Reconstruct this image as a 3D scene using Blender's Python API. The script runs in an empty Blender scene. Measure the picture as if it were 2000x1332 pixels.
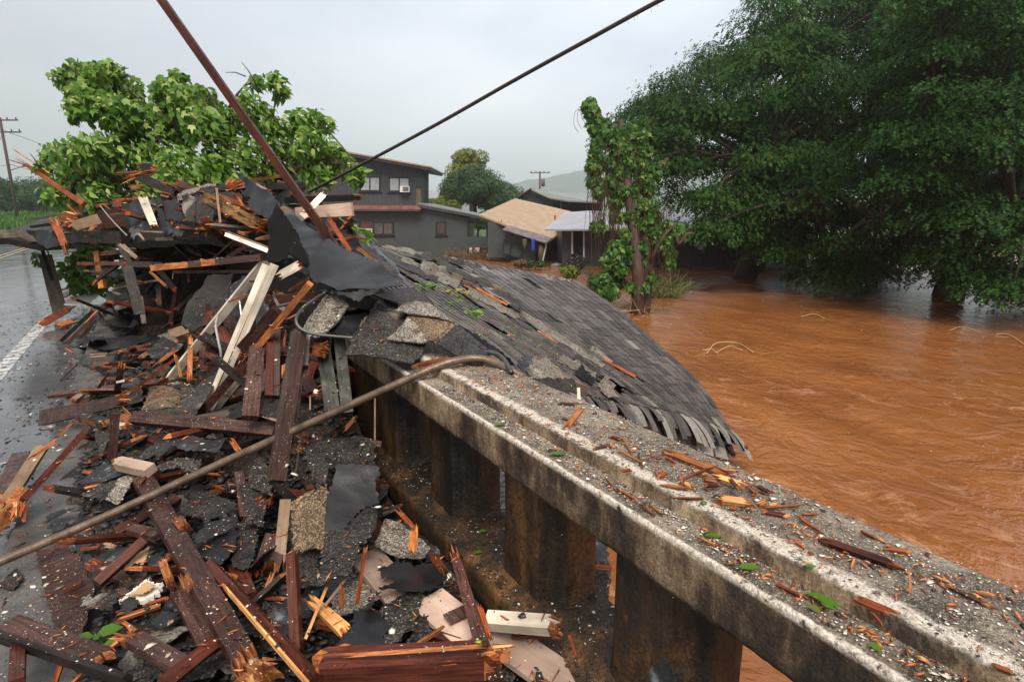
import bpy, bmesh, math, random
import numpy as np
from mathutils import Vector, Matrix, noise
random.seed(7); np.random.seed(7)
S = bpy.context.scene
C = S.collection
# ---------------------------------------------------------------- camera
F = 1150.0; CX, CY = 1000.0, 666.0          # photograph is 2000 x 1332
PITCH = math.radians(12.55); YAW = math.radians(31.43); EYE = Vector((0, 0, 1.9))
cd = bpy.data.cameras.new('camera'); cam = bpy.data.objects.new('camera', cd); C.objects.link(cam)
cd.sensor_width = 36; cd.lens = 36 * F / 2000; cd.clip_end = 5000; cd.clip_start = 0.05
cam.location = EYE; cam.rotation_euler = (math.pi/2 - PITCH, 0, -YAW)
S.camera = cam
# ---------------------------------------------------------------- sky, sun, exposure
w = bpy.data.worlds.new('World'); S.world = w; w.use_nodes = True
nt = w.node_tree; nt.nodes.clear()
SUN_EL = math.radians(55); SUN_ROT = math.radians(205)
out = nt.nodes.new('ShaderNodeOutputWorld'); bg = nt.nodes.new('ShaderNodeBackground')
sky = nt.nodes.new('ShaderNodeTexSky'); sky.sky_type = 'NISHITA'; sky.sun_disc = False
sky.sun_elevation = SUN_EL; sky.sun_rotation = SUN_ROT; sky.air_density = 1; sky.dust_density = 3
tc = nt.nodes.new('ShaderNodeTexCoord'); mp = nt.nodes.new('ShaderNodeMapping'); mp.inputs['Scale'].default_value = (1, 1, 2.6)
nz = nt.nodes.new('ShaderNodeTexNoise'); nz.inputs['Scale'].default_value = 1.9; nz.inputs['Detail'].default_value = 5
nt.links.new(tc.outputs['Generated'], mp.inputs[0]); nt.links.new(mp.outputs[0], nz.inputs[0])
cr = nt.nodes.new('ShaderNodeValToRGB'); cr.color_ramp.elements[0].position = .32; cr.color_ramp.elements[1].position = .68
cr.color_ramp.elements[0].color = (2.7, 2.95, 3.4, 1); cr.color_ramp.elements[1].color = (4.3, 4.4, 4.55, 1)
nt.links.new(nz.outputs[0], cr.inputs[0])
# brighter cloud towards the north-east
dp = nt.nodes.new('ShaderNodeVectorMath'); dp.operation = 'DOT_PRODUCT'; dp.inputs[1].default_value = (.72, .66, .22)
nt.links.new(tc.outputs['Generated'], dp.inputs[0])
mr = nt.nodes.new('ShaderNodeMapRange'); mr.inputs[1].default_value = .45; mr.inputs[2].default_value = 1.0; mr.inputs[3].default_value = .70; mr.inputs[4].default_value = 1.42
nt.links.new(dp.outputs['Value'], mr.inputs[0])
ml = nt.nodes.new('ShaderNodeVectorMath'); ml.operation = 'SCALE'
nt.links.new(cr.outputs[0], ml.inputs[0]); nt.links.new(mr.outputs[0], ml.inputs['Scale'])
mx = nt.nodes.new('ShaderNodeMixRGB'); mx.inputs[0].default_value = .9
nt.links.new(sky.outputs[0], mx.inputs[1]); nt.links.new(ml.outputs[0], mx.inputs[2])
nt.links.new(mx.outputs[0], bg.inputs[0]); bg.inputs[1].default_value = .1
nt.links.new(bg.outputs[0], out.inputs[0])
sl = bpy.data.lights.new('sun', 'SUN'); sl.energy = 2.3; sl.angle = math.radians(35); sl.color = (1, .90, .78)
so = bpy.data.objects.new('sun', sl); C.objects.link(so)
so.rotation_euler = (math.radians(35), 0, math.radians(-25))
S.view_settings.view_transform = 'Standard'; S.view_settings.look = 'None'
S.view_settings.exposure = 1.12; S.view_settings.gamma = 1
S.cycles.max_bounces = 6; S.cycles.volume_bounces = 3; S.cycles.transparent_max_bounces = 12

# ---------------------------------------------------------------- helpers
cp, sp = math.cos(PITCH), math.sin(PITCH); cy_, sy_ = math.cos(YAW), math.sin(YAW)
RIGHT = Vector((cy_, -sy_, 0)); FWD = Vector((sy_, cy_, 0)); UP = Vector((0, 0, 1))
def ray(px, py):
    a = (px-CX)/F; b = -(py-CY)/F
    return RIGHT*a + FWD*(cp+b*sp) + UP*(-sp+b*cp)
def P(px, py, t): return EYE + ray(px, py)*t
def PZ(px, py, z): r = ray(px, py); return EYE + r*((z-EYE.z)/r.z)
def PX(px, py, x): r = ray(px, py); return EYE + r*(x/r.x)
def FW(px, py, D): r = ray(px, py); return EYE + r*(D/r.dot(FWD))
def proj(p):
    d = p-EYE; a = d.dot(RIGHT); f = d.dot(FWD); z = d.z
    dep = f*cp - z*sp; up = f*sp + z*cp
    return (CX+F*a/dep, CY-F*up/dep, dep)
def ss(v, a, b):
    t = min(1, max(0, (v-a)/(b-a))); return t*t*(3-2*t)
def base_h(x, y):
    if x < -.8: return 0.0
    if x < 1.1: return .15
    if x < 1.2: return 1.05
    if x < 1.53: return 1.1
    return -1.5
def H(x, y):
    h = base_h(x, y)
    n = noise.noise(Vector((x*1.7, y*1.7, 3.1)))
    if x < 1.1:
        h += (.10+.05*n)*ss(x, -.75, -.1)*ss(y, 1.0, 2.0)
        h += .36*ss(x, .1, 1.0)*ss(y, 3.0, 4.1)
        h += .13*ss(x, -.9, 0)*ss(y, 3.2, 4.4)*(1-ss(y, 6.5, 8))
        h += .26*ss(x, .2, 1.1)*ss(y, 4.5, 6)
    elif x < 1.53: h += .25*ss(y, 3.9, 4.8)
    elif y > 3.9: h = 1.0
    h = max(h, base_h(x, y)) + (1.3*ss(y, 10.4, 12)*ss(x, -1.0, .2)*(1-ss(x, 1.6, 2.4)) if y > 10 else 0)
    return h
def on(px, py, lift=0.0):
    r = ray(px, py); t = 1.0
    while t < 40:
        p = EYE + r*t
        if p.z <= H(p.x, p.y)+lift: return p
        t += .02
    return EYE + r*12
def rs(x0, y0, s):                      # coordinates read off an enlarged crop
    return lambda X, Y, *k: (x0+X/s, y0+Y/s, *k)
R4 = rs(0, 400, 2.663); R5 = rs(500, 450, 2.96); R6 = rs(0, 850, 2.763); R7 = rs(500, 850, 2.763)
R8 = rs(1100, 700, 2.108); R9 = rs(440, 330, 4.594); R10 = rs(230, 320, 5.55); R11 = rs(700, 760, 2.329)
R12 = rs(1150, 850, 3.806); R13 = rs(0, 300, 5.122); R14 = rs(380, 480, 4.162); R15 = rs(100, 640, 5.124)
R16 = rs(440, 640, 4.439); R17 = rs(0, 430, 5.329); R18 = rs(620, 440, 5.55); R19 = rs(900, 500, 3.33)
RH = rs(640, 270, 5.122); RK = rs(920, 330, 5.791); RT = rs(1300, 0, 2.0); RV = rs(1100, 180, 2.897); RA = rs(0, 0, 2.857)
def pos(s, lift=0.0):
    if isinstance(s, Vector): return s
    if len(s) == 2: return on(s[0], s[1], lift)
    if len(s) == 4: return PZ(s[0], s[1], s[3])
    return P(*s)

def link(name, me, mats=(), parent=None, label=None, cat=None, group=None, kind=None, loc=None):
    o = bpy.data.objects.new(name, me); C.objects.link(o)
    if me is not None:
        for m in (mats if isinstance(mats, (list, tuple)) else [mats]): me.materials.append(m)
    if parent: o.parent = parent
    if loc is not None: o.location = loc
    tag(o, label, cat, group, kind); return o
def tag(o, label=None, cat=None, group=None, kind=None):
    for k, v in (('label', label), ('category', cat), ('group', group), ('kind', kind)):
        if v: o[k] = v
    return o
def empty(name, loc, label=None, cat=None, group=None):
    o = bpy.data.objects.new(name, None); C.objects.link(o); o.location = loc; o.empty_display_size = .1
    bpy.context.view_layer.update() if False else None
    return tag(o, label, cat, group)
def mesh(name, vs, fs, smooth=False, mi=None):
    me = bpy.data.meshes.new(name); me.from_pydata([tuple(v) for v in vs], [], fs)
    if smooth: me.polygons.foreach_set('use_smooth', [True]*len(me.polygons))
    if mi is not None: me.polygons.foreach_set('material_index', mi)
    me.update(); return me
class MB:
    def __init__(s): s.v = []; s.f = []; s.m = []
    def add(s, vs, fs, m=0):
        n = len(s.v); s.v += [Vector(v) for v in vs]; s.f += [tuple(i+n for i in f) for f in fs]; s.m += [m]*len(fs)
    def hexa(s, p, m=0): s.add(p, [(0,3,2,1),(4,5,6,7),(0,1,5,4),(1,2,6,5),(2,3,7,6),(3,0,4,7)], m)
    def box(s, a, b, m=0):
        x0,y0,z0 = a; x1,y1,z1 = b
        s.hexa([(x0,y0,z0),(x1,y0,z0),(x1,y1,z0),(x0,y1,z0),(x0,y0,z1),(x1,y0,z1),(x1,y1,z1),(x0,y1,z1)], m)
    def tube(s, pts, rad, n=8, m=0, cap=True):
        pts = [Vector(p) for p in pts]; rad = rad if isinstance(rad, (list, tuple)) else [rad]*len(pts)
        vs = []; fs = []; u = None
        for i, p in enumerate(pts):
            d = (pts[min(i+1, len(pts)-1)]-pts[max(i-1, 0)]).normalized()
            if u is None: u = d.orthogonal().normalized()
            u = (u-d*u.dot(d)).normalized(); v = d.cross(u)
            for k in range(n):
                a = 2*math.pi*k/n; vs.append(p+(u*math.cos(a)+v*math.sin(a))*rad[i])
        for i in range(len(pts)-1):
            for k in range(n):
                fs.append((i*n+k, i*n+(k+1)%n, (i+1)*n+(k+1)%n, (i+1)*n+k))
        if cap: fs += [tuple(range(n-1, -1, -1)), tuple((len(pts)-1)*n+k for k in range(n))]
        s.add(vs, fs, m)
    def extr(s, front, off, m=0):
        n = len(front); off = Vector(off); s.add([Vector(p) for p in front]+[Vector(p)+off for p in front],
            [tuple(range(n)), tuple(range(2*n-1, n-1, -1))]+[(i, i+n, (i+1)%n+n, (i+1)%n) for i in range(n)], m)
    def build(s, name, mats, parent=None, smooth=False, origin=None, **k):
        o3 = origin if origin is not None else Vector((0,0,0))
        me = mesh(name, [v-o3 for v in s.v], s.f, smooth, s.m)
        bm = bmesh.new(); bm.from_mesh(me); bmesh.ops.recalc_face_normals(bm, faces=bm.faces); bm.to_mesh(me); bm.free()
        return link(name, me, mats, parent, loc=o3 if origin is not None else None, **k)
def spline(pts, n=6):
    pts = [Vector(p) for p in pts]; o = []
    q = [pts[0]*2-pts[1]]+pts+[pts[-1]*2-pts[-2]]
    for i in range(1, len(q)-2):
        for k in range(n):
            t = k/n; a, b, c, d = q[i-1:i+3]
            o.append(.5*((2*b)+(c-a)*t+(2*a-5*b+4*c-d)*t*t+(-a+3*b-3*c+d)*t**3))
    return o+[pts[-1]]

# ---------------------------------------------------------------- materials
def M(name, build):
    m = bpy.data.materials.new(name); m.use_nodes = True; t = m.node_tree
    b = t.nodes['Principled BSDF']; build(t, b); return m
class N:
    def __init__(s, t, coord='Object'):
        s.t = t; s.tc = t.nodes.new('ShaderNodeTexCoord'); s.coord = coord
    def co(s, scale=(1,1,1)):
        m = s.t.nodes.new('ShaderNodeMapping'); m.inputs['Scale'].default_value = scale
        s.t.links.new(s.tc.outputs[s.coord], m.inputs[0])
        oi = s.t.nodes.new('ShaderNodeObjectInfo'); c = s.t.nodes.new('ShaderNodeVectorMath'); c.operation = 'MULTIPLY_ADD'
        s.t.links.new(oi.outputs['Random'], c.inputs[0]); c.inputs[1].default_value = (13, 7, 29)
        s.t.links.new(m.outputs[0], c.inputs[2]); return c.outputs[0]
    def noise(s, sc, scale=(1,1,1), det=4, rough=.55, dist=0):
        n = s.t.nodes.new('ShaderNodeTexNoise'); n.inputs['Scale'].default_value = sc; n.inputs['Detail'].default_value = det
        n.inputs['Roughness'].default_value = rough; n.inputs['Distortion'].default_value = dist
        s.t.links.new(s.co(scale), n.inputs[0]); return n.outputs[0]
    def vor(s, sc, out='Distance', scale=(1,1,1)):
        n = s.t.nodes.new('ShaderNodeTexVoronoi'); n.inputs['Scale'].default_value = sc
        s.t.links.new(s.co(scale), n.inputs[0]); return n.outputs[out]
    def ramp(s, f, stops):
        r = s.t.nodes.new('ShaderNodeValToRGB'); e = r.color_ramp.elements
        while len(e) < len(stops): e.new(.5)
        for i, (p, c) in enumerate(stops):
            e[i].position = p; e[i].color = (c if isinstance(c, tuple) else (c,c,c))+(1,)
        s.t.links.new(f, r.inputs[0]); return r.outputs[0]
    def mix(s, f, a, b, mode='MIX'):
        n = s.t.nodes.new('ShaderNodeMixRGB'); n.blend_type = mode
        for i, v in ((0, f), (1, a), (2, b)):
            if hasattr(v, 'default_value'): s.t.links.new(v, n.inputs[i])
            else: n.inputs[i].default_value = (tuple(v)+(1,)) if isinstance(v, tuple) else ((v,v,v,1) if i else v)
        return n.outputs[0]
    def math(s, op, a, b=0.0):
        n = s.t.nodes.new('ShaderNodeMath'); n.operation = op
        for i, v in ((0, a), (1, b)):
            if hasattr(v, 'default_value'): s.t.links.new(v, n.inputs[i])
            else: n.inputs[i].default_value = v
        return n.outputs[0]
    def attr(s, name):
        n = s.t.nodes.new('ShaderNodeAttribute'); n.attribute_name = name; return n
    def rnd(s):
        n = s.t.nodes.new('ShaderNodeObjectInfo'); return n.outputs['Random']
    def xyz(s):
        n = s.t.nodes.new('ShaderNodeSeparateXYZ'); s.t.links.new(s.tc.outputs[s.coord], n.inputs[0]); return n.outputs
    def set(s, b, col=None, rough=None, bump=None, bs=.3, bd=.01, spec=None):
        if col is not None:
            if hasattr(col, 'default_value'): s.t.links.new(col, b.inputs['Base Color'])
            else: b.inputs['Base Color'].default_value = tuple(col)+(1,)
        if rough is not None:
            if hasattr(rough, 'default_value'): s.t.links.new(rough, b.inputs['Roughness'])
            else: b.inputs['Roughness'].default_value = rough
        if bump is not None:
            n = s.t.nodes.new('ShaderNodeBump'); n.inputs['Strength'].default_value = bs; n.inputs['Distance'].default_value = bd
            s.t.links.new(bump, n.inputs['Height']); s.t.links.new(n.outputs[0], b.inputs['Normal'])
        if spec is not None: b.inputs['Specular IOR Level'].default_value = spec
def wood(c0, c1, wear=None, wearpos=.68, rough=.35, gs=9, specks=None, bs=.5, var=(.7, 1.25)):
    def f(t, b):
        n = N(t); g = n.noise(gs, (.6, 9, 9), 6, .65, .6); l = n.noise(3, (1, 1, 1), 3)
        col = n.mix(n.ramp(g, [(.36, 0.), (.64, 1.)]), c0, c1); k = n.ramp(l, [(.3, .5), (.72, 1.4)]); col = n.mix(1, col, k, 'MULTIPLY')
        v = n.ramp(n.rnd(), [(0, var[0]), (1, var[1])]); col = n.mix(1, col, v, 'MULTIPLY')
        if wear:
            wn = n.noise(7, (.7, 4, 4), 6, .7); wf = n.ramp(wn, [(wearpos, 0.), (wearpos+.03, 1.)]); col = n.mix(wf, col, wear)
        if specks:
            s = n.ramp(n.vor(95), [(.13, 1.), (.2, 0.)]); q = n.ramp(n.noise(9), [(.5, 0.), (.58, 1.)])
            col = n.mix(n.math('MULTIPLY', s, q), col, specks)
        rr = n.ramp(n.noise(14), [(.3, rough-.16), (.68, rough+.25)])
        n.set(b, col, rr, n.math('ADD', g, n.math('MULTIPLY', n.noise(60, (.5,6,6), 3), .4)), bs, .004, spec=.24)
    return f
RAW = (.42, .115, .028)
m_brown = M('brown painted timber', wood((.022,.009,.006), (.088,.037,.027), RAW, .70, .3, specks=(.45,.38,.3)))
m_red = M('red brown stained timber', wood((.036,.009,.005), (.125,.032,.018), RAW, .66, .34))
m_plum = M('purple brown painted timber', wood((.038,.018,.014), (.098,.052,.043), RAW, .75, .3, specks=(.5,.45,.38)))
m_raw = M('fresh split orange wood', wood((.15,.038,.011), (.58,.215,.07), rough=.5, gs=16, bs=.9, var=(.45, 1.3)))
m_rawd = M('fresh split red wood', wood((.09,.018,.006), (.40,.095,.025), rough=.45, gs=16, bs=.9, var=(.45, 1.35)))
m_pale = M('pale fresh split wood', wood((.5,.2,.06), (.75,.42,.16), rough=.5, gs=16, bs=.9))
m_cream = M('old cream paint on wood', wood((.62,.52,.40), (.84,.77,.65), (.12,.07,.04), .66, .5, gs=5))
m_pink = M('pinkish beige painted board', wood((.42,.30,.235), (.50,.37,.30), (.03,.02,.018), .66, .42, gs=3))
m_tan = M('tan painted board', wood((.20,.13,.08), (.30,.20,.13), (.05,.03,.02), .62, .5))
m_greyw = M('weathered grey brown timber', wood((.07,.055,.045), (.19,.15,.12), (.03,.02,.015), .66, .6))
m_gg = M('dark grey green timber', wood((.018,.020,.017), (.062,.064,.052), (.03,.02,.015), .66, .5))
m_dark = M('black stained timber', wood((.008,.006,.005), (.03,.022,.018), (.10,.03,.015), .72, .45))
m_ochre = M('rotten ochre wood', wood((.05,.02,.008), (.34,.17,.045), (.02,.01,.006), .55, .6, gs=6))
def granule(c0, c1, c2, band=None, rough=.75, tiles=False, light=.55):
    def f(t, b):
        n = N(t); v = n.vor(190, 'Color'); s = n.t.nodes.new('ShaderNodeSeparateXYZ'); t.links.new(v, s.inputs[0])
        col = n.ramp(s.outputs[0], [(0, c0), (light, c1), (.97, c2)])
        l = n.ramp(n.noise(5, det=5), [(.3, .55), (.72, 1.3)]); col = n.mix(1, col, l, 'MULTIPLY')
        if band:
            bn = n.ramp(n.noise(2.2, det=2), [(.58, 0.), (.63, 1.)]); col = n.mix(bn, col, n.mix(s.outputs[1], band[0], band[1]))
        cr_ = n.ramp(n.math('ABSOLUTE', n.math('SUBTRACT', n.noise(4.5, det=2), .5)), [(.0, .3), (.006, .3), (.010, 1.)]); col = n.mix(1, col, cr_, 'MULTIPLY')
        ro = n.ramp(n.noise(6), [(.35, rough-.25), (.65, rough)])
        n.set(b, col, ro, n.math('ADD', s.outputs[2], n.math('MULTIPLY', n.noise(4), 3.)), .5, .004, spec=.22)
    return f
m_sh = M('dark granule shingle', granule((.012,.011,.011), (.032,.028,.026), (.11,.095,.085), light=.7))
m_shl = M('pale granule shingle', granule((.045,.04,.036), (.15,.135,.11), (.45,.40,.33)))
m_sht = M('tan granule shingle', granule((.035,.024,.016), (.12,.08,.05), (.32,.23,.14), light=.55))
m_shb = M('shingle with pale unweathered band', granule((.012,.011,.011), (.035,.031,.029), (.13,.115,.1), band=((.07,.065,.058), (.34,.31,.26)), light=.68))
def tar(t, b):
    n = N(t); col = n.ramp(n.noise(5, det=5), [(.3, (.006,.006,.007)), (.75, (.018,.018,.020))])
    sp_ = n.ramp(n.vor(75), [(.07, 1.), (.11, 0.)]); q = n.ramp(n.noise(6), [(.55, 0.), (.62, .6)])
    col = n.mix(n.math('MULTIPLY', sp_, q), col, (.35,.33,.3))
    n.set(b, col, n.ramp(n.noise(9), [(.3, .28), (.7, .5)]), n.math('ADD', n.noise(14, det=7), n.math('MULTIPLY', n.vor(160), .2)), .3, .006, spec=.42)
m_tar = M('wet black tar paper', tar)
m_tarmatte = M('matte black felt underside', lambda t, b: N(t).set(b, (.008,.008,.008), .9, spec=.1))
m_asph = M('torn asphalt underside', lambda t, b: (lambda n: n.set(b, n.ramp(n.noise(12, det=6), [(.45, (.01,.01,.011)), (.6,(.03,.032,.036)), (.72, (.22,.24,.27))]), .55, n.noise(20, det=6), .8, .01))(N(t)))
m_white = M('white painted sheet', lambda t, b: (lambda n: n.set(b, n.ramp(n.noise(6, det=6), [(.3, (.35,.31,.26)), (.45,(.7,.68,.62))]), .45))(N(t)))
def roofsh(t, b):
    n = N(t); a = n.attr('tone').outputs['Fac']
    s = n.t.nodes.new('ShaderNodeSeparateXYZ'); t.links.new(n.vor(90, 'Color'), s.inputs[0])
    col = n.ramp(a, [(0, (.040,.035,.034)), (.8, (.118,.102,.096)), (.86, (.13,.12,.108)), (1, (.26,.25,.22))])
    col = n.mix(1, col, n.ramp(s.outputs[0], [(0, .65), (1, 1.45)]), 'MULTIPLY')
    col = n.mix(1, col, n.ramp(n.noise(1.3, det=5), [(.3, .75), (.7, 1.3)]), 'MULTIPLY')
    n.set(b, col, n.ramp(n.noise(3), [(.35, .38), (.65, .62)]), s.outputs[1], .5, .003)
m_roof = M('wet brown grey roof shingles', roofsh)
def concrete(t, b):
    n = N(t); x, y, z = n.xyz()
    g = n.noise(4.5, det=12, rough=.78); fine = n.noise(120, det=5, rough=.7); mid = n.noise(32, det=7, rough=.72)
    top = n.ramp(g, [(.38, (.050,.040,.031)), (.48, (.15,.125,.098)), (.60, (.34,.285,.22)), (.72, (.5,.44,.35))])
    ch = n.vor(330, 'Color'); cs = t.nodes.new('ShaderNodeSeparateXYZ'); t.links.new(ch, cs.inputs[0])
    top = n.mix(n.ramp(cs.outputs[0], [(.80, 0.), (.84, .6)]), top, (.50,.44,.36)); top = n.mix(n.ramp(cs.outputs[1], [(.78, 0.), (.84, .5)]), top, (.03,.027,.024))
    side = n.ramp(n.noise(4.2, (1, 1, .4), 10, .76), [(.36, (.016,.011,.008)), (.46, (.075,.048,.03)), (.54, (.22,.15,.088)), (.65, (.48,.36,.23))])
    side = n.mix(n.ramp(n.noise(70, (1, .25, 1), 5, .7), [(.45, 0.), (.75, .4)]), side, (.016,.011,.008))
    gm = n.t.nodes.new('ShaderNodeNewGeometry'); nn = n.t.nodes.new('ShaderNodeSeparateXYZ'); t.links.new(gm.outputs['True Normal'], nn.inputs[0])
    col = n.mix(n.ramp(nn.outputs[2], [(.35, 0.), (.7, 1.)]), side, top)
    def near(c, w_):
        d = n.math('ABSOLUTE', n.math('SUBTRACT', n.math('ADD', x, n.math('MULTIPLY', n.math('SUBTRACT', n.noise(16, det=7, rough=.75), .5), w_*3.0)), c)); return n.ramp(n.math('DIVIDE', d, w_), [(.5, 1.), (1., 0.)])
    e = n.math('MAXIMUM', near(1.104, .011), n.math('MULTIPLY', n.math('MULTIPLY', near(1.232, .034), .95), n.ramp(n.math('SUBTRACT', x, 1.0), [(.0, 0.), (.2005, 0.), (.206, 1.)])))
    e = n.math('MULTIPLY', e, n.ramp(n.math('SUBTRACT', z, .5), [(.0, 0.), (.527, 0.), (.54, 1.)]))
    e = n.math('MULTIPLY', e, n.ramp(mid, [(.36, .0), (.47, 1.)]))
    col = n.mix(e, col, n.mix(fine, (.45,.38,.30), (.9,.82,.72)))
    col = n.mix(1, col, n.ramp(fine, [(.32, .55), (.68, 1.4)]), 'MULTIPLY')
    n.set(b, col, n.ramp(g, [(.4, .5), (.6, .85)]), n.math('ADD', mid, n.math('MULTIPLY', fine, .6)), 1, .012, spec=.35)
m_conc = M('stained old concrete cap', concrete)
def pillarc(t, b):
    n = N(t); g = n.noise(3.5, (1.3, 1.3, .35), 7, .66)
    col = n.ramp(g, [(.36, (.010,.007,.005)), (.47, (.030,.019,.010)), (.55, (.07,.035,.013)), (.66, (.18,.085,.03))])
    col = n.mix(n.ramp(n.noise(22, det=8, rough=.75), [(.5, 0.), (.6, .75)]), col, (.016,.011,.008)); col = n.mix(n.ramp(n.noise(11, det=8, rough=.75), [(.6, 0.), (.68, .6)]), col, (.20,.10,.035))
    col = n.mix(1, col, n.ramp(n.noise(90), [(.3, .5), (.7, 1.5)]), 'MULTIPLY')
    n.set(b, col, .45, n.noise(45, det=8, rough=.7), .9, .01)
m_pil = M('algae stained brown concrete', pillarc)
def walk(t, b):
    n = N(t); g = n.noise(4, det=7, rough=.7)
    col = n.ramp(g, [(.3, (.035,.033,.031)), (.7, (.115,.108,.10))])
    col = n.mix(1, col, n.ramp(n.vor(120), [(.1, .5), (.5, 1.2)]), 'MULTIPLY')
    n.set(b, col, n.ramp(n.noise(2.2, det=5), [(.38, .12), (.62, .55)]), n.math('ADD', n.noise(80, det=4), n.math('MULTIPLY', g, 2)), .5, .006)
m_walk = M('wet gritty sidewalk concrete', walk)
def road(t, b):
    n = N(t); g = n.noise(1.1, det=8, rough=.7)
    col = n.ramp(g, [(.3, (.05,.051,.054)), (.7, (.11,.112,.118))])
    col = n.mix(n.ramp(n.noise(5, (1,1,1), 8, .75), [(.60, 0.), (.68, .7)]), col, (.03,.022,.015))
    n.set(b, col, n.ramp(n.noise(1.4, det=4), [(.4, .04), (.62, .2)]), n.noise(90, det=5), .2, .003, spec=.9)
m_road = M('wet asphalt', road)
def paintm(c):
    def f(t, b):
        n = N(t); g = n.noise(9, det=8, rough=.75)
        n.set(b, n.ramp(g, [(.44, (.07,.07,.07)), (.54, c), (.8, c)]), .3, g, .3, .004)
    return f
m_line = M('worn white road paint', paintm((.62,.62,.6))); m_yel = M('worn yellow road paint', paintm((.55,.30,.08)))
def water(t, b):
    n = N(t, 'Object'); big = n.noise(.45, (1, .6, 1), 6, .62, 1.2)
    col = n.ramp(big, [(.3, (.175,.060,.017)), (.7, (.28,.108,.034))])
    f1 = n.ramp(n.noise(1.3, (1, .7, 1), 10, .72, 2.2), [(.54, 0.), (.60, 1.)])
    f2 = n.ramp(n.noise(.3, det=4), [(.42, 0.), (.58, 1.)])
    col = n.mix(n.math('MULTIPLY', n.math('MULTIPLY', f1, f2), .55), col, (.44,.24,.13))
    h = n.math('ADD', n.noise(1.6, (1, .8, 1), 4, .55, 1.6), n.math('MULTIPLY', n.noise(6.5, (1, .8, 1), 3, .5, 1.2), .26))
    n.set(b, col, .11, h, .62, .12, spec=.36)
m_water = M('muddy flood water', water)
def leafm(c0, c1, c2, rough=.4, trans=.35, spec=.35):
    def f(t, b):
        n = N(t); a = n.attr('tone').outputs['Fac']
        col = n.ramp(a, [(0, c0), (.55, c1), (1, c2)]); n.set(b, col, rough, spec=spec)
        tr = t.nodes.new('ShaderNodeBsdfTranslucent'); t.links.new(col, tr.inputs[0])
        m = t.nodes.new('ShaderNodeMixShader'); m.inputs[0].default_value = trans
        t.links.new(b.outputs[0], m.inputs[1]); t.links.new(tr.outputs[0], m.inputs[2])
        t.links.new(m.outputs[0], t.nodes['Material Output'].inputs[0])
    return f
m_leafK = M('bright green broad leaves', leafm((.035,.115,.010), (.14,.28,.03), (.42,.52,.16), trans=.4))
m_leafM = M('dark green feathery foliage', leafm((.008,.026,.005), (.028,.078,.015), (.085,.165,.028), .6, .25, .10))
m_leafV = M('creeper leaves', leafm((.014,.06,.014), (.05,.155,.025), (.18,.28,.045), .45, .35))
m_leafB = M('mid green bush foliage', leafm((.015,.045,.012), (.04,.10,.025), (.10,.18,.04), .6))
m_leafY = M('yellow green foliage', leafm((.06,.10,.01), (.18,.22,.02), (.38,.33,.05), .6))
m_dry = M('brown dry hanging vines', leafm((.08,.04,.022), (.17,.095,.055), (.2,.12,.07), .8, .05))
m_grass = M('grass', leafm((.03,.10,.012), (.08,.19,.03), (.15,.28,.06), .6))
m_bark = M('dark bark', lambda t, b: (lambda n: n.set(b, n.ramp(n.noise(5, (1,1,.25), 7, .7), [(.35, (.012,.008,.006)), (.65, (.06,.038,.026))]), .8, n.noise(9, (1,1,.25), 6), 1, .04))(N(t)))
m_barkr = M('wet reddish bark', lambda t, b: (lambda n: n.set(b, n.ramp(n.noise(5, (1,1,.3), 7, .7), [(.35, (.018,.010,.007)), (.65, (.10,.05,.032))]), .7, n.noise(9, (1,1,.25), 6), 1, .04))(N(t)))
def plain(name, c, rough=.5, var=.2, sc=3, metal=0, bump=None):
    def f(t, b):
        n = N(t); g = n.ramp(n.noise(sc, det=6), [(.3, 1-var), (.7, 1+var)]); n.set(b, n.mix(1, tuple(c), g, 'MULTIPLY'), rough, n.noise(sc*6) if bump else None, bump or 0, .01)
        b.inputs['Metallic'].default_value = metal
    return M(name, f)
def siding(name, c, sc=14, lines=True):
    def f(t, b):
        n = N(t); g = n.ramp(n.noise(1.2, det=7), [(.3, .8), (.7, 1.2)]); x, y, z = n.xyz()
        col = n.mix(1, tuple(c), g, 'MULTIPLY')
        if lines:
            fr = n.math('FRACT', n.math('MULTIPLY', x, 3.6)); k = n.ramp(fr, [(.0, .45), (.07, .45), (.12, 1.)]); col = n.mix(1, col, k, 'MULTIPLY')
        n.set(b, col, .55)
    return M(name, f)
m_wall1 = siding('charcoal board siding', (.040,.046,.052)); m_wall2 = siding('dark green grey panel siding', (.040,.050,.050), lines=False)
m_trim = plain('slate trim', (.05,.056,.066)); m_trimd = plain('dark window trim', (.012,.01,.011), .4)
m_rust = plain('rusty red roof edge', (.22,.085,.05), .6, .4, 2); m_tanr = plain('tan composition roof', (.33,.24,.16), .75, .16, 2.2)
m_tin = plain('pale corrugated tin roof', (.27,.27,.30), .35, .18, 1.5); m_tin2 = plain('grey green tin roof', (.17,.185,.18), .4, .12, 1)
m_tinb = plain('brown streaked tin strip', (.13,.10,.105), .4, .5, 3)
m_glass = plain('dim window glass', (.10,.12,.14), .08, .3, 2); m_curt = plain('window with pale curtain', (.30,.33,.36), .2, .2, 6)
m_curtb = plain('window with brown curtain', (.09,.075,.07), .2, .3, 6); m_ac = plain('white appliance plastic', (.62,.6,.54), .5, .08)
m_acg = plain('appliance grille', (.09,.09,.09), .6); m_black = plain('painted interior shade', (.006,.006,.007), .9)  # m_black: near-black colour painted for shade in and under the houses
m_whitep = plain('white paint trim', (.6,.58,.54), .5); m_blue = plain('blue cloth', (.01,.05,.30), .7)
m_metal = plain('rusty grey conduit', (.15,.105,.075), .42, .5, 14, .5, .3); m_flex = plain('dull galvanised flex', (.10,.10,.095), .5, .3, 8, .6)
m_cable = plain('black rope cable', (.03,.024,.02), .6, .5, 30); m_wire = plain('grey wire', (.28,.28,.26), .5)
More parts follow.
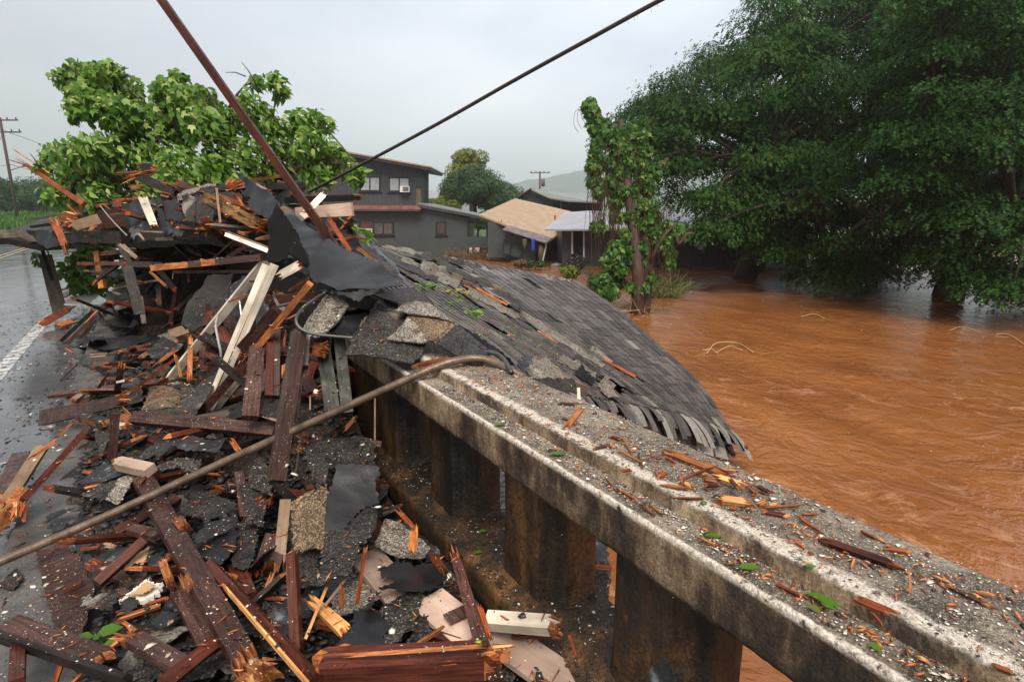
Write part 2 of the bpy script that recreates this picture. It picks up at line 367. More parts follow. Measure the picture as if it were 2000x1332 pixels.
m_pole = plain('weathered utility pole', (.055,.035,.028), .8, .35, 3); m_mud = plain('dark wet mud', (.05,.022,.012), .45, .4, 2, 0, .5)
m_earth = plain('grassy ground', (.07,.11,.035), .9, .4, .3); m_hill = plain('wooded hillside', (.035,.06,.03), .95, .45, .02)
m_plast = plain('plaster white', (.72,.68,.62), .8, .15, 8, 0, .5); m_paper = plain('tan torn fibreboard', (.42,.26,.14), .8, .2, 9)
# ---------------------------------------------------------------- setting: ground, road, bridge deck, water
def grid_mesh(name, xs, ys, fz, smooth=True):
    vs = [(x, y, fz(x, y)) for y in ys for x in xs]; n = len(xs)
    fs = [(j*n+i, j*n+i+1, (j+1)*n+i+1, (j+1)*n+i) for j in range(len(ys)-1) for i in range(n-1)]
    return mesh(name, vs, fs, smooth)
def terrain(x, y):
    p = Vector((x, y, 0)); d = p.dot(FWD); r = p.dot(RIGHT)
    h = -4+2.75*ss(d, 40, 47)+1.1*ss(d, 55, 110)+.15*noise.noise(p*.2)
    if y > 14: h = max(h, -.35-4*ss(x, 2, 6))
    if x < -9: h = max(h, -.25-3*ss(-y, -14, -8)*0)
    return h
def axis(lo, hi, fine, n=60):
    a = [lo+(fine[0]-lo)*(1-(1-i/14)**2.2) for i in range(14)]
    b = [fine[0]+(fine[1]-fine[0])*i/n for i in range(n)]
    c = [fine[1]+(hi-fine[1])*(i/14)**2.2 for i in range(15)]
    return a+b+c
g = link('ground', grid_mesh('ground', axis(-2380, 2780, (-60, 130)), axis(-55, 2580, (-20, 150)), terrain), m_earth, kind='structure')
def wave(x, y):
    a = max(0, 1-math.hypot(x, y)/60)
    return -1.5+a*(.045*noise.noise(Vector((x*.5, y*.22, 0)))+.05*noise.noise(Vector((x*1.3+.5*y, y*.7, 5)))+.02*noise.noise(Vector((x*3.2, y*2, 9))))
wx = [-200, -80, -30]+[-10+i*.3 for i in range(230)]+[62, 70, 90, 150, 300]; wy = [-54, -20]+[-8+i*.3 for i in range(190)]+[52, 60, 75, 100]
link('water', grid_mesh('water', wx, wy, wave), m_water, kind='structure')
mb = MB(); mb.box((-9, -8, -.9), (-.84, 16, -.02)); mb.build('bridge_deck', m_conc, kind='structure')
ry = [-8+i*.5 for i in range(50)]+[18, 22, 30, 45, 70, 110, 200, 400]
link('road', grid_mesh('road', [-9, -7, -5, -3, -2, -1.4, -.86], ry, lambda x, y: 0.0 if y < 60 else 0), m_road, kind='structure')
def strip(name, xc, w, y0, y1, m):
    xs = [xc-w/2, xc+w/2]; return link(name, grid_mesh(name, xs, [y0+(y1-y0)*i/80 for i in range(81)], lambda x, y: .004), m, kind='structure')
strip('edge_line', -1.69, .17, -6, 110, m_line)
strip('centre_line', -5.15, .11, -6, 110, m_yel); strip('centre_line', -5.42, .11, -6, 110, m_yel)
sxs = [-.83+i*.06 for i in range(33)]; sys_ = [-3+i*.06 for i in range(290)]
def wz(x, y):
    e = ss(x, -.83, -.78)
    return .15*1+.004*noise.noise(Vector((x*6, y*6, 0)))-.02*(1-e)*abs(noise.noise(Vector((y*9, 0, 0))))
link('sidewalk', grid_mesh('sidewalk', sxs, sys_, wz), m_walk, kind='structure')
mb = MB(); mb.box((-.83, -3, -.9), (1.5, 14.4, .13)); mb.build('sidewalk_kerb', m_walk, kind='structure')

# ---------------------------------------------------------------- concrete bridge railing
rail = empty('concrete_railing', (1.1, 1.5, .15), 'old weathered concrete bridge railing with wide stepped cap and dark brown stained balusters', 'railing')
def sweep(name, prof, ys, m, amp, parent, cham=None):
    n = len(prof); vs = []
    for y in ys:
        for (x, z) in prof:
            p = Vector((x, y, z)); q = p*14
            d = noise.noise(q)*amp*.6+noise.noise(q*4)*amp*.7+noise.noise(p*3)*amp*.7
            dz = noise.noise(q+Vector((9, 9, 9)))*amp+noise.noise(q*4)*amp*.5
            vs.append((x+d-rail.location.x, y-rail.location.y, z+dz-rail.location.z))
    fs = [(j*n+i, (j+1)*n+i, (j+1)*n+(i+1) % n, j*n+(i+1) % n) for j in range(len(ys)-1) for i in range(n)]
    fs += [tuple(range(n)), tuple((len(ys)-1)*n+i for i in range(n-1, -1, -1))]
    me = mesh(name, vs, fs, True)
    return link(name, me, m, parent)
def dens(pts, step):
    o = []
    for i in range(len(pts)):
        a = Vector(pts[i]); b = Vector(pts[(i+1) % len(pts)]); k = max(1, int((b-a).length/step))
        o += [tuple(a.lerp(b, j/k)) for j in range(k)]
    return o
prof = dens([(1.106, .885), (1.1005, .90), (1.100, 1.040), (1.1025, 1.0465), (1.109, 1.050), (1.192, 1.051), (1.1995, 1.055), (1.2015, 1.094), (1.2045, 1.100), (1.212, 1.103), (1.515, 1.101), (1.53, 1.092), (1.535, .89)], .03)
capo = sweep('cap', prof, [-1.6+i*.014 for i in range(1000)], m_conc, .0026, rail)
# object-space material coordinates: keep the cap's texture in bridge coordinates
for v in capo.data.vertices: v.co += Vector(rail.location)
capo.location = -Vector(rail.location)
prof = dens([(1.105, .155), (1.105, .285), (1.12, .30), (1.185, .305), (1.2, .325), (1.46, .325), (1.47, .31), (1.47, .0)], .04)
sweep('lower_rail', prof, [-1.6+i*.04 for i in range(360)], m_pil, .006, rail)
def pillar(y0, y1):
    b = MB(); c = .045
    o = [(1.205, y0+.02), (1.205, y1-.02), (1.24, y1), (1.43, y1), (1.43, y0), (1.265, y0), (1.265, y0-.0+.035), (1.235, y0+.035)]
    # outline with a fluted recess near the front corner
    pts = [(1.205, y0+.105), (1.205, y1-.03), (1.225, y1), (1.43, y1), (1.43, y0), (1.285, y0), (1.283, y0+.03), (1.25, y0+.035), (1.248, y0+.088), (1.215, y0+.094)]
    zs = [.318+i*.03 for i in range(20)]; n = len(pts); vs = []; fs = []
    pts = dens(pts, .03); n = len(pts)
    zs[-1] = .90
    for z in zs:
        for (x, y) in pts:
            q = Vector((x, y, z)); d = noise.noise(q*15)*.005+noise.noise(q*45)*.0025
            fl = .02*max(0, 1-(z-.318)/.06)+.02*max(0, 1-(.89-z)/.06)
            cxx, cyy = 1.32, (y0+y1)/2
            vs.append((x+(x-cxx)*fl*2+d, y+(y-cyy)*fl*2+d, z))
    for j in range(len(zs)-1):
        for i in range(n): fs.append((j*n+i, (j+1)*n+i, (j+1)*n+(i+1) % n, j*n+(i+1) % n))
    b.add(vs, fs); o_ = b.build('baluster', m_pil, rail, smooth=True); o_.location = -Vector(rail.location)
for a, c_ in [(-1.15, -.80), (-.42, -.07), (.28, .62), (.97, 1.33), (1.68, 2.06), (2.46, 2.87), (3.28, 3.74), (4.1, 4.5), (4.9, 5.3), (5.7, 6.1), (6.5, 6.9), (7.3, 7.7), (8.1, 8.5), (8.9, 9.3), (9.7, 10.1), (10.5, 10.9), (11.3, 11.7)]:
    pillar(a, c_)

# ---------------------------------------------------------------- leaves and trees
def leafmesh(name, pos_, ax, nr, size, tone, tv, tf, mat, parent=None, **k):
    pos_ = np.asarray(pos_, float); ax = np.asarray(ax, float); nr = np.asarray(nr, float); size = np.asarray(size, float)
    ax /= np.linalg.norm(ax, axis=1)[:, None]+1e-9
    sd = np.cross(nr, ax); sd /= np.linalg.norm(sd, axis=1)[:, None]+1e-9; nr = np.cross(ax, sd)
    tv = np.asarray(tv, float); K = len(tv); n = len(pos_)
    V = pos_[:, None]+size[:, None, None]*(tv[None, :, 0, None]*ax[:, None]+tv[None, :, 1, None]*sd[:, None]+tv[None, :, 2, None]*nr[:, None])
    V = V.reshape(-1, 3); nf = len(tf); L = len(tf[0])
    Fc = (np.asarray(tf)[None]+np.arange(n)[:, None, None]*K).reshape(-1)
    me = bpy.data.meshes.new(name); me.vertices.add(len(V)); me.vertices.foreach_set('co', V.ravel())
    me.loops.add(len(Fc)); me.loops.foreach_set('vertex_index', Fc.astype(np.int32)); me.polygons.add(n*nf)
    me.polygons.foreach_set('loop_start', np.arange(n*nf, dtype=np.int32)*L)
    me.update(calc_edges=True)
    at = me.attributes.new('tone', 'FLOAT', 'POINT'); at.data.foreach_set('value', np.repeat(np.asarray(tone, float), K).astype(np.float32))
    return link(name, me, mat, parent, **k)
T_LEAF = [(0,0,0), (.35,-.33,.07), (.35,.33,.07), (.55,0,.0), (.75,-.2,-.02), (.75,.2,-.02), (1.15,0,-.16)]
F_LEAF = [(0,1,3), (0,3,2), (1,4,3), (2,3,5), (3,4,6), (3,6,5)]
T_LOBE = [(0,0,.0), (.12,-.30,.05), (.12,.30,.05), (.45,0,0), (.62,-.42,-.02), (.62,.42,-.02), (.62,-.16,0), (.62,.16,0), (1.18,0,-.2)]
F_LOBE = [(0,1,3), (0,3,2), (1,4,6), (1,6,3), (2,7,5), (2,3,7), (3,6,8), (3,8,7)]
T_QUAD = [(0,-.12,0), (.5,-.3,.04), (1,0,-.1), (.5,.3,.04)]; F_QUAD = [(0,1,2,3)]
T_SPRIG = [(0,0,0), (.3,-.42,.05), (.45,-.05,0), (.3,.42,.05), (.5,0,0), (.85,-.34,-.02), (1.1,0,-.12), (.85,.34,-.02)]
F_SPRIG = [(0,1,2,3), (4,5,6,7)]
def rnd3(n): v = np.random.normal(size=(n, 3)); return v/np.linalg.norm(v, axis=1)[:, None]
def bush(name, loc, rad, nleaf, ls, mat, label, cat, group=None, trunk=None, lumps=14, tonebase=.45, flat=1.0, hang=.3):
    """tree or bush: several lumps of leaves spread through an uneven crown, with limbs to each lump"""
    loc = Vector(loc); root = empty(name, loc, label, cat, group); rx, ry_, rz_ = rad; Pn = []; Nn = []; Tn = []; Sz = []; cs = []
    h0 = trunk if trunk else 0
    for i in range(lumps):
        d = rnd3(1)[0]; d[2] = abs(d[2])*1.15-.25; k = random.uniform(.45, .78)
        c = np.array([d[0]*rx*k, d[1]*ry_*k, h0+rz_*.5+d[2]*rz_*k*.62]); r = random.uniform(.28, .46)*min(rx, rz_); cs.append(c)
        m = nleaf//lumps; q = rnd3(m); rr = r*np.random.uniform(.55, 1.08, m)**.6
        p = c+q*rr[:, None]*np.array([1.15, 1.15, .8*flat]); Pn.append(p); Nn.append(q+rnd3(m)*.5+np.array([0, 0, .5]))
        tl = random.uniform(-.15, .15); Tn.append(np.clip(tonebase+tl+np.random.normal(size=m)*.16, 0, 1))
    Pn = np.vstack(Pn); Nn = np.vstack(Nn); Tn = np.hstack(Tn); n = len(Pn)
    ax = np.cross(Nn, rnd3(n)); ax[:, 2] -= hang
    leafmesh('crown', Pn, ax, Nn, np.random.uniform(.7, 1.3, n)*ls, Tn, T_SPRIG, F_SPRIG, mat, root)
    b = MB(); tr = .05*rz_+.03; top = Vector((0, 0, h0+rz_*.35))
    b.tube([Vector((0, 0, -.4)), Vector((.03, 0, h0*.5)), top], [tr, tr*.8, tr*.55])
    for c in cs: b.tube([top*.8, (top*.8+Vector(c))/2+Vector((0, 0, .05*rz_)), Vector(c)], [tr*.4, tr*.25, tr*.1], 5)
    b.build('trunk', m_bark, root, smooth=True); return root
def inpoly(x, y, poly):
    c = False; j = len(poly)-1
    for i in range(len(poly)):
        if (poly[i][1] > y) != (poly[j][1] > y) and x < (poly[j][0]-poly[i][0])*(y-poly[i][1])/(poly[j][1]-poly[i][1])+poly[i][0]: c = not c
        j = i
    return c
def bigtree(name, label, base, fork, hubs, poly, tr, npad, leaves, seed, tone0, prad):
    """rain tree: trunk, limbs and flat leafy pads spread through a wide dome (depths spread over the real crown)"""
    rg = random.Random(seed); root = empty(name, base, label, 'tree'); pads = []
    xs = [p[0] for p in poly]; ys = [p[1] for p in poly]
    while len(pads) < npad:
        x = rg.uniform(min(xs), max(xs)); y = rg.uniform(min(ys), max(ys))
        if not inpoly(x, y, poly): continue
        t = rg.uniform(*tr); p = P(x, y, t)
        if p.z < -1.0 or (x < 1330 and t < 23.5): continue
        if all((p-q).length > prad*.74 for q, _ in pads[-40:]): pads.append((p, t))
    b = MB(); base = Vector(base); fork = Vector(fork); hubs = [Vector(h) for h in hubs]
    def rel(pts): return [p-base for p in pts]
    b.tube(rel([base-Vector((0,0,.8)), base.lerp(fork, .5)+Vector((.2,0,0)), fork]), [.62, .45, .38], 12)
    for h in hubs:
        mid = fork.lerp(h, .5)+Vector((rg.uniform(-.5,.5), 0, .5)); b.tube(rel(spline([fork, mid, h], 5)), [.26-.012*i for i in range(11)], 8)
    for p, _ in pads:
        h = min(hubs+[fork], key=lambda q: (q-p).length); mid = h.lerp(p, .55)+Vector((rg.uniform(-.4,.4), rg.uniform(-.4,.4), .35))
        b.tube(rel(spline([h, mid, p-Vector((0,0,.15))], 3)), [.10, .085, .07, .06, .045, .03, .02], 5)
    b.build('trunk', m_bark, root, smooth=True)
    PP = []; AA = []; NN = []; TT = []
    for p, t in pads:
        rp = prad*rg.uniform(.55, 1.1); m = int(leaves*(rp/prad)**2); tl = rg.uniform(-.16, .16)
        a = np.random.uniform(0, 2*np.pi, m); r = rp*np.sqrt(np.random.uniform(0, 1, m)); lob = 1+.35*np.sin(a*rg.choice([3, 4, 5])+rg.uniform(0, 6))
        x = np.cos(a)*r*lob; y = np.sin(a)*r*lob; drop = (r/rp)**2*rp*.42
        z = -drop+np.random.normal(size=m)*rp*.13
        out_ = np.stack([np.cos(a), np.sin(a), -.5-.6*r/rp], 1)+rnd3(m)*.6
        PP.append(np.array(p-base)[None]+np.stack([x, y, z], 1)); AA.append(out_)
        NN.append(np.array([0, 0, 1.])+rnd3(m)*.7); TT.append(np.clip(tone0+tl+np.random.normal(size=m)*.15, 0, 1))
    PP = np.vstack(PP); leafmesh('crown', PP, np.vstack(AA), np.vstack(NN), np.random.uniform(.09, .185, len(PP)), np.hstack(TT), T_SPRIG, F_SPRIG, m_leafM, root)
    return root
def W(px, py, t): return P(px, py, t)
poly1 = [(1218,240),(1232,202),(1282,152),(1348,110),(1390,78),(1452,42),(1520,-40),(1880,-60),(1900,200),(1800,500),(1760,535),(1700,545),(1640,570),(1600,565),(1560,510),(1480,490),(1440,455),(1390,440),(1330,425),(1280,400),(1240,320),(1215,270)]
bigtree('rain_tree', 'huge dark green spreading tree with tiered flat foliage beside the long flooded house', PZ(1445, 545, -1.5), P(1520, 360, 29), [P(1400,250,27), P(1560,130,28), P(1480,330,25), P(1690,230,27), P(1600,400,23), P(1750,60,30), P(1320,240,30), P(1720,430,22)], poly1, (22.5, 34), 400, 760, 3, .46, 1.6)
poly2 = [(1780,60),(1850,-60),(2160,-60),(2160,600),(2010,572),(1960,545),(1900,525),(1850,500),(1790,440),(1760,300)]
rt2 = bigtree('rain_tree', 'dark spreading tree at the right edge with low branches drooping over the brown water', PZ(1848, 578, -1.5), P(1890, 420, 22), [P(1930,250,22), P(1850,120,24), P(2040,330,20), P(1980,450,18), P(1850,350,20), P(2080,100,22)], poly2, (16.5, 26), 180, 900, 9, .36, 1.4)
mb = MB(); b0 = PZ(1848, 578, -1.5)
# slim leaning stem beside the second trunk
s0 = PZ(1872, 572, -1.5); mb.tube([s0-Vector((0,0,.5)), s0+Vector((.1,0,1)), P(1880, 500, 22)], [.08, .07, .05], 6)
_o = mb.build('stem', m_bark, rt2); _o.location = -Vector(rt2.location)

# vine covered dead trunk
sb = PZ(1243, 612, -1.5); st = (sb-EYE).dot(FWD)/ (cp)  # near 19 m
def SV(X, Y, dt=0):
    x, y = RV(X, Y)[:2]; return P(x, y, 19.2+dt)
snag = empty('vine_covered_snag', sb, 'tall broken trunk draped in green creepers and brown hanging roots standing in the flood', 'dead tree')
b = MB()
b.tube([p-sb for p in spline([sb-Vector((0,0,.6)), SV(425,1050), SV(400,820), SV(360,500), SV(330,330), SV(328,160)], 4)], [.24-.008*i for i in range(21)], 10)
b.tube([p-sb for p in spline([sb+Vector((.3,0,-.5)), SV(470,1000,.2), SV(460,700,.2), SV(490,520,.1)], 4)], [.24-.008*i for i in range(13)], 9)
b.tube([p-sb for p in spline([SV(490,520,.1), SV(520,450), SV(595,375,-.2)], 4)], [.12-.008*i for i in range(9)], 7)
b.tube([p-sb for p in spline([SV(490,960), SV(560,830,-.3), SV(640,740,-.4)], 4)], [.07-.005*i for i in range(9)], 7)
b.tube([p-sb for p in spline([SV(345,330), SV(230,170), SV(150,70)], 4)], [.12-.008*i for i in range(9)], 7)
b.tube([p-sb for p in [SV(300,360), SV(290,185)]], [.13, .1], 7)
b.tube([p-sb for p in spline([SV(640,800,-.2), SV(655,860,-.3), SV(700,805,-.4), SV(735,800,-.4)], 4)], [.07-.003*i for i in range(13)], 6)
b.build('trunk', m_barkr, snag, smooth=True)
def blobs(spec, tot, flat=1):
    PP = []; ws = [r*r for _, _, r, *_ in spec]; sw = sum(ws)
    for s_, w_ in zip(spec, ws):
        X, Y, r = s_[:3]; dt = s_[3] if len(s_) > 3 else 0
        m = int(tot*w_/sw); c = np.array(SV(X, Y, dt)); R = r/2.897*19.2/1150
        q = rnd3(m)*(np.random.uniform(.3, 1, m)**.5)[:, None]*R; q[:, 2] *= flat; PP.append(c+q)
    return np.vstack(PP)-np.array(sb)
vb = [(150,70,45),(165,120,45),(180,180,50),(215,230,55),(240,180,35),(280,250,60),(330,330,60),(370,230,55),(420,260,60),(440,330,60),(430,420,60),(460,500,50),(360,380,50),(200,290,45),(190,350,45),(170,420,50),(170,500,40),(210,560,40),(260,520,50),(330,560,50),(490,640,45),(430,640,40),(480,740,50),(520,790,50),(560,840,55),(600,800,45),(640,760,35),(590,900,50),(600,960,35),(440,880,45),(380,900,40),(300,880,55),(280,950,55),(330,1000,30),(240,1060,40),(230,1120,45),(280,1130,40),(390,1100,30),(410,970,30),(500,1050,30),(200,760,40),(400,740,30)]
vb += [(520,450,35),(560,410,28),(490,540,35),(640,790,30),(690,810,22),(590,760,40),(380,700,40),(350,800,40),(430,950,35),(450,1100,30),(300,700,40),(520,700,35),(330,450,50),(400,560,40),(250,400,45),(300,620,40)]
pv = blobs(vb, 13500, 1.0); n = len(pv)
ax = rnd3(n)*.7; ax[:, 2] -= .8; nn = rnd3(n)+np.array(-FWD)*1.0
leafmesh('creeper_foliage', pv, ax, nn, np.random.uniform(.09, .2, n), np.clip(np.random.normal(.55, .25, n), 0, 1), T_LOBE, F_LOBE, m_leafV, snag)
b = MB(); rg = random.Random(4)
for i in range(300):
    X = rg.choice([rg.uniform(150, 330), rg.uniform(200, 320), rg.uniform(340, 500), rg.uniform(480, 620)]); Y = rg.uniform(250, 700) if X < 480 else rg.uniform(560, 900)
    L = rg.uniform(.5, 2.3); p = SV(X, Y, rg.uniform(-.5, .4))-sb; d = Vector((rg.uniform(-.12,.12), rg.uniform(-.12,.12), 0))
    b.tube([p, p+d-Vector((0,0,L*.5)), p+d*1.7-Vector((0,0,L))], [.008, .010, .004], 3, cap=False)
for X0, Y0 in ((110, 60), (90, 90), (70, 110)):
    p = SV(X0+30, Y0-10)-sb
    b.tube(spline([p, SV(X0, Y0)-sb, SV(X0-10, Y0+70)-sb, SV(X0+15, Y0+120)-sb], 4), .008, 3, cap=False)
b.build('hanging_roots', m_dry, snag)
# twiggy driftwood and reeds caught at its foot
rk = rg
b = MB()
for i in range(70):
    p = sb+Vector((rg.gauss(0, .45), rg.gauss(0, .3), rg.uniform(-.05, .25))); d = Vector((rg.uniform(-1, 1), rg.uniform(-.4, .4), rg.uniform(-.1, .5))).normalized()
    b.tube([p, p+d*rg.uniform(.3, 1.1)], [.012, .004], 3)
b.build('driftwood_tangle', plain('yellowed reeds', (.30,.2,.07), .8), label='tangle of yellow reeds and twigs caught round the foot of the vine covered trunk', cat='driftwood')

# ---------------------------------------------------------------- houses on the far bank
def face(pts, D, R): return [FW(*R(X, Y)[:2], D) for X, Y in pts]
def slab(name, pts, D, depth, mat, parent, R=RH, lower=None, org=None):
    b = MB(); b.extr(face(pts, D, R), FWD*depth); return b.build(name, mat, parent)
def rect(x0, y0, x1, y1): return [(x0, y0), (x1, y0), (x1, y1), (x0, y1)]
def root_at(name, loc, label, cat, group=None):
    # parts are modelled in place: the Empty stands at the thing's base and its parts are offset back
    return empty(name, loc, label, cat, group)
def settle(root):
    for ch in [o for o in C.objects if o.parent == root]: ch.location = ch.location-Vector(root.location)
def window(x0, y0, x1, y1, D, parent, R, glass, mull=True, frame=14, mt=None):
    w = slab('window', rect(x0, y0, x1, y1), D-.06, .1, mt or m_trimd, parent, R)
    xm = (x0+x1)/2
    for a, c_ in ([(x0+frame, xm-frame/2), (xm+frame/2, x1-frame)] if mull else [(x0+frame, x1-frame)]):
        slab('pane', rect(a, y0+frame, c_, y1-frame), D-.085, .03, glass, w, R)
    s_ = slab('sill', rect(x0-14, y1, x1+14, y1+10), D-.12, .12, mt or m_trimd, w, R)
    return w
def aircon(x0, y0, x1, y1, D, parent, R):
    a = slab('air_conditioner', rect(x0, y0, x1, y1), D-.35, .4, m_ac, parent, R)
    slab('grille', rect(x0+(x1-x0)*.3, y0+8, x1-8, y1-10), D-.37, .03, m_acg, a, R); return a
D = 44
h1 = root_at('two_storey_house', FW(740, 500, D), 'charcoal two storey house with sloping roof and a low right wing', 'house')
slab('upper_wall', [(-420,150),(0,128),(870,300),(880,300),(880,690),(-420,690)], D+1.2, 7, m_wall1, h1)
slab('lower_wall', [(-420,690),(915,690),(1395,800),(1395,1172),(-420,1172)], D, 8, m_wall2, h1)
slab('wing_wall', [(1395,985),(1605,985),(1605,1092),(1395,1092)], D, .15, m_wall2, h1)
slab('wing_wall', [(1605,840),(1640,850),(1860,905),(1860,1190),(1605,1190)], D+.1, 3, m_wall2, h1)
slab('porch_back_wall', [(1395,800),(1605,846),(1605,868),(1395,850)], D+.2, .2, m_wall2, h1)
slab('porch_post', rect(1586, 840, 1606, 985), D-.02, .15, m_trimd, h1)
slab('porch_post', rect(1395, 835, 1405, 985), D-.02, .15, m_trimd, h1)
slab('upper_roof', [(-420,55),(0,98),(1028,283),(1028,296),(0,114),(-420,72)], D+.1, 9, m_tanr, h1)
slab('fascia', [(-420,73),(0,115),(1012,296),(1012,318),(0,140),(-420,98)], D+.2, 8.6, m_trim, h1)
slab('rear_eave', [(870,358),(952,368),(940,392),(870,398)], D+5, 2, m_trim, h1)
slab('skirt_roof', [(-420,668),(880,676),(934,708),(934,714),(-420,712)], D-.7, 1.8, m_rust, h1)
slab('skirt_fascia', rect(-420, 714, 926, 730), D-.68, .5, m_trim, h1)
slab('wing_roof', [(915,645),(1708,812),(1708,818),(905,664)], D-.5, 9, m_tin2, h1)
slab('wing_fascia', [(905,664),(1706,819),(1706,838),(905,690)], D-.45, .3, m_trim, h1)
slab('balcony_screen', rect(882, 505, 932, 680), D+.9, 1, plain('brown wood screen', (.10,.07,.05), .7), h1)
window(318, 385, 526, 534, D+1.2, h1, RH, m_curt); window(610, 390, 822, 538, D+1.2, h1, RH, m_curt); aircon(722, 480, 816, 541, D+1.1, h1, RH)
window(455, 838, 660, 972, D, h1, RH, m_curtb); window(1082, 838, 1186, 972, D, h1, RH, m_rust if False else plain('brown window screen', (.05,.03,.028), .6), False)
slab('window_panel', rect(335, 833, 435, 965), D-.05, .06, plain('maroon board', (.09,.03,.025), .6), h1); aircon(362, 909, 442, 965, D, h1, RH)
window(225, 835, 325, 960, D, h1, RH, m_curtb, False)
slab('corner_trim', rect(1238, 745, 1250, 1172), D-.03, .04, m_trim, h1)
b = MB()
for i in range(4): b.extr(face(rect(1395, 1098+i*18, 1600, 1106+i*18), D-.02, RH), FWD*.05)
b.build('lower_rail', m_trim, h1); slab('porch_floor', rect(1395, 1088, 1600, 1098), D-.1, 4, m_trim, h1)
slab('underfloor_shade', rect(1395, 1098, 1600, 1180), D+2, .3, m_black, h1)  # black sheet painted for the shade below the open porch floor
settle(h1)
D = 39
h2 = root_at('leaning_house', FW(1030, 510, D), 'leaning dark house with a wide tan shingle roof, sinking askew into the brown flood', 'house')
b = MB(); pts = [FW(*RK(90,515)[:2], D+1), FW(*RK(425,642)[:2], D), FW(*RK(850,832)[:2], D-1.2), FW(*RK(1040,700)[:2], D+2), FW(*RK(1135,482)[:2], D+7), FW(*RK(500,334)[:2], D+8)]
b.extr([pts[0], pts[1], pts[2], pts[3], pts[4], pts[5]], (0, 0, -.12)); b.build('roof', m_tanr, h2)
b = MB(); b.extr([pts[5], pts[4], FW(*RK(1135,500)[:2], D+9), FW(*RK(500,352)[:2], D+10)], (0,0,-.1)); b.build('ridge_cap', m_tin2, h2)
b = MB(); q = [FW(*RK(355,682)[:2], D-.7), FW(*RK(852,838)[:2], D-1.9), FW(*RK(918,780)[:2], D-1.1), FW(*RK(425,638)[:2], D-.1)]; b.extr(q, (0,0,-.05)); b.build('tin_strip', m_tinb, h2)
slab('wall', [(190,600),(345,600),(600,700),(860,810),(850,1068),(700,1050),(345,1000),(190,1000)], D+.5, .2, m_wall2, h2, RK)
slab('end_wall', [(850,830),(1040,720),(1040,1080),(850,1068)], D+1.5, .2, m_black, h2, RK)
slab('leaning_wall_panel', [(385,700),(600,790),(570,1020),(355,945)], D-.2, .12, m_wall2, h2, RK)
slab('leaning_wall_panel', [(602,792),(760,850),(725,1055),(572,1022)], D-.3, .12, m_wall2, h2, RK)
for q0 in ([(372,790),(382,790),(358,945),(348,945)], [(452,830),(462,834),(440,980),(430,978)], [(582,860),(590,862),(572,1020),(564,1018)], [(372,800),(590,862),(588,872),(370,810)]):
    slab('batten', q0, D-.42, .08, m_trimd, h2, RK)
slab('leaning_post', [(850,838),(864,834),(812,1068),(798,1064)], D-1.6, .12, m_whitep, h2, RK)
slab('vent_pipe', rect(944, 525, 958, 578), D+1, .1, m_trimd, h2, RK); slab('vent_pipe', rect(340, 575, 346, 608), D+.4, .1, m_trimd, h2, RK)
settle(h2)
def cloth(name, X0, X1, Y0, Y1, D, mat, label, cat, R=RK):
    b = MB(); n = 7; m = 6; vs = []
    for j in range(m+1):
        for i in range(n+1):
            u = i/n; v = j/m; x = X0+(X1-X0)*(u*(1-.25*v*(1-u))); y = Y0+(Y1-Y0)*v+math.sin(u*9)*3*v
            vs.append(FW(*R(x, y)[:2], D+.06*math.sin(u*14+v)))
    fs = [(j*(n+1)+i, j*(n+1)+i+1, (j+1)*(n+1)+i+1, (j+1)*(n+1)+i) for j in range(m) for i in range(n)]
    b.add(vs, fs); o = b.build(name, mat, smooth=True, label=label, cat=cat); s_ = o.modifiers.new('s', 'SOLIDIFY'); s_.thickness = .02; return o
cloth('hanging_cloth', 684, 722, 790, 940, 37.3, m_blue, 'blue cloth hanging under the eave of the leaning house', 'cloth')
b = MB()
for (X0, X1, Y0, Y1, dd, taper) in [(578, 632, 795, 905, 37.6, .45)]:
    a = FW(*RK((X0+X1)/2, Y0)[:2], dd); c_ = FW(*RK((X0+X1)/2, Y1)[:2], dd); r_ = (X1-X0)/2/5.791*dd/1150
    b.tube([a, a.lerp(c_, .1), a.lerp(c_, .6), c_], [r_, r_*.95, r_*.75, r_*.4], 12)
m_bask = plain('mossy woven basket', (.10,.09,.04), .9, .4, 4, 0, .5)
b.build('hanging_basket', m_bask, smooth=True, label='tapered mossy basket hanging from the eave, left of the blue cloth', cat='basket')
b = MB(); a = FW(*RK(795, 862)[:2], 37.6); c_ = FW(*RK(790, 1050)[:2], 37.6); b.tube([a, a.lerp(c_, .5), c_], [.17, .19, .15], 12)
b.build('log_column', m_bask, smooth=True, label='mossy log column standing beside the leaning white post of the sunken house', cat='column')
D = 52
h3 = root_at('tin_roof_house', FW(1080, 480, D), 'grey green house with pale tin gable roof behind the tan roof', 'house')
slab('gable_wall', [(520,332),(680,240),(925,340),(925,520),(520,520)], D, .3, m_wall2, h3, RK)
slab('open_side_shade', [(925,345),(1480,360),(1480,520),(925,520)], D+2.4, .3, m_black, h3, RK)  # no wall here: black sheet painted for shade in the open side
b = MB(); b.extr([FW(*RK(680,226)[:2], D-.6), FW(*RK(1440,272)[:2], D+6), FW(*RK(1480,376)[:2], D+1), FW(*RK(1100,358)[:2], D-.2), FW(*RK(880,322)[:2], D-.6)], (0,0,-.12)); b.build('roof', m_tin2, h3)
b = MB(); b.extr([FW(*RK(680,224)[:2], D-.7), FW(*RK(520,330)[:2], D-.7), FW(*RK(500,330)[:2], D-.7), FW(*RK(668,220)[:2], D-.7)], FWD*8+RIGHT*3); b.build('rear_roof', plain('rusty dark tin', (.10,.06,.05), .7), h3)
slab('post', rect(1012, 345, 1026, 520), D+.1, .15, m_trim, h3, RK)
slab('vent', rect(805, 388, 842, 404), D-.05, .08, m_trimd, h3, RK)
settle(h3)
D = 36
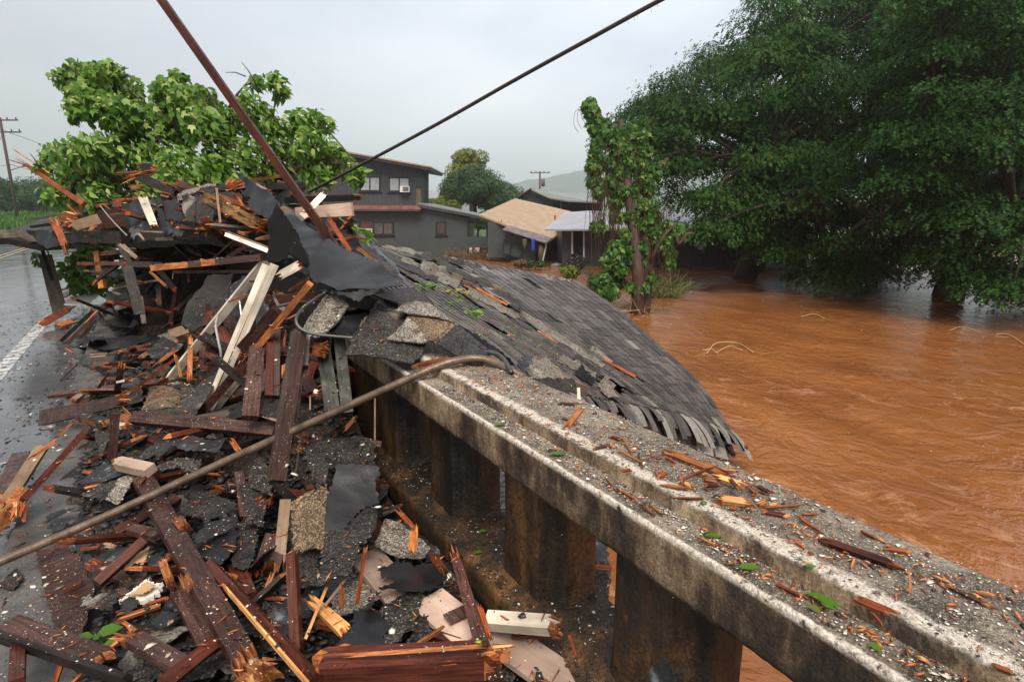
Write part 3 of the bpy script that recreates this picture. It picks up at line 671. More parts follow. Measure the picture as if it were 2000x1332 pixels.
h4 = root_at('long_house', FW(1200, 520, D), 'long dark flooded house under a pale tin roof, half hidden by the vine covered trunk', 'house')
slab('wall', [(1030,670),(3800,670),(3800,1130),(1030,1080)], D, 5, m_wall1, h4, RK)
b = MB(); b.extr([FW(*RK(832,682)[:2], D-1.2), FW(*RK(3900,672)[:2], D-1.2), FW(*RK(3900,500)[:2], D+3.5), FW(*RK(1330,474)[:2], D+3.5), FW(*RK(1060,492)[:2], D+3.0)], (0,0,-.1)); b.build('roof', m_tin, h4)
slab('door', rect(1140, 716, 1282, 985), D-.08, .1, m_black, h4, RK)
slab('door_frame', rect(1136, 712, 1154, 962), D-.14, .12, m_whitep, h4, RK); slab('door_frame', rect(1268, 712, 1284, 1005), D-.14, .12, m_whitep, h4, RK)
w_ = slab('window', rect(115, 905, 160, 965), D-.08, .1, m_whitep, h4, RT); slab('pane', rect(120, 910, 155, 942), D-.1, .04, m_glass, w_, RT); aircon(120, 942, 152, 965, D, h4, RT)
slab('sill', rect(128, 965, 146, 976), D-.1, .08, m_whitep, h4, RT)
slab('window', rect(395, 1005, 470, 1046), D-.1, .1, m_curt, h4, RT)
settle(h4)
D = 75
h5 = root_at('far_house', FW(860, 400, D), 'small far house with light grey hip roof beyond the charcoal house', 'house')
slab('wall', rect(925, 600, 1225, 700), D, 5, siding('pale grey wall', (.17,.18,.18), lines=False), h5)
b = MB(); b.extr([FW(*RH(860,600)[:2], D-.5), FW(*RH(1278,600)[:2], D-.5), FW(*RH(1160,528)[:2], D+4), FW(*RH(860,515)[:2], D+4)], (0,0,-.15)); b.build('roof', plain('light grey roofing', (.24,.24,.25), .5), h5)
window(1068, 612, 1155, 645, D, h5, RH, m_glass, True, 5, m_whitep)
settle(h5)
# lattice panel fallen at the door, hedge, debris near the houses
b = MB()
q = [FW(*RK(1022,1110)[:2], 34.6), FW(*RK(1170,952)[:2], 35), FW(*RK(1335,1040)[:2], 34.8), FW(*RK(1200,1165)[:2], 34.2)]
def lerp4(u, v): return q[0].lerp(q[1], v).lerp(q[3].lerp(q[2], v), u)
for i in range(6):
    u = i/5; b.tube([lerp4(u, 0), lerp4(u, 1)], .045, 4); b.tube([lerp4(0, u), lerp4(1, u)], .045, 4)
for i in range(5):
    for j in range(5):
        if (i+j) % 2: u, v = i/5+.01, j/5+.01; b.extr([lerp4(u, v), lerp4(u+.19, v), lerp4(u+.19, v+.19), lerp4(u, v+.19)], FWD*.03)
b.build('wooden_pallet', m_dark, label='dark slatted wooden pallet tilted up in the flood beside the white door frame', cat='pallet')
def mudbank(px0, px1, py, rz_, name, label, kind=None, mat=None, cat='mud bank'):
    a = PZ(px0, py, -1.5); c_ = PZ(px1, py, -1.5); o_ = (a+c_)/2; L = (c_-a).length/2; vs = []; fs = []; nr, na = 8, 36
    vs.append((0,0,rz_))
    for i in range(1, nr+1):
        for k in range(na):
            an = 2*math.pi*k/na; r = i/nr*(1+.25*noise.noise(Vector((math.cos(an)*2, math.sin(an)*2, px0)))); z = rz_*(1-(i/nr)**2)-.1*(i == nr)+.12*rz_*noise.noise(Vector((i*.7, k*.5, 1)))
            p = RIGHT*(math.cos(an)*r*L)+FWD*(math.sin(an)*r*L*.55); vs.append((p.x, p.y, z))
    for k in range(na): fs.append((0, 1+k, 1+(k+1) % na))
    for i in range(nr-1):
        for k in range(na): fs.append((1+i*na+k, 1+(i+1)*na+k, 1+(i+1)*na+(k+1) % na, 1+i*na+(k+1) % na))
    me = mesh(name, vs, fs, True); return link(name, me, mat or m_mud, loc=Vector((o_.x, o_.y, -1.52)), label=label, cat=cat if not kind else None, kind=kind)
mudbank(1335, 1500, 566, .35, 'mud_bank', 'm', 'structure'); mudbank(1112, 1162, 538, .25, 'mud_bank', 'm', 'structure'); mudbank(1480, 1800, 532, .3, 'mud_bank', 'm', 'structure')
for o in [o for o in C.objects if o.name.startswith('mud_bank')]: del o['label']
m_brush = plain('brown flood brush', (.12,.075,.035), .9, .4, 3)
def brush(px0, px1, py, hgt, n, z, name, label, mat=None):
    b = MB(); rg = random.Random(px0)
    for i in range(n):
        f_ = rg.random(); p = PZ(px0+(px1-px0)*f_, py+rg.uniform(-3, 3), z); d = Vector((rg.gauss(0, .6), rg.gauss(0, .5), rg.uniform(.3, 1))).normalized()*hgt*rg.uniform(.5, 1.2)
        e_ = Vector((rg.gauss(0, .2), rg.gauss(0, .2), -.12*hgt))
        b.tube([p, p+d*.6, p+d+e_], [.02, .014, .006], 3, cap=False)
    return b.build(name, mat or m_brush, label=label, kind='stuff')
brush(865, 955, 505, .9, 420, -1.5, 'flood_brush', 'brown dead brush piled against the porch of the charcoal house')
brush(1000, 1065, 512, .35, 160, -1.5, 'flood_brush', 'dark brush along the foot of the leaning house')
brush(1190, 1330, 560, 1.0, 260, -1.5, 'flood_brush', 'tangled brown brush behind the vine covered trunk')
brush(1255, 1330, 580, 1.1, 200, -1.5, 'flood_brush', 'olive weeds drooping into the water right of the vine covered trunk', plain('olive weeds', (.10,.11,.03), .8))
bush('garden_hedge', FW(933, 455, 62), (4.5, 1, 2.0), 5000, .22, m_leafB, 'trimmed green hedge seen through the open porch of the charcoal house', 'hedge', lumps=26, tonebase=.6)
bush('round_tree', FW(928, 432, 62), (3.4, 3.2, 5.4), 16000, .26, m_leafB, 'dense round green tree behind the low wing of the charcoal house', 'tree', lumps=34, tonebase=.42)
bush('yellow_green_tree', FW(921, 432, 68), (2.6, 2.6, 6.6), 5000, .3, m_leafY, 'sparse yellow green tree rising behind the round green tree', 'tree', trunk=1.2, lumps=15)
bush('yellow_green_tree', FW(887, 420, 66), (1.7, 1.7, 3.2), 1800, .25, m_leafY, 'small yellow green tree between the far grey roof and the round tree', 'tree', lumps=8)
bush('bush', FW(862, 428, 58), (2.6, 1.4, 1.7), 3200, .24, m_leafY, 'low bright green shrub above the wing roof of the charcoal house', 'bush', lumps=14, tonebase=.25)
bush('bush', FW(982, 418, 80), (4, 3, 3.8), 5000, .3, m_leafB, 'green tree crown between the round tree and the tin gable roof', 'tree', lumps=18, tonebase=.5)
bush('bush', FW(1112, 546, 21), (.55, .4, .5), 500, .12, m_leafY, 'small yellow green weed clump at the end of the collapsed roof', 'bush', lumps=7, tonebase=.2)
bush('bush', FW(1190, 575, 20), (.8, .5, .9), 900, .13, m_leafV, 'bright young creeper clump in the water left of the vine covered trunk', 'bush', lumps=8)
bush('bush', FW(1045, 523, 34), (.75, .5, .45), 500, .16, m_leafB, 'small floating green plant clump in the brown water', 'plant', lumps=7)
bush('bush', FW(1018, 526, 33), (.55, .4, .55), 400, .14, m_dry, 'brown root ball standing in the brown water left of the green plant clump', 'root ball', lumps=6)
# utility poles and wires
def upole(px, pyb, pyt, t, label, arms):
    b0 = P(px[1], pyb, t); b1 = P(px[0], pyt, t); b1.x, b1.y = b0.x, b0.y
    r = empty('utility_pole', b0, label, 'utility pole', 'wooden utility poles'); hgt = b1.z-b0.z; b = MB(); b.tube([(0,0,-1), (0,0,hgt)], [.17, .12], 10); b.build('pole', m_pole, r, smooth=True)
    for (dz, l, r0) in arms:
        b = MB(); d = RIGHT*l; b.hexa([p+Vector((0,0,zz)) for zz in (-.06, .06) for p in (-d*r0-FWD*.06, d*(1-r0)-FWD*.06, d*(1-r0)+FWD*.06, -d*r0+FWD*.06)])
        o = b.build('crossarm', m_pole, r); o.location = (0, 0, hgt-dz)
        for k in (.05, .3, .7, .95):
            b = MB(); b.tube([d*(k-r0)+Vector((0,0,.06)), d*(k-r0)+Vector((0,0,.14)), d*(k-r0)+Vector((0,0,.28))], [.03, .07, .04], 8); b.build('insulator', m_trimd, o, smooth=True)
    return r, b1
r1, t1 = upole((8, 38), 446, 237, 62, 'tall wooden utility pole with two crossarms beside the road', [(.25, 3.6, .5), (1.4, 3.2, .4)])
b = MB(); p0 = Vector((0, 0, t1.z-P(38, 446, 62).z-5.2)); b.tube([p0, p0+RIGHT*1.6+Vector((0,0,.5))], .04, 5); b.build('lamp_arm', m_trim, r1)
b = MB(); p1 = p0+RIGHT*1.5+Vector((0,0,.5)); b.tube([p1, p1+RIGHT*.6], [.12, .08], 6); b.build('lamp_head', m_trim, r1)
r2, t2 = upole((1054, 1054), 400, 336, 90, 'distant utility pole with crossarm and transformer above the tin gable roof', [(.2, 3.0, .5)])
b = MB(); h_ = t2.z-P(1054, 400, 90).z; b.tube([RIGHT*.5+Vector((0,0,h_-2.2)), RIGHT*.5+Vector((0,0,h_-1.1))], .28, 10); b.build('transformer', m_acg, r2, smooth=True)
def wireo(a, c_, sag, rad, label, nm='utility_wire', group='wires strung from the roadside pole'):
    b = MB(); mid = (a+c_)/2-Vector((0,0,sag)); b.tube(spline([a, mid, c_], 8), rad, 4, cap=False); return b.build(nm, m_trimd, label=label, cat='wire', group=group)
wireo(t1+Vector((0,0,.1)), P(-500, 120, 25), .8, .018, 'thin overhead wire running left from the top crossarm of the roadside pole')
wireo(t1-Vector((0,0,1.2)), P(175, 290, 110), 1.0, .03, 'thin overhead wire running right behind the leafy branches')
wireo(t1-Vector((0,0,4.6)), P(-400, 330, 30), .5, .02, 'lower overhead cable crossing left of the roadside pole')
wireo(t1-Vector((0,0,4.5)), P(150, 345, 110), .5, .03, 'lower overhead cable crossing right of the roadside pole')
wireo(t1-Vector((0,0,1.5)), P(-60, 440, 60), 0, .02, 'slanting guy wire left of the roadside pole')
# roadside bushes far left, grass verge
for i, (px, t, w_, h_, lb) in enumerate([(-60, 76, 6, 6.2, 'dark roadside tree cut by the left edge of the photo'), (8, 80, 6, 5.6, 'dark green roadside tree behind the tall utility pole'), (70, 84, 6, 6.6, 'green roadside tree just right of the tall utility pole'), (125, 88, 6, 6.0, 'green roadside tree seen just left of the leafy branches')]):
    bush('roadside_tree', FW(px, 448, t), (w_, 3.5, h_*1.05), 7000, .42, m_leafB, lb, 'tree', 'trees beside the road', lumps=24, tonebase=.38)
b = []; rgn = np.random.RandomState(3)
n = 16000; px_ = rgn.uniform(-60, 190, n); tt = rgn.uniform(48, 72, n); pp = np.array([np.array(P(a, 440, c_)) for a, c_ in zip(px_, tt)]); pp[:, 2] = -.1+rgn.uniform(0, 1.1, n)*(.3+ (tt-48)/24)
keep = pp[:, 0] < 1e9; axx = rnd3(n)*.35+np.array([.3, 0, 1]); leafmesh('tall_grass', pp, axx, rnd3(n), rgn.uniform(.35, .8, n), rgn.uniform(.1, 1, n), [(0,-.05,0),(.6,-.07,0),(1.1,0,-.1),(.6,.07,0)], [(0,1,2,3)], m_grass, label='tall bright green grass along the road verge', kind='stuff')
# parked car sliver at far left edge
car = empty('parked_car', PZ(-40, 452, -.0), 'silver blue car mostly cut off by the left edge', 'car')
cb = MB(); L = 4.3
prof_ = [(-2.1,.35),(-2.1,.75),(-1.6,.9),(-1.0,1.35),(.5,1.38),(1.1,.95),(2.0,.82),(2.15,.5),(2.15,.32)]
cb.extr([RIGHT*x+Vector((0,0,z))-FWD*.8 for x, z in prof_], FWD*1.6); cb.build('body', plain('silver blue car paint', (.22,.27,.33), .25, .05), car)
cb = MB(); cb.extr([RIGHT*x+Vector((0,0,z))-FWD*.82 for x, z in [(-1.35,.95),(-.9,1.28),(.4,1.3),(.9,.97)]], FWD*1.64); cb.build('window', m_glass, car)
for sx in (-1.3, 1.35):
    for sy in (-.75, .75):
        cb = MB(); c0 = RIGHT*sx+FWD*sy+Vector((0,0,.32)); cb.tube([c0-FWD*.1, c0+FWD*.1], .32, 16); cb.build('wheel', m_trimd, car)
car.location = FW(-52, 446, 60)+Vector((0,0,-.1))
# hills
def hill(name, pts, t, depth):
    vs = []; n = 60; xs = np.linspace(pts[0][0], pts[-1][0], n*4); ys = np.interp(xs, [p[0] for p in pts], [p[1] for p in pts])
    for x, y in zip(xs, ys):
        top = FW(x, y+2*noise.noise(Vector((x*.05, 0, 0)))+1.2*noise.noise(Vector((x*.3, 0, 0))), t); r_ = (top-EYE).normalized()
        for k, f_ in enumerate((1, .8, .5, .0)):
            back = FWD*(-depth*(1-f_)); vs.append((top.x+back.x, top.y+back.y, -2+(top.z+2)*(f_ if k else 1)))
        vs.append((top.x+FWD.x*depth, top.y+FWD.y*depth, -2))
    fs = [(i*5+k, (i+1)*5+k, (i+1)*5+k+1, i*5+k+1) for i in range(len(xs)-1) for k in range(3)]+[(i*5, i*5+4, (i+1)*5+4, (i+1)*5) for i in range(len(xs)-1)]
    link(name, mesh(name, vs, fs, True), m_hill, kind='structure')
hill('hills', [(800,418),(900,395),(960,368),(1030,352),(1080,345),(1150,330),(1300,312),(1500,300),(1800,330),(2400,360)], 1600, 400)
hill('hills', [(-300,425),(0,420),(200,405),(500,395),(800,400),(1000,410)], 1850, 200)
# ---------------------------------------------------------------- debris builders
from mathutils import geometry as geo
SEED = [100]
def nxt(): SEED[0] += 1; return random.Random(SEED[0])
def board_mesh(name, L, wd, th, mats, jag, sag, rg, K=6, taper=1.0, split=0.0):
    """plank in its own frame: x along, y across, z thickness; splintered ends show raw wood"""
    b0, b1 = min(jag[0]*1.6, L*.3), min(jag[1]*1.6, L*.3); e0 = max(min((b0*1.15+.004)/L, .3), .004); e1 = max(min((b1*1.15+.004)/L, .3), .004); rows = [0, e0*.5, e0]+[e0+(1-e0-e1)*i/8 for i in range(1, 8)]+[1-e1, 1-e1*.5, 1]; nr = len(rows)
    if (b0 or b1) and wd > .03: K = max(K, 9)
    K1 = K+1
    j0 = [rg.uniform(0, 1)**.8 for _ in range(K1)]; j1 = [rg.uniform(0, 1)**.8 for _ in range(K1)]; vs = []; tw = rg.uniform(-.04, .04)*(1 if L/wd > 4 else .3)
    for side in (1, -1):
        for r, u in enumerate(rows):
            for k in range(K1):
                x = (u-.5)*L
                if r < 3 and b0: x += (j0[k]*b0)*(1, .62, .3)[r]
                if r > nr-4 and b1: x -= (j1[k]*b1)*(.3, .62, 1)[r-nr+3]
                wf = 1+(taper-1)*u; y = (k/K-.5)*wd*wf; z = side*th/2*(.8 if (r in (0, nr-1) and (b0 if r == 0 else b1)) else 1)
                if (r == 0 and b0 and side > 0) or (r == nr-1 and b1 and side > 0): z -= th*rg.uniform(0, .7)
                z += sag*L*(4*(u-.5)**2-1)*.5+math.sin(u*2.2)*tw*y
                y += noise.noise(Vector((x*3, side*3, k*.3+SEED[0])))*.0022*(wd/.1); z += noise.noise(Vector((x*4, y*20, SEED[0])))*.0012
                vs.append((x, y, z))
    def id_(s, r, k): return (0 if s > 0 else nr*K1)+r*K1+k
    fs = []; mi = []
    for r in range(nr-1):
        raw = 1 if ((r < 1 and b0) or (r >= nr-2 and b1)) else 0
        for k in range(K):
            fs.append((id_(1, r, k), id_(1, r+1, k), id_(1, r+1, k+1), id_(1, r, k+1))); mi.append(raw if rg.random() < .85 else 1-raw if raw else 0)
            fs.append((id_(-1, r, k), id_(-1, r, k+1), id_(-1, r+1, k+1), id_(-1, r+1, k))); mi.append(raw)
        for k, fl in ((0, 0), (K, 1)):
            q = (id_(1, r, k), id_(-1, r, k), id_(-1, r+1, k), id_(1, r+1, k)); fs.append(q if not fl else q[::-1]); mi.append(1 if raw or (split and rg.random() < split) else 0)
    for k in range(K):
        fs.append((id_(1, 0, k), id_(1, 0, k+1), id_(-1, 0, k+1), id_(-1, 0, k))); mi.append(1 if b0 else 0)
        fs.append((id_(1, nr-1, k+1), id_(1, nr-1, k), id_(-1, nr-1, k), id_(-1, nr-1, k+1))); mi.append(1 if b1 else 0)
    me = mesh(name, vs, fs, False, mi); me.materials.append(mats[0]); me.materials.append(mats[1]); return me
def put(name, A, B, wpx, mat, label, cat, th=.035, n='m', roll=0, jag=(0, 0), sag=0, group=None, raw=None, K=6, taper=1.0, wm=None, split=0., kind=None, parent=None):
    d = B-A; L = max(d.length, .02); X = d/L; c = (A+B)/2; view = (EYE-c).normalized()
    nh = {'m': (UP+view*.7), 'u': UP*1.0, 'c': view}[n] if isinstance(n, str) else Vector(n)
    Z = (nh-X*nh.dot(X)).normalized(); Z = Matrix.Rotation(math.radians(roll), 3, X) @ Z; Y = Z.cross(X)
    if wm is None:
        a = proj(c-Y*.05); b_ = proj(c+Y*.05); pa = proj(A); pb = proj(B); dx, dy = pb[0]-pa[0], pb[1]-pa[1]; l = math.hypot(dx, dy)+1e-6
        per = abs((b_[0]-a[0])*dy-(b_[1]-a[1])*dx)/l/.1; wm = max(.004, min(wpx/max(per, 1e-3), wpx*proj(c)[2]/1150*2.0))
    rg = nxt(); me = board_mesh(name, L, wm, th, (mat, raw or m_raw), jag, sag, rg, K, taper, split)
    o = link(name, me, (), parent, label, cat, group, kind); m_ = Matrix((( X.x, Y.x, Z.x, c.x), (X.y, Y.y, Z.y, c.y), (X.z, Y.z, Z.z, c.z), (0, 0, 0, 1))); WM[o.name] = m_
    if parent: o.matrix_local = WM[parent.name].inverted() @ m_
    else: o.matrix_world = m_
    return o
WM = {}
def burst(par, at_, tip, n, wpx, spread=.35, mats=None, th=.008):
    """a spray of thin splinters still attached to the broken end of a board: parts of that board"""
    rg = nxt(); A = Vector(at_); T = Vector(tip); d = T-A; L = d.length; d.normalize(); view = (EYE-A).normalized(); s_ = d.cross(view).normalized(); wd = wpx*proj(A)[2]/1150
    for i in range(n):
        k = rg.uniform(-.5, .5); a = A+s_*k*wd+view*rg.uniform(-.01, .012)-d*L*rg.uniform(.1, .5); b_ = a+(d+s_*rg.gauss(k*.5, spread*.4)+view*rg.gauss(0, spread*.3)).normalized()*L*rg.uniform(.7, 1.5)
        put('splinter', a, b_, 0, rg.choice(mats or [m_raw, m_rawd, m_raw, m_pale]), None, None, th=th*rg.uniform(.5, 1.2), n='c', roll=rg.uniform(-60, 60), jag=(0, L*.35), wm=wd*rg.uniform(.08, .22), K=2, parent=par, taper=rg.uniform(.2, .8))
    return par
CATS = {'broken_board': 'board', 'broken_timber': 'timber', 'wood_splinter': 'splinter', 'wood_chunk': 'wood chunk', 'trim_strip': 'trim'}
def B_(name, a, b, wpx, mat, label, lift=.06, lift2=None, **k):
    return put(name, pos(a, lift), pos(b, lift if lift2 is None else lift2), wpx, mat, label, CATS.get(name, name.replace('_', ' ')), **k)
def sheet(name, pts, mat, label, cat, lift=.05, th=.004, amp=.02, jag=.008, step=None, freq=3.0, group=None, parent=None, back=None, folds=None):
    ctl = [pos(p, lift) for p in pts]; n = len(ctl); c = sum(ctl, Vector())/n; N_ = Vector()
    for i in range(n): N_ += (ctl[i]-c).cross(ctl[(i+1) % n]-c)
    N_.normalize()
    if N_.dot(EYE-c) < 0: N_ = -N_
    U = N_.orthogonal().normalized(); V_ = N_.cross(U); rg = nxt(); sd = Vector((SEED[0]*1.7, 0, 0))
    uv = [((p-c).dot(U), (p-c).dot(V_), (p-c).dot(N_)) for p in ctl]
    size = max((a-b).length for a in ctl for b in ctl); step = step or max(size/16, .012)
    out = []
    for i in range(n):
        a, b = uv[i], uv[(i+1) % n]; l = math.hypot(b[0]-a[0], b[1]-a[1]); k = max(1, int(l/(step*.45)))
        for j in range(k):
            f = j/k; jj = jag*(1 if rg.random() < .8 else 2.2); jx = rg.uniform(-jj, jj) if j else 0; jy = rg.uniform(-jj, jj) if j else 0
            out.append((a[0]+(b[0]-a[0])*f+jx, a[1]+(b[1]-a[1])*f+jy))
    u0 = min(p[0] for p in out); u1 = max(p[0] for p in out); v0 = min(p[1] for p in out); v1 = max(p[1] for p in out); ins = []
    nu = int((u1-u0)/step)+1; nv = int((v1-v0)/step)+1
    for i in range(nu+1):
        for j in range(nv+1):
            q = (u0+i*step+(j % 2)*step/2, v0+j*step)
            if inpoly(q[0], q[1], out) and min((q[0]-o[0])**2+(q[1]-o[1])**2 for o in out) > (step*.45)**2: ins.append(q)
    allp = [Vector(p) for p in out+ins]; m = len(out)
    vv, ee, ff, *_ = geo.delaunay_2d_cdt(allp, [(i, (i+1) % m) for i in range(m)], [], 1, 1e-6)
    vs = []
    for p in vv:
        w = [1/((p.x-a[0])**2+(p.y-a[1])**2+1e-5)**1.3 for a in uv]; h = sum(w_*a[2] for w_, a in zip(w, uv))/sum(w)
        q = Vector((p.x*freq, p.y*freq, 0))+sd; h += amp*(noise.noise(q)*1.0+noise.noise(q*2.7)*.35+noise.noise(q*7)*.12)
        if folds: h += folds*(1-abs(noise.noise(q*1.1+Vector((5, 3, 1)))))**6
        vs.append(U*p.x+V_*p.y+N_*h)
    me = mesh(name, vs, [tuple(f) for f in ff], True)
    o = link(name, me, mat, parent, label, cat, group, loc=c)
    if parent: o.location = c-Vector(parent.location)
    if back: me.materials.append(back)
    s_ = o.modifiers.new('thickness', 'SOLIDIFY'); s_.thickness = th; s_.offset = -1
    if back: s_.material_offset = 1; s_.material_offset_rim = 1
    e_ = o.modifiers.new('crisp', 'EDGE_SPLIT'); e_.split_angle = math.radians(38)
    return o
def SH(pts, mat, label, **k): return sheet('torn_shingle', pts, mat, label, 'shingle', **k)
def TP(pts, label, **k): return sheet('tar_paper', pts, k.pop('mat', m_tar), label, 'tar paper', **k)
def pipe(name, pts, r, mat, label, cat, nsp=6, rib=0, n=10):
    p = spline([pos(q) for q in pts], nsp); b = MB()
    if rib:
        q = []; rr = []
        for i in range(len(p)-1):
            k = max(1, int((p[i+1]-p[i]).length/rib))
            for j in range(k*2): q.append(p[i].lerp(p[i+1], j/(k*2))); rr.append(r*(1.0 if j % 2 else .80))
        p, r = q, rr
    c = p[0].copy(); b.tube([x-c for x in p], r, n); return b.build(name, mat, smooth=True, label=label, cat=cat) if False else link(name, (lambda me: me)(mesh(name, b.v, b.f, True)), mat, None, label, cat, loc=c)

# ---------------------------------------------------------------- bed of the debris pile
mxs = [-1.75+i*.05 for i in range(85)]; mys = [.6+i*.06 for i in range(200)]; ok = {}
vs = []; fs = []
for y in mys:
    for x in mxs:
        h = H(x, y); q = Vector((x*5, y*5, 1)); h += .05*noise.noise(q)+.025*noise.noise(q*2.6)+.012*noise.noise(q*6)
        b0 = base_h(x, y); vs.append((x, y, h-.03-.10*(1-ss(h-b0, -.01, .09))))
nx = len(mxs)
for j in range(len(mys)-1):
    for i in range(nx-1):
        xm = mxs[i]+.025; ym = mys[j]
        if xm > 1.05 and ym < 4.3: continue
        if xm > 1.5 and ym < 4.6: continue
        fs.append((j*nx+i, j*nx+i+1, (j+1)*nx+i+1, (j+1)*nx+i))
def bedm(t, b):
    n = N(t); g = n.noise(9, det=8, rough=.75); v = n.vor(110, 'Color'); s = t.nodes.new('ShaderNodeSeparateXYZ'); t.links.new(v, s.inputs[0])
    col = n.ramp(s.outputs[0], [(.35, (.008,.007,.007)), (.6, (.03,.024,.02)), (.8, (.07,.03,.015)), (.96, (.22,.12,.06))])
    col = n.mix(n.ramp(g, [(.42, 0.), (.56, .85)]), col, (.014,.012,.012)); n.set(b, col, .45, n.math('ADD', g, s.outputs[1]), 1, .03)
link('debris_bed', mesh('debris_bed', vs, fs, False), M('crushed dark debris', bedm), label='dark bed of crushed shingles, bark and splinters under the broken boards', kind='stuff')

# ---------------------------------------------------------------- the collapsed shingle roof hanging over the railing
rows_ = [
 [(655,480,5),(720,545,4.5),(800,605,4.1),(870,650,3.85),(932,690,3.62)],
 [(690,478,6.5),(790,530,6.0),(900,605,5.35),(1000,672,4.95),(1105,762,4.7)],
 [(790,488,9.2),(900,545,8.2),(1010,625,7.4),(1120,710,6.8),(1215,788,6.3)],
 [(960,518,10.3),(1060,590,9.3),(1150,665,8.6),(1240,735,7.85),(1325,808,7.2)],
 [(1132,551,11),(1215,610,10.4),(1295,680,9.7),(1370,752,8.9),(1430,842,8.0)]]
G = [spline([P(*c) for c in r], 14) for r in rows_]; ns = len(G[0]); cols = [spline([G[k][i] for k in range(5)], 10) for i in range(ns)]; nr_ = len(cols[0])
def RS(u, v):
    a = min(max(u, 0), .99999)*(ns-1); b = min(max(v, 0), .99999)*(nr_-1); i, j = int(a), int(b); fa, fb = a-i, b-j
    return cols[i][j].lerp(cols[i+1][j], fa).lerp(cols[i][j+1].lerp(cols[i+1][j+1], fa), fb)
def RN(u, v):
    e = .01; du = RS(min(u+e, 1), v)-RS(max(u-e, 0), v); dv = RS(u, min(v+e, 1))-RS(u, max(v-e, 0)); n_ = du.cross(dv).normalized(); return n_ if n_.z > 0 else -n_
roof_base = RS(.5, .5)
roof = empty('collapsed_roof', roof_base, 'dark shingle roof slumped across the railing and sagging into the brown water', 'roof')
NC = 44; rg = random.Random(11); tv_ = []; tf_ = []; tone = []
def segd(p, a, b):
    ax, ay = b[0]-a[0], b[1]-a[1]; t = max(0, min(1, ((p[0]-a[0])*ax+(p[1]-a[1])*ay)/(ax*ax+ay*ay))); return math.hypot(p[0]-a[0]-ax*t, p[1]-a[1]-ay*t)
HA, HB = R19(40,215)[:2], R19(360,348)[:2]; HC, HD = R19(930,822)[:2], R19(1060,880)[:2]; HE, HF = R18(1060,385)[:2], R18(1500,450)[:2]
def hole(u, v):
    q = proj(RS(u, v)); return segd(q, HA, HB) < 7 or segd(q, HC, HD) < 11 or segd(q, HE, HF) < 4
for c in range(NC):
    v0, v1 = c/NC, (c+1)/NC; nt_ = max(6, int((RS(1, v0)-RS(0, v0)).length*1.1/.30)); off = rg.uniform(0, 1); u = -off/nt_
    while u < 1:
        wd = rg.uniform(.75, 1.25)/nt_; a, b = max(0, u+.0016), min(1, u+wd-.0016); u += wd
        if b-a < .004 or hole((a+b)/2, (v0+v1)/2): continue
        if rg.random() < .012: continue
        lf = rg.uniform(.0, .004)+(.03*rg.random()**3 if rg.random() < .06 else 0); tn = rg.random()*.75 if rg.random() < .985 else rg.uniform(.86, 1); base_i = len(tv_)
        edge = a > .955 or False
        k = 3
        for (vv_, h) in ((v0-.12/NC, .0125+lf), (v1+.15/NC, .002)):
            for i in range(k+1):
                uu = a+(b-a)*i/k; p = RS(uu, max(0, vv_))+RN(uu, max(.01, vv_))*h; tv_.append(p)
        for (vv_, h) in ((v0-.12/NC, .004+lf),):
            for i in range(k+1): uu = a+(b-a)*i/k; tv_.append(RS(uu, max(0, vv_))+RN(uu, max(.01, vv_))*(h-.004))
        for i in range(k):
            tf_.append((base_i+i, base_i+i+1, base_i+k+1+i+1, base_i+k+1+i)); tf_.append((base_i+i, base_i+2*k+2+i, base_i+2*k+3+i, base_i+i+1))
        tone += [tn]*(3*(k+1))
    # tabs hanging free past the broken end
    if c > 9:
        L = rg.choice([rg.uniform(.10, .22), rg.uniform(.2, .38)]); p0, p1 = RS(1, v0), RS(1, v1); dr = (RS(1, .5)-RS(.94, .5)).normalized(); tn = rg.random()*.7 if rg.random() < .62 else rg.uniform(.86, 1)
        sk = rg.uniform(-.04, .04); base_i = len(tv_); k = 5; w_ = rg.uniform(.0, .05)
        for i in range(k+1):
            f = i/k; q = dr*L*(f-.15*f*f)-UP*L*(.55*f*f)+RIGHT*sk*f+FWD*(-w_*f)
            tv_.append(p0+q+RN(1, v0)*.008*(c % 2)); tv_.append(p1.lerp(p0, -.05)+q+RN(1, v1)*.008*(c % 2))
        for i in range(k): tf_.append((base_i+2*i, base_i+2*i+1, base_i+2*i+3, base_i+2*i+2))
        tone += [tn if (rg.random() < 2) else tn]*(2*(k+1))
me = mesh('shingle_courses', [p-roof_base for p in tv_], tf_); at = me.attributes.new('tone', 'FLOAT', 'POINT'); at.data.foreach_set('value', tone)
link('shingle_courses', me, m_roof, roof)
b = MB(); nu, nv = 60, 24; vs = []; 
for s_ in (-.012, -.10):
    for j in range(nv+1):
        for i in range(nu+1): vs.append(RS(i/nu, j/nv)+RN(i/nu*.98+.01, j/nv*.98+.01)*s_-roof_base)
K_ = (nu+1)*(nv+1); fs = []
for j in range(nv):
    for i in range(nu):
        if hole((i+.5)/nu, (j+.5)/nv): continue
        q = (j*(nu+1)+i, j*(nu+1)+i+1, (j+1)*(nu+1)+i+1, (j+1)*(nu+1)+i); fs += [q, tuple(x+K_ for x in q[::-1])]
for i in range(nu): fs += [(i, i+K_, i+1+K_, i+1), (nv*(nu+1)+i, nv*(nu+1)+i+1, nv*(nu+1)+i+1+K_, nv*(nu+1)+i+K_)]
for j in range(nv): a_ = j*(nu+1)+nu; fs += [(a_, a_+K_, a_+nu+1+K_, a_+nu+1)]; a_ = j*(nu+1); fs += [(a_, a_+nu+1, a_+nu+1+K_, a_+K_)]
b.add(vs, fs); b.build('roof_decking', m_dark, roof)
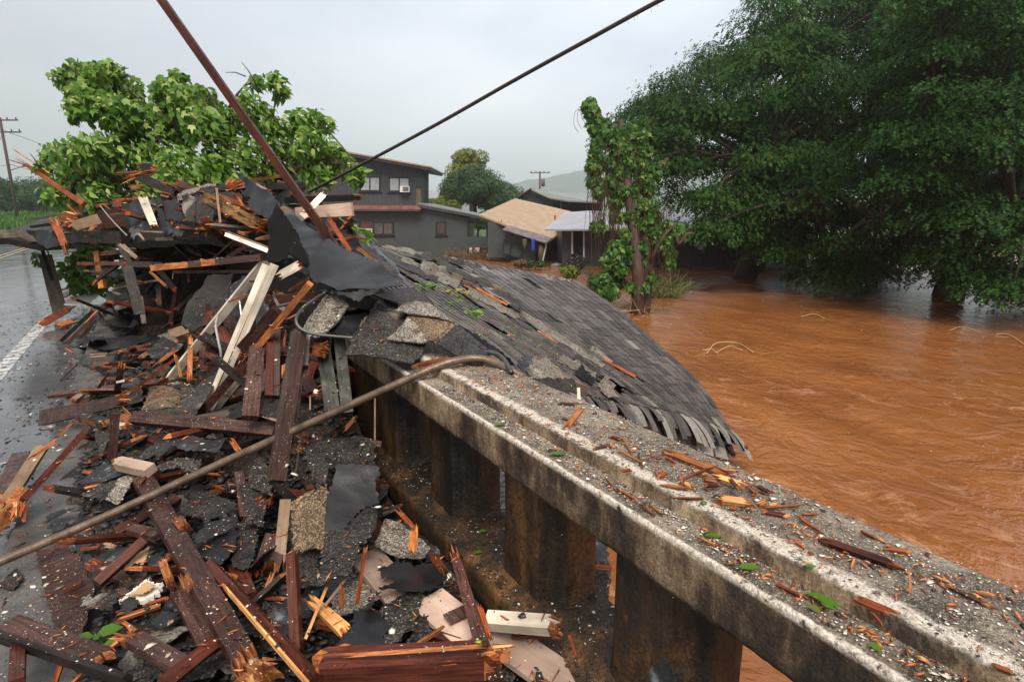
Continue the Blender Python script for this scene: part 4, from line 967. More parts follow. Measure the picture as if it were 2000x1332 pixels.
# second drooping layer of longer torn strips, each a run of tabs
b = MB(); tone = []
for i in range(15):
    v = .28+i*.048+rg.uniform(-.01, .01); p = RS(.975, min(v, .97)); L = rg.uniform(.32, .46); w_ = rg.uniform(.28, .42); d = (RS(1, min(v+.05, 1))-RS(1, max(v-.05, 0))).normalized(); dr = (RS(1, v)-RS(.9, v)).normalized()
    sk = rg.uniform(-.10, .10); k = rg.choice([2, 3]); y0 = 0; fb = rg.uniform(-.16, .06)
    for j in range(k):
        f0, f1 = j/k, (j+1)/k-.012; vs = []
        for f in (f0, (f0+f1)/2, f1):
            q = p+dr*L*.55*f-UP*L*(.35*f+.45*f*f)-UP*(.02+.008*j)+d*sk*f+FWD*fb*f; vs += [q-d*w_*.5-roof_base, q+d*w_*.5-roof_base]
        b.add(vs, [(0, 1, 3, 2), (2, 3, 5, 4)]); tone += [rg.uniform(.86, 1) if rg.random() < .28 else rg.random()*.75]*6
me = mesh('hanging_strips', b.v, b.f, False); at = me.attributes.new('tone', 'FLOAT', 'POINT'); at.data.foreach_set('value', tone); hs_ = link('hanging_strips', me, m_roof, roof); hs_.modifiers.new('t', 'SOLIDIFY').thickness = .006
def ronz(u, v, h=.03): return RS(u, v)+RN(u, v)*h
def rstrip(u0, v0, u1, v1, wv, mat, label, h0=.02, h1=.05, name='loose_shingle_strip'):
    pts = []; n = 8
    for i in range(n+1): f = i/n; pts.append(ronz(u0+(u1-u0)*f, v0+(v1-v0)*f+wv*(.5+.2*math.sin(f*9)), h0+(h1-h0)*abs(math.sin(f*5))))
    for i in range(n, -1, -1): f = i/n; pts.append(ronz(u0+(u1-u0)*f, v0+(v1-v0)*f-wv*(.5+.15*math.sin(f*7)), h0+.004))
    return sheet(name, pts, mat, label, 'shingle strip', amp=.008, jag=.01, step=.09)
def uvn(px, py):
    best = None
    for iu in range(0, 51):
        for iv in range(0, 41):
            q = proj(RS(iu/50, iv/40)); d = (q[0]-px)**2+(q[1]-py)**2
            if best is None or d < best[0]: best = (d, iu/50, iv/40)
    return best[1:]
def rsp(a, b_, w_, mat, label, h0=.02, h1=.05):
    """strip lying on the slope between two pixels, w_ photo pixels wide"""
    n = 10; A = []; B2 = []; rr = nxt(); L = math.hypot(b_[0]-a[0], b_[1]-a[1]); nx_, ny_ = -(b_[1]-a[1])/L, (b_[0]-a[0])/L
    for i in range(n+1):
        f = i/n; x = a[0]+(b_[0]-a[0])*f; y = a[1]+(b_[1]-a[1])*f; k = w_*rr.uniform(.35, .6)
        A.append(ronz(*uvn(x-nx_*k, y-ny_*k), h0+(h1-h0)*rr.random())); B2.append(ronz(*uvn(x+nx_*k, y+ny_*k), h0*.6))
    return sheet('loose_shingle_strip', A+B2[::-1], mat, label, 'shingle strip', amp=.004, jag=.006, step=.07)
rsp(R18(905,430)[:2], R18(1500,672)[:2], 9, m_shl, 'long pale strip of lifted shingles just below the narrow upper gap in the roof', .03, .09)
rsp(R18(1110,445)[:2], R18(1370,520)[:2], 9, m_shl, 'short pale curled shingle beside the narrow upper gap in the roof', .04, .10)
rsp(R18(1200,520)[:2], R18(1540,640)[:2], 9, m_sht, 'tan lifted shingle strip beside the long pale one, left of the slot', .04, .10)
rsp(R19(30,238)[:2], R19(370,412)[:2], 8, m_shl, 'pale strip directly below the slot torn in the roof', .03, .07)
rsp(R19(400,395)[:2], R19(915,725)[:2], 9, m_shl, 'very long pale ragged strip running down the lower roof', .02, .05)
rsp(R19(380,385)[:2], R19(595,486)[:2], 5, m_sht, 'tan strip lying along the upper side of the long pale strip', .02, .04)
rsp(R19(60,140)[:2], R19(375,350)[:2], 11, m_shb, 'light grey lifted shingle row above the torn slot', .05, .10)
rsp(R19(120,165)[:2], R19(255,235)[:2], 9, m_sht, 'tan shingle patch above the light grey lifted row', .03, .05)
rsp(R18(1040,360)[:2], R18(1560,450)[:2], 7, m_sh, 'dark raised shingle row over the narrow upper gap', .07, .12)
rsp(R18(1300,425)[:2], R18(1700,640)[:2], 8, m_sh, 'dark strip folded under raised shingles in the upper roof', .05, .08)
rsp(R18(665,215)[:2], R18(1250,345)[:2], 5, m_shl, 'pale edge strip along the far top edge of the roof, left part', .02, .04)
rsp(R18(1250,345)[:2], R18(1850,480)[:2], 7, m_shb, 'pale edge strip along the far top edge of the roof, right part', .02, .05)
rsp(R19(520,128)[:2], R19(700,165)[:2], 4, m_shl, 'white flashing piece at the far crest of the roof', .03, .05)
rsp(R19(640,680)[:2], R19(870,800)[:2], 11, m_shl, 'pale scuffed shingle flap at the lower roof edge beside the railing', .03, .07)
rsp(R19(720,690)[:2], R19(905,800)[:2], 9, m_shb, 'grey folded shingle flap just above the hole near the roof end', .05, .11)
rsp(R19(730,760)[:2], R19(860,835)[:2], 14, m_tar, 'black felt flap beside the hole near the roof end', .04, .09)
rsp(R19(905,830)[:2], R19(975,960)[:2], 20, m_shl, 'pale hanging shingle at the near side of the hole', .06, .10)
rsp(R18(700,360)[:2], R18(1300,640)[:2], 6, m_sh, 'dark overlapping shingle row leading down from the heap', .04, .07)
rsp(R19(830,600)[:2], R19(985,705)[:2], 7, m_shl, 'thin pale flake lying on the middle of the roof', .015, .03)
for i, (X, Y, X2, Y2, w_, lb) in enumerate([(925,690,1120,795,14,'red splinter lying on the grey roof slope'), (100,235,300,340,12,'orange splinter inside the slot torn in the roof'), (-10,180,70,205,18,'dark red stick poking from the top of the roof slot'), (20,215,260,330,10,'thin orange lath inside the roof slot'), (490,515,600,580,6,'thin twig lying below the long pale strip'), (290,535,340,560,7,'small orange splinter on the lower roof')]):
    x, y = R19(X, Y)[:2]; x2, y2 = R19(X2, Y2)[:2]
    def near(px, py): return ronz(*uvn(px, py), .045)
    put('wood_splinter', near(x, y), near(x2, y2), w_/3.33, m_rawd if 'red' in lb else m_raw, lb, 'splinter', th=.012, K=2)
# sticks projecting from the end of the roof
B_('broken_board', R19(1718,1222,7.9), R19(1775,1292,7.7), 7, m_dark, 'dark stick poking down past the roof end over the water, left of the pair', th=.05, K=2)
B_('broken_board', R19(1790,1205,8.0), R19(1850,1255,7.8), 9, m_red, 'red brown stick poking out at the outermost corner of the roof', th=.05, K=2)
sheet('tar_paper', [R19(1690,1110,7.9), R19(1740,1120,8.2), R19(1815,1190,8.0), R19(1760,1225,7.8), R19(1640,1240,7.5), R19(1600,1215,7.4), R19(1680,1200,7.6)], m_tar, 'black tar paper scrap at the outermost corner of the roof', 'tar paper', amp=.03)
sheet('torn_shingle', [R19(430,640,3.8),(*R19(560,670)[:2],4.0),(*R19(650,760)[:2],3.9),(*R19(665,835)[:2],3.7),(*R19(600,810)[:2],3.6),(*R19(470,790)[:2],3.5),(*R19(370,700)[:2],3.5)], m_shl, 'pale scuffed shingle sheet between the pipe end and the roof edge', 'shingle', amp=.02)
sheet('torn_shingle', [(*R19(590,790)[:2],3.55),(*R19(740,800)[:2],3.9),(*R19(760,860)[:2],3.8),(*R19(690,895)[:2],3.5),(*R19(520,830)[:2],3.3),(*R19(470,800)[:2],3.2)], m_sh, 'dark buckled shingle sheet just behind the railing cap', 'shingle', amp=.03)
B_('broken_board', R19(600,790,3.8), R19(770,860,4.2), 20, m_greyw, 'grey weathered rafter end under the roof edge behind the railing', th=.08)
B_('broken_board', R19(765,865,3.9), R19(768,940,3.6), 6, m_cream, 'thin white upright stick behind the railing cap', th=.02, K=2)

# ---------------------------------------------------------------- roof deck and rubble holding up the top of the heap
deck = sheet('roof_deck_fragment', [(-40,470,9.3),(130,474,9.5),(250,474,8.3),(400,462,7.0),(560,440,5.6),(640,420,7.5),(500,375,9.5),(330,380,11),(180,405,12),(20,448,13)], m_dark, 'dark slab of broken roof deck extended back to shade the hollow in the heap', 'roof deck', th=.10, amp=.05)  # front edge is the roof fragment, the depth is added to shade the hollow
sheet('roof_deck_fragment', [(240,400,6.9),(335,378,6.8),(470,352,6.3),(600,378,5.6),(690,450,5.0),(720,500,4.6),(640,540,4.3),(560,490,4.8),(470,470,5.6),(380,474,6.3),(262,462,7.0)], m_tar, 'black crumpled roof slab under the top of the heap, behind the hanging grey sheets', 'roof deck', th=.05, amp=.07, folds=.05)
sheet('roof_deck_fragment', [(110,425,9.0),(240,398,8.6),(262,470,8.2),(150,478,8.8)], m_dark, 'dark splintered roof deck edge behind the tan board end at left', 'roof deck', th=.08, amp=.05)
# ---------------------------------------------------------------- hand placed boards, beams, splinters
bb, tbm, ws, wc, ts = 'broken_board', 'broken_timber', 'wood_splinter', 'wood_chunk', 'trim_strip'
J = (.05, .05)
# towering and top of heap
B_(tbm, (164,-214,3.88), (655,482,4.15), 14, m_red, 'long red brown stick rising from the heap to the top of the photo', th=.035, n='c', roll=20, K=3)
B_(tbm, R9(670,450,4.35), R9(885,225,4.75), 62/4.6, m_cream, 'pale broken post end leaning against the rising red stick', th=.06, n='c', jag=(0,.04), raw=m_pale)
B_(tbm, R9(560,285,5.2), R9(1222,255,5.0), 58/4.6, m_dark, 'dark horizontal beam in front of the leafy branches and charcoal house', th=.09, n='c', jag=(0,.03))
B_(bb, R9(640,395,5.0), R9(1142,362,4.9), 95/4.6, m_pink, 'pinkish board sticking out right from behind the red stick', th=.04, n='c', taper=1.25)
B_(ws, R9(885,375,4.3), R9(1130,755,3.95), 42/4.6, m_rawd, 'sharp red splinter stuck upright behind the black tar sheet', th=.035, n='c', jag=(.12,0), K=3)
B_(ws, R9(1165,690,4.3), R9(1500,955,3.9), 34/4.6, m_raw, 'orange splinter running along the upper edge of the tar sheet', th=.03, n='c', jag=(.1,.08), K=3)
B_(bb, R9(330,165,5.6), R9(680,150,5.2), 52/4.6, m_tar, 'black felted board lying across the heap top behind the red stick', th=.05, n='c')
B_(ws, R9(0,128,5.6), R9(640,50,5.4), 26/4.6, m_raw, 'long orange splinter across the very top of the heap', th=.03, n='c', jag=(.1,.1), K=4)
burst(B_(ws, R9(10,170,5.5), R9(160,110,5.45), 50/4.6, m_rawd, 'red torn wood clump below the long orange splinter', th=.06, n='c', jag=(.1,.1)), pos(R9(60,150,5.5)), pos(R9(130,110,5.5)), 10, 70/4.6, .6)
B_(ws, R9(560,235,5.2), R9(740,190,5.1), 22/4.6, m_raw, 'orange splinter beside the rising red stick', th=.03, n='c', jag=(.1,.1), K=3)
B_(bb, R9(640,140,5.5), R9(690,170,5.45), 60/4.6, m_brown, 'short brown block end at the heap top right of the red stick', th=.06, n='c')
B_(bb, R9(230,120,5.2), R9(430,225,5.0), 34/4.6, m_pink, 'pale strip of board along the upper tar sheet', th=.03, n='c', jag=(.1,.1))
burst(B_(tbm, R10(865,320,6.0), R10(1640,720,5.0), 120/5.55, m_ochre, 'rotten ochre log broken under the top of the heap', th=.12, n='c', jag=(.15,.1), raw=m_raw, sag=.03), pos(R10(1300,470,5.5)), pos(R10(1180,400,5.6)), 12, 90/5.55, .3)
B_(bb, R10(1050,330,5.9), R10(1430,480,5.6), 50/5.55, m_raw, 'torn orange plank along the top of the rotten log', th=.05, n='c', jag=(.2,.2))
B_(ws, R10(1070,268,5.6), R10(1112,645,5.5), 26/5.55, m_tan, 'thin tan stick hanging straight down in front of the rotten log', th=.02, n='c', K=2)
B_(ws, R10(1190,560,5.7), R10(1212,760,5.6), 14/5.55, m_brown, 'thin brown stick hanging below the rotten log', th=.02, n='c', K=2)
burst(B_(tbm, R10(10,160,7.0), R10(440,78,6.8), 55/5.55, m_rawd, 'layered red splintered plank end at the top left of the heap', th=.07, n='c', jag=(.25,.1), K=8, split=.8), pos(R10(200,120,6.85)), pos(R10(20,165,6.9)), 14, 70/5.55, .3)
B_(bb, R10(210,135,6.9), R10(640,315,6.5), 95/5.55, m_dark, 'black board sloping right from the layered red plank end', th=.05, n='c')
B_(bb, R10(190,20,8.2), R10(430,60,8.0), 80/5.55, m_dark, 'black flap of roofing among the green leaves above the heap', th=.02, n='c', jag=(.1,.1))
B_(bb, R10(245,300,6.4), R10(405,705,6.2), 105/5.55, m_cream, 'peeled pale post hanging down over the grey felt sheets', th=.06, n='c', jag=(.12,.02), taper=.75)
B_(ws, R10(110,255,6.6), R10(310,250,6.5), 40/5.55, m_raw, 'orange splintered stub above the peeled pale post', th=.05, n='c', jag=(.1,.1))
B_(bb, R10(0,305,6.8), R10(180,300,6.7), 26/5.55, m_dark, 'thin dark lath poking left from above the peeled post', th=.03, n='c', K=3)
burst(B_(ws, R10(-60,420,7.6), R10(175,420,7.2), 90/5.55, m_rawd, 'matted clump of red splinters left of the grey felt sheets', th=.12, n='c', jag=(.3,.2), K=10), pos(R13(1240,500,7.2)), pos(R13(1320,470,7.1)), 14, 110/5.1, .8)
B_(ws, R10(260,733,6.0), R10(490,742,5.9), 16/5.55, m_tan, 'tan lath along the bottom of the grey felt sheets', th=.02, n='c', K=2)
B_(ws, R10(230,760,6.2), R10(290,830,6.1), 22/5.55, m_tan, 'short tan stub below the grey felt sheets', th=.02, n='c', K=2)
B_(ws, R13(35,-40,9.4), R13(840,510,8.4), 34/5.1, m_rawd, 'bundle of long red splinters reaching up left in front of the leaves', th=.05, n='c', jag=(.9,0), K=7, taper=1.5)
B_(ws, R13(100,-60,9.3), R13(500,200,8.9), 12/5.1, m_raw, 'thin orange splinter forking from the long red bundle', th=.02, n='c', jag=(.2,0), K=2)
B_(ws, R13(20,40,9.3), R13(420,170,8.9), 10/5.1, m_rawd, 'thinnest splinter at the left of the long red bundle', th=.02, n='c', jag=(.2,0), K=2)
B_(ws, R13(770,385,8.5), R13(895,500,8.3), 12/5.1, m_red, 'small brown splinter right of the foot of the long red bundle', th=.02, n='c', K=2)
B_(bb, R13(265,672,9.4), R13(720,592,9.0), 22/5.1, m_greyw, 'grey lath jutting left over the roadside', th=.04, n='c', K=3)
B_(bb, R13(320,735,9.6), R13(560,700,9.3), 30/5.1, m_dark, 'dark double lath jutting left below the grey lath', th=.06, n='c', K=3)
B_(bb, R13(610,570,9.0), R13(1140,505,8.6), 36/5.1, m_rawd, 'splintered red edge on top of the left roof slab', th=.05, n='c', jag=(.3,.2), K=8)
B_(bb, R13(850,520,8.9), R13(1120,490,8.7), 30/5.1, m_asph, 'grey shingle strip on top of the left roof slab', th=.02, n='c')
B_(bb, R13(960,640,8.4), R13(1290,580,8.0), 12/5.1, m_tan, 'thin tan lath along the dark slab right of the tan board end', th=.03, n='c', K=3)
B_(bb, R13(980,690,8.3), R13(1310,660,8.0), 130/5.1, m_brown, 'wide dark brown fascia under the thin tan lath', th=.04, n='c')
B_(bb, R13(690,740,8.2), R13(975,655,8.0), 105/5.1, m_tan, 'tan board end with a cut face at the left of the heap', th=.06, n='c', jag=(.08,0))
burst(B_(ws, R13(560,640,8.6), R13(830,650,8.4), 90/5.1, m_raw, 'burst orange splinters behind the tan board end', th=.1, n='c', jag=(.25,.25), K=10, raw=m_raw), pos(R13(720,650,8.3)), pos(R13(600,630,8.4)), 14, 110/5.1, .6)
burst(B_(tbm, R13(510,600,8.3), R13(690,1020,8.1), 72/5.1, m_rawd, 'orange rotten post stub hanging in front of the dark fascia', th=.1, n='c', jag=(.3,.12), K=8, raw=m_ochre), pos(R13(560,700,8.2)), pos(R13(520,610,8.2)), 9, 70/5.1)
B_(tbm, R13(-60,822,9.7), R13(620,828,9.3), 112/5.1, m_greyw, 'grey brown fascia beam reaching off the left edge above the road', th=.08, n='c', jag=(.1,0))
B_(tbm, R13(560,830,9.2), R13(1250,840,8.0), 118/5.1, m_dark, 'black fascia beam continuing right behind the orange post stub', th=.10, n='c')
B_(bb, R13(15,870,9.6), R13(230,885,9.5), 14/5.1, m_rawd, 'broken red slivers under the left end of the fascia beam', th=.02, n='c', jag=(.2,.2), K=5)
sheet('tar_paper', [R13(250,768,9.3), R13(480,765,9.1), R13(600,890,9.0), R13(600,920,9.0), R13(470,955,9.1), R13(400,900,9.2), R13(350,850,9.3)], m_tar, 'black felt draped over the fascia beam above the grey post', 'tar paper', amp=.02)
# posts at the left
B_(tbm, (88,498,10.4), (118,612,10.6), 26, m_greyw, 'grey brown post leaning on the road under the fascia beam', th=.12, n='c', taper=1.15)
B_(bb, R17(425,262,10.2), R17(545,625,10.2), 42/5.33, m_dark, 'black batten down the front of the leaning grey post', th=.03, n='c')
B_(bb, R17(495,300,10.4), R17(530,520,10.6), 16/5.33, m_greyw, 'thin stick behind the leaning grey post', th=.03, n='c', K=2)
B_(tbm, R17(1015,330,8.8), R17(1070,710,8.8), 55/5.33, m_raw, 'orange edged stud standing in the hollow in front of leaves', th=.08, n='c', roll=35)
B_(tbm, R17(1060,300,8.7), R17(1095,715,8.9), 40/5.33, m_dark, 'black stud right beside the orange edged stud', th=.08, n='c')
B_(bb, R17(810,452,8.2), R17(1345,452,7.6), 32/5.33, m_red, 'red brown lath lying level across the left hollow', th=.03, n='c', taper=1.3, K=3)
B_(bb, R17(1345,455,7.6), R17(1700,470,7.0), 60/5.33, m_brown, 'dark brown board continuing right of the level red lath', th=.03, n='c')
B_(ws, R17(1285,262,7.6), R17(1425,395,7.5), 34/5.33, m_tan, 'short tan stick slanting in the left hollow', th=.03, n='c', K=3)
B_(bb, R17(1240,250,8), R17(1350,460,7.9), 60/5.33, m_dark, 'dark slanting board in the left hollow', th=.03, n='c')
B_(bb, R17(1215,330,8.2), R17(1275,480,8.2), 26/5.33, m_dark, 'narrow dark stick in front of the grey folded felt', th=.03, n='c', K=3)
B_(bb, R4(662,320,7.2), R4(728,570,7.0), 58/2.66, m_sh, 'dark speckled shingle strip hanging vertically in the hollow', th=.015, n='c')
B_(bb, R4(730,480,7.6), R4(750,620,7.4), 26/2.66, m_greyw, 'grey stub right of the hanging speckled strip', th=.03, n='c', K=3)
# planks across the dark hollow
B_(bb, R10(440,1125,5.2), R10(1625,1005,4.5), 95/5.55, m_plum, 'wet purple brown plank with a white chip, crossing the dark hollow', th=.05, n='u', split=.5)
B_(bb, R10(620,1172,5.3), R10(1500,1168,4.6), 32/5.55, m_red, 'thin orange edged board just below the wet purple plank', th=.04, n='c', split=.9)
B_(bb, R10(695,1110,4.95), R10(868,1102,4.9), 22/5.55, m_cream, 'white paint chip lying on the wet purple plank', th=.004, n='u', jag=(.03,.03))
B_(ws, R10(762,1190,5.2), R10(772,1300,5.1), 20/5.55, m_raw, 'small orange splinter dangling below the thin board', th=.02, n='c', jag=(0,.05), K=3)
B_(ws, R10(600,1185,5.2), R10(592,1248,5.2), 8/5.55, m_white, 'tiny white strip dangling below the purple plank', th=.01, n='c', K=1)
B_(ts, R10(1180,770,4.9), R10(1645,950,4.3), 44/5.55, m_cream, 'short cream moulding pointing left from the black tar flap', th=.03, n='c')
B_(ts, R10(1205,748,4.95), R10(1655,920,4.35), 26/5.55, m_tan, 'tan wood strip lying on the short cream moulding', th=.02, n='c')
B_(ws, R10(1285,735,5.4), R10(1420,775,5.3), 36/5.55, m_raw, 'bright orange chip above the short cream moulding', th=.04, n='c', jag=(.1,.02))
B_(bb, R10(1205,1005,5.6), R10(1380,890,5.3), 45/5.55, m_red, 'reddish stick slanting in shadow above the purple plank', th=.04, n='c', K=3)
B_(ws, R10(1035,1025,5.7), R10(1250,830,5.5), 20/5.55, m_brown, 'thin brown stick slanting in the shadowed hollow', th=.02, n='c', K=2)
B_(bb, R10(420,820,6.3), R10(620,815,6.2), 30/5.55, m_greyw, 'dim brown slat in the upper part of the dark hollow', th=.03, n='c', K=3)
B_(bb, R10(690,790,6.3), R10(960,800,6.2), 14/5.55, m_brown, 'dim thin slat right of the brown slat in the hollow', th=.03, n='c', K=3)
B_(ws, R10(355,1175,6.1), R10(530,1332,5.9), 30/5.55, m_raw, 'orange stick slanting down right in the lower left hollow', th=.03, n='c', K=3)
B_(bb, R10(30,880,7.2), R10(210,1030,7.0), 30/5.55, m_tan, 'tan slat slanting left of the dark hollow', th=.03, n='c', K=3)
# cream planks and their neighbours
B_(bb, R4(868,922,5.1), R4(1385,290,4.5), 40/2.66, m_cream, 'long cream plank with ragged tan edge leaning in the middle of the heap', th=.05, n='c', jag=(.05,0), roll=14, taper=1.1)
B_(bb, R4(1062,1072,4.25), R4(1382,312,4.05), 23/2.66, m_cream, 'left one of two long white boards leaning side by side', th=.014, n='c', roll=-4, taper=1.7)
B_(bb, R4(1098,1068,4.2), R4(1428,312,4.0), 24/2.66, m_cream, 'right one of two long white boards leaning side by side', th=.014, n='c', roll=5, taper=1.8)
B_(bb, R4(1425,385,3.95), R4(1595,292,3.8), 46/2.66, m_cream, 'short greyish white board behind the two white boards near the tar flap', th=.03, n='c', jag=(.1,.04))
B_(bb, R14(450,290,4.3), R14(520,296,4.2), 18/4.2, m_dark, 'black nail like stick crossing the cream plank', th=.01, n='c', K=2)
B_(ws, R14(255,462,4.6), R14(470,395,4.3), 16/4.2, m_rawd, 'thin red splinter across the cream plank', th=.015, n='c', jag=(.05,.05), K=2)
B_(ws, R14(365,450,4.45), R14(380,570,4.4), 10/4.2, m_cream, 'thin cream sliver hanging from the cream plank', th=.008, n='c', K=1)
pipe('loose_wire', [R14(188,575,4.4), R14(172,650,4.35), R14(195,780,4.3), R14(215,880,4.3), R14(208,975,4.35)], .009, m_wire, 'pale grey bent wire hanging beside the cream plank', 'wire')
B_(bb, R4(1028,1108,4.1), R4(1375,700,3.85), 44/2.66, m_brown, 'dark brown board edge under the long orange splintered plank', th=.05, n='c')
B_(tbm, R4(1235,868,3.95), R4(1612,410,3.55), 34/2.66, m_raw, 'long bright orange split plank slanting up to the tar sheet', th=.04, n='c', jag=(.15,0), K=6)
B_(bb, R4(1262,745,4.1), R4(1440,545,4.0), 62/2.66, m_brown, 'brown timber end with orange split, left of the orange plank', th=.06, n='c', split=.6)
B_(bb, R4(1432,440,4.15), R4(1485,555,4.1), 58/2.66, m_plum, 'short wide brown board right of the two white boards', th=.04, n='c', jag=(.05,0))
B_(bb, R14(600,440,4.2), R14(1035,410,3.9), 75/4.2, m_red, 'red brown beam lying level behind the orange plank', th=.06, n='c')
B_(ws, R14(760,372,3.9), R14(925,262,3.75), 22/4.2, m_rawd, 'small red splinter pointing up at the tar sheet', th=.02, n='c', jag=(.08,0), K=3)
B_(ws, R14(718,612,3.7), R14(890,528,3.6), 12/4.2, m_raw, 'thin orange splinter right of the long orange plank', th=.012, n='c', jag=(.08,.02), K=2)
B_(ws, R14(545,705,3.75), R14(745,655,3.7), 10/4.2, m_raw, 'tiny orange sliver peeling from the orange plank', th=.01, n='c', jag=(.08,.02), K=2)
B_(bb, R4(1098,560,4.9), R4(1195,745,4.7), 58/2.66, m_red, 'reddish board slanting down between the cream plank and white boards', th=.04, n='c')
B_(bb, R4(1180,590,5.0), R4(1240,720,4.8), 80/2.66, m_plum, 'purple brown board behind the white boards', th=.04, n='c')
B_(bb, R4(1082,520,5.3), R4(1045,830,5.0), 26/2.66, m_red, 'narrow red upright stick left of the cream plank', th=.03, n='c', K=3)
B_(ws, R4(992,665,5.0), R4(985,935,4.7), 26/2.66, m_raw, 'orange upright splinter at the lower end of the cream plank', th=.03, n='c', jag=(.05,.06), K=4)
B_(ws, R4(908,768,4.9), R4(945,912,4.7), 18/2.66, m_ochre, 'bent ochre splinter against the cream plank', th=.02, n='c', jag=(.04,.03), K=3, sag=.06)
B_(bb, R4(1000,825,5.0), R4(1090,855,4.8), 26/2.66, m_red, 'short red board right of the orange upright splinter', th=.03, n='c', K=3)
B_(bb, R16(280,130,3.85), R16(215,780,3.45), 140/4.44, m_plum, 'wide wet red brown board standing in the middle of the heap', th=.04, n='c', jag=(.03,0))
B_(bb, R16(395,60,3.85), R16(375,600,3.55), 66/4.44, m_red, 'dark red edged board standing right of the wide wet board', th=.04, n='c')
B_(bb, R16(450,30,3.85), R16(440,600,3.6), 60/4.44, m_brown, 'narrow dark board standing right of the dark red edged board', th=.04, n='c')
B_(ws, R16(530,10,3.8), R16(500,180,3.7), 20/4.44, m_rawd, 'thin red splinter between standing boards below the orange plank', th=.02, n='c', jag=(.1,.02), K=2)
B_(ws, R16(515,290,3.6), R16(510,440,3.55), 48/4.44, m_raw, 'orange wood patch seen between the standing boards', th=.03, n='c', jag=(.1,.05))
B_(ws, R16(120,420,4.1), R16(235,330,4.0), 50/4.44, m_rawd, 'wedge of red split wood below the orange plank', th=.04, n='c', jag=(.15,0))
B_(tbm, R16(640,30,3.25), R16(440,1332,2.95), 100/4.44, m_plum, 'tall plum brown post standing in front of the heap', th=.09, n='c', roll=-18, taper=1.15)
B_(bb, R16(700,60,3.33), R16(680,345,3.25), 75/4.44, m_greyw, 'shorter brown block joined to the right side of the tall post', th=.07, n='c')
B_(bb, R16(640,360,3.3), R16(545,1100,3.1), 90/4.44, m_brown, 'dark side board along the right of the tall post', th=.05, n='c')
B_(tbm, R6(1490,560,2.85), R6(1425,755,2.72), 130/2.76, m_plum, 'lower end of the tall post with split brown end', th=.09, n='c', jag=(0,.03))
B_(bb, R6(1540,350,2.9), R6(1500,755,2.75), 60/2.76, m_tan, 'tan brown board against the lower right of the tall post', th=.05, n='c', jag=(0,.04))
burst(B_(wc, R16(755,180,3.4), R16(885,200,3.35), 120/4.44, m_raw, 'orange rounded break of a stud beside the tall post', th=.06, n='c', jag=(.03,.03), K=8), pos(R16(830,190,3.33)), pos(R16(875,200,3.3)), 7, 100/4.44, .5)
B_(bb, R16(830,40,3.5), R16(930,720,3.3), 125/4.44, m_gg, 'left one of two grey green boards standing at the railing end', th=.03, n='c')
B_(bb, R16(985,60,3.5), R16(1060,740,3.3), 100/4.44, m_gg, 'right one of two grey green boards standing at the railing end', th=.03, n='c', sag=.02)
B_(bb, R16(700,430,3.5), R16(760,560,3.45), 110/4.44, m_red, 'dark red board in shadow right of the tall post', th=.03, n='c')
B_(wc, R16(755,545,3.3), R16(815,560,3.3), 36/4.44, m_cream, 'white rag like chip in shadow right of the tall post', th=.02, n='c', jag=(.01,.01))
B_(ws, R16(735,600,3.3), R16(735,715,3.25), 14/4.44, m_tan, 'small upright tan sliver in shadow right of the tall post', th=.01, n='c', K=2)
B_(ws, R16(1150,750,3.0), R16(1010,915,3.0), 34/4.44, m_raw, 'frayed orange splinter in the dark just below the pipe', th=.03, n='c', jag=(.1,.02), K=5)
B_(bb, R16(675,930,3.15), R16(850,960,3.1), 62/4.44, m_plum, 'purple brown board end between the tall post and the slumped shingle', th=.03, n='c')
B_(bb, R16(1265,995,3.2), R16(1358,1008,3.2), 52/4.44, m_brown, 'brown rounded stub against the railing post', th=.04, n='c', K=4)
B_(ws, R16(1298,540,3.4), R16(1296,1060,3.25), 14/4.44, m_tan, 'long thin upright stick in front of the first dark baluster', th=.012, n='c', K=2)
B_(ws, R16(655,940,3.0), R16(600,1320,2.85), 16/4.44, m_dark, 'thin dark rod beside the tall post', th=.012, n='c', K=2)
B_(ws, R16(615,1030,3.05), R16(690,1080,3.0), 44/4.44, m_raw, 'small orange board end beside the thin dark rod', th=.02, n='c', jag=(.02,.02))
# middle left field
B_(tbm, R15(835,905), R15(2260,1035), 115/5.12, m_plum, 'heavy purple brown beam with bright orange broken left end', lift=.24, th=.07, n='m', roll=25)
burst(B_(ws, R15(680,900), R15(860,925), 85/5.12, m_raw, 'bright orange splintered butt of the heavy purple brown beam', lift=.22, th=.05, n='c', jag=(.06,.02), K=7), pos(R15(780,915), .2), pos(R15(690,905), .2), 9, 80/5.12, .25)
burst(B_(bb, R15(-100,905), R15(770,720), 165/5.12, m_brown, 'wide dark brown board pointing at the road, broken at its right end', lift=.16, lift2=.24, th=.035, n='c', jag=(0,.09), roll=-15, taper=.55), pos(Vector(pos(R15(700,715), .25))), pos(Vector(pos(R15(800,700), .27))), 6, 90/5.12, .3)
B_(bb, R15(10,675), R15(1115,545), 50/5.12, m_red, 'long narrow red board lying across the sidewalk edge', lift=.12, lift2=.16, th=.03, K=3)
B_(bb, R15(660,640), R15(705,360), 72/5.12, m_red, 'red stub wrapped with a white band', lift=.12, lift2=.42, th=.05, n='c', jag=(0,.03))
B_(bb, R15(655,545), R15(728,530), 22/5.12, m_white, 'white band around the red stub', lift=.27, lift2=.28, th=.008, n='c', K=2)
B_(bb, R15(410,690), R15(590,430), 55/5.12, m_brown, 'dark pointed stake rising from the long narrow red board', lift=.10, lift2=.3, th=.04, n='c', taper=.25, split=.5)
B_(ws, R15(395,405), R15(700,372), 28/5.12, m_raw, 'orange splinter lying left of the white banded stub', lift=.08, th=.02, jag=(.1,.03), K=4)
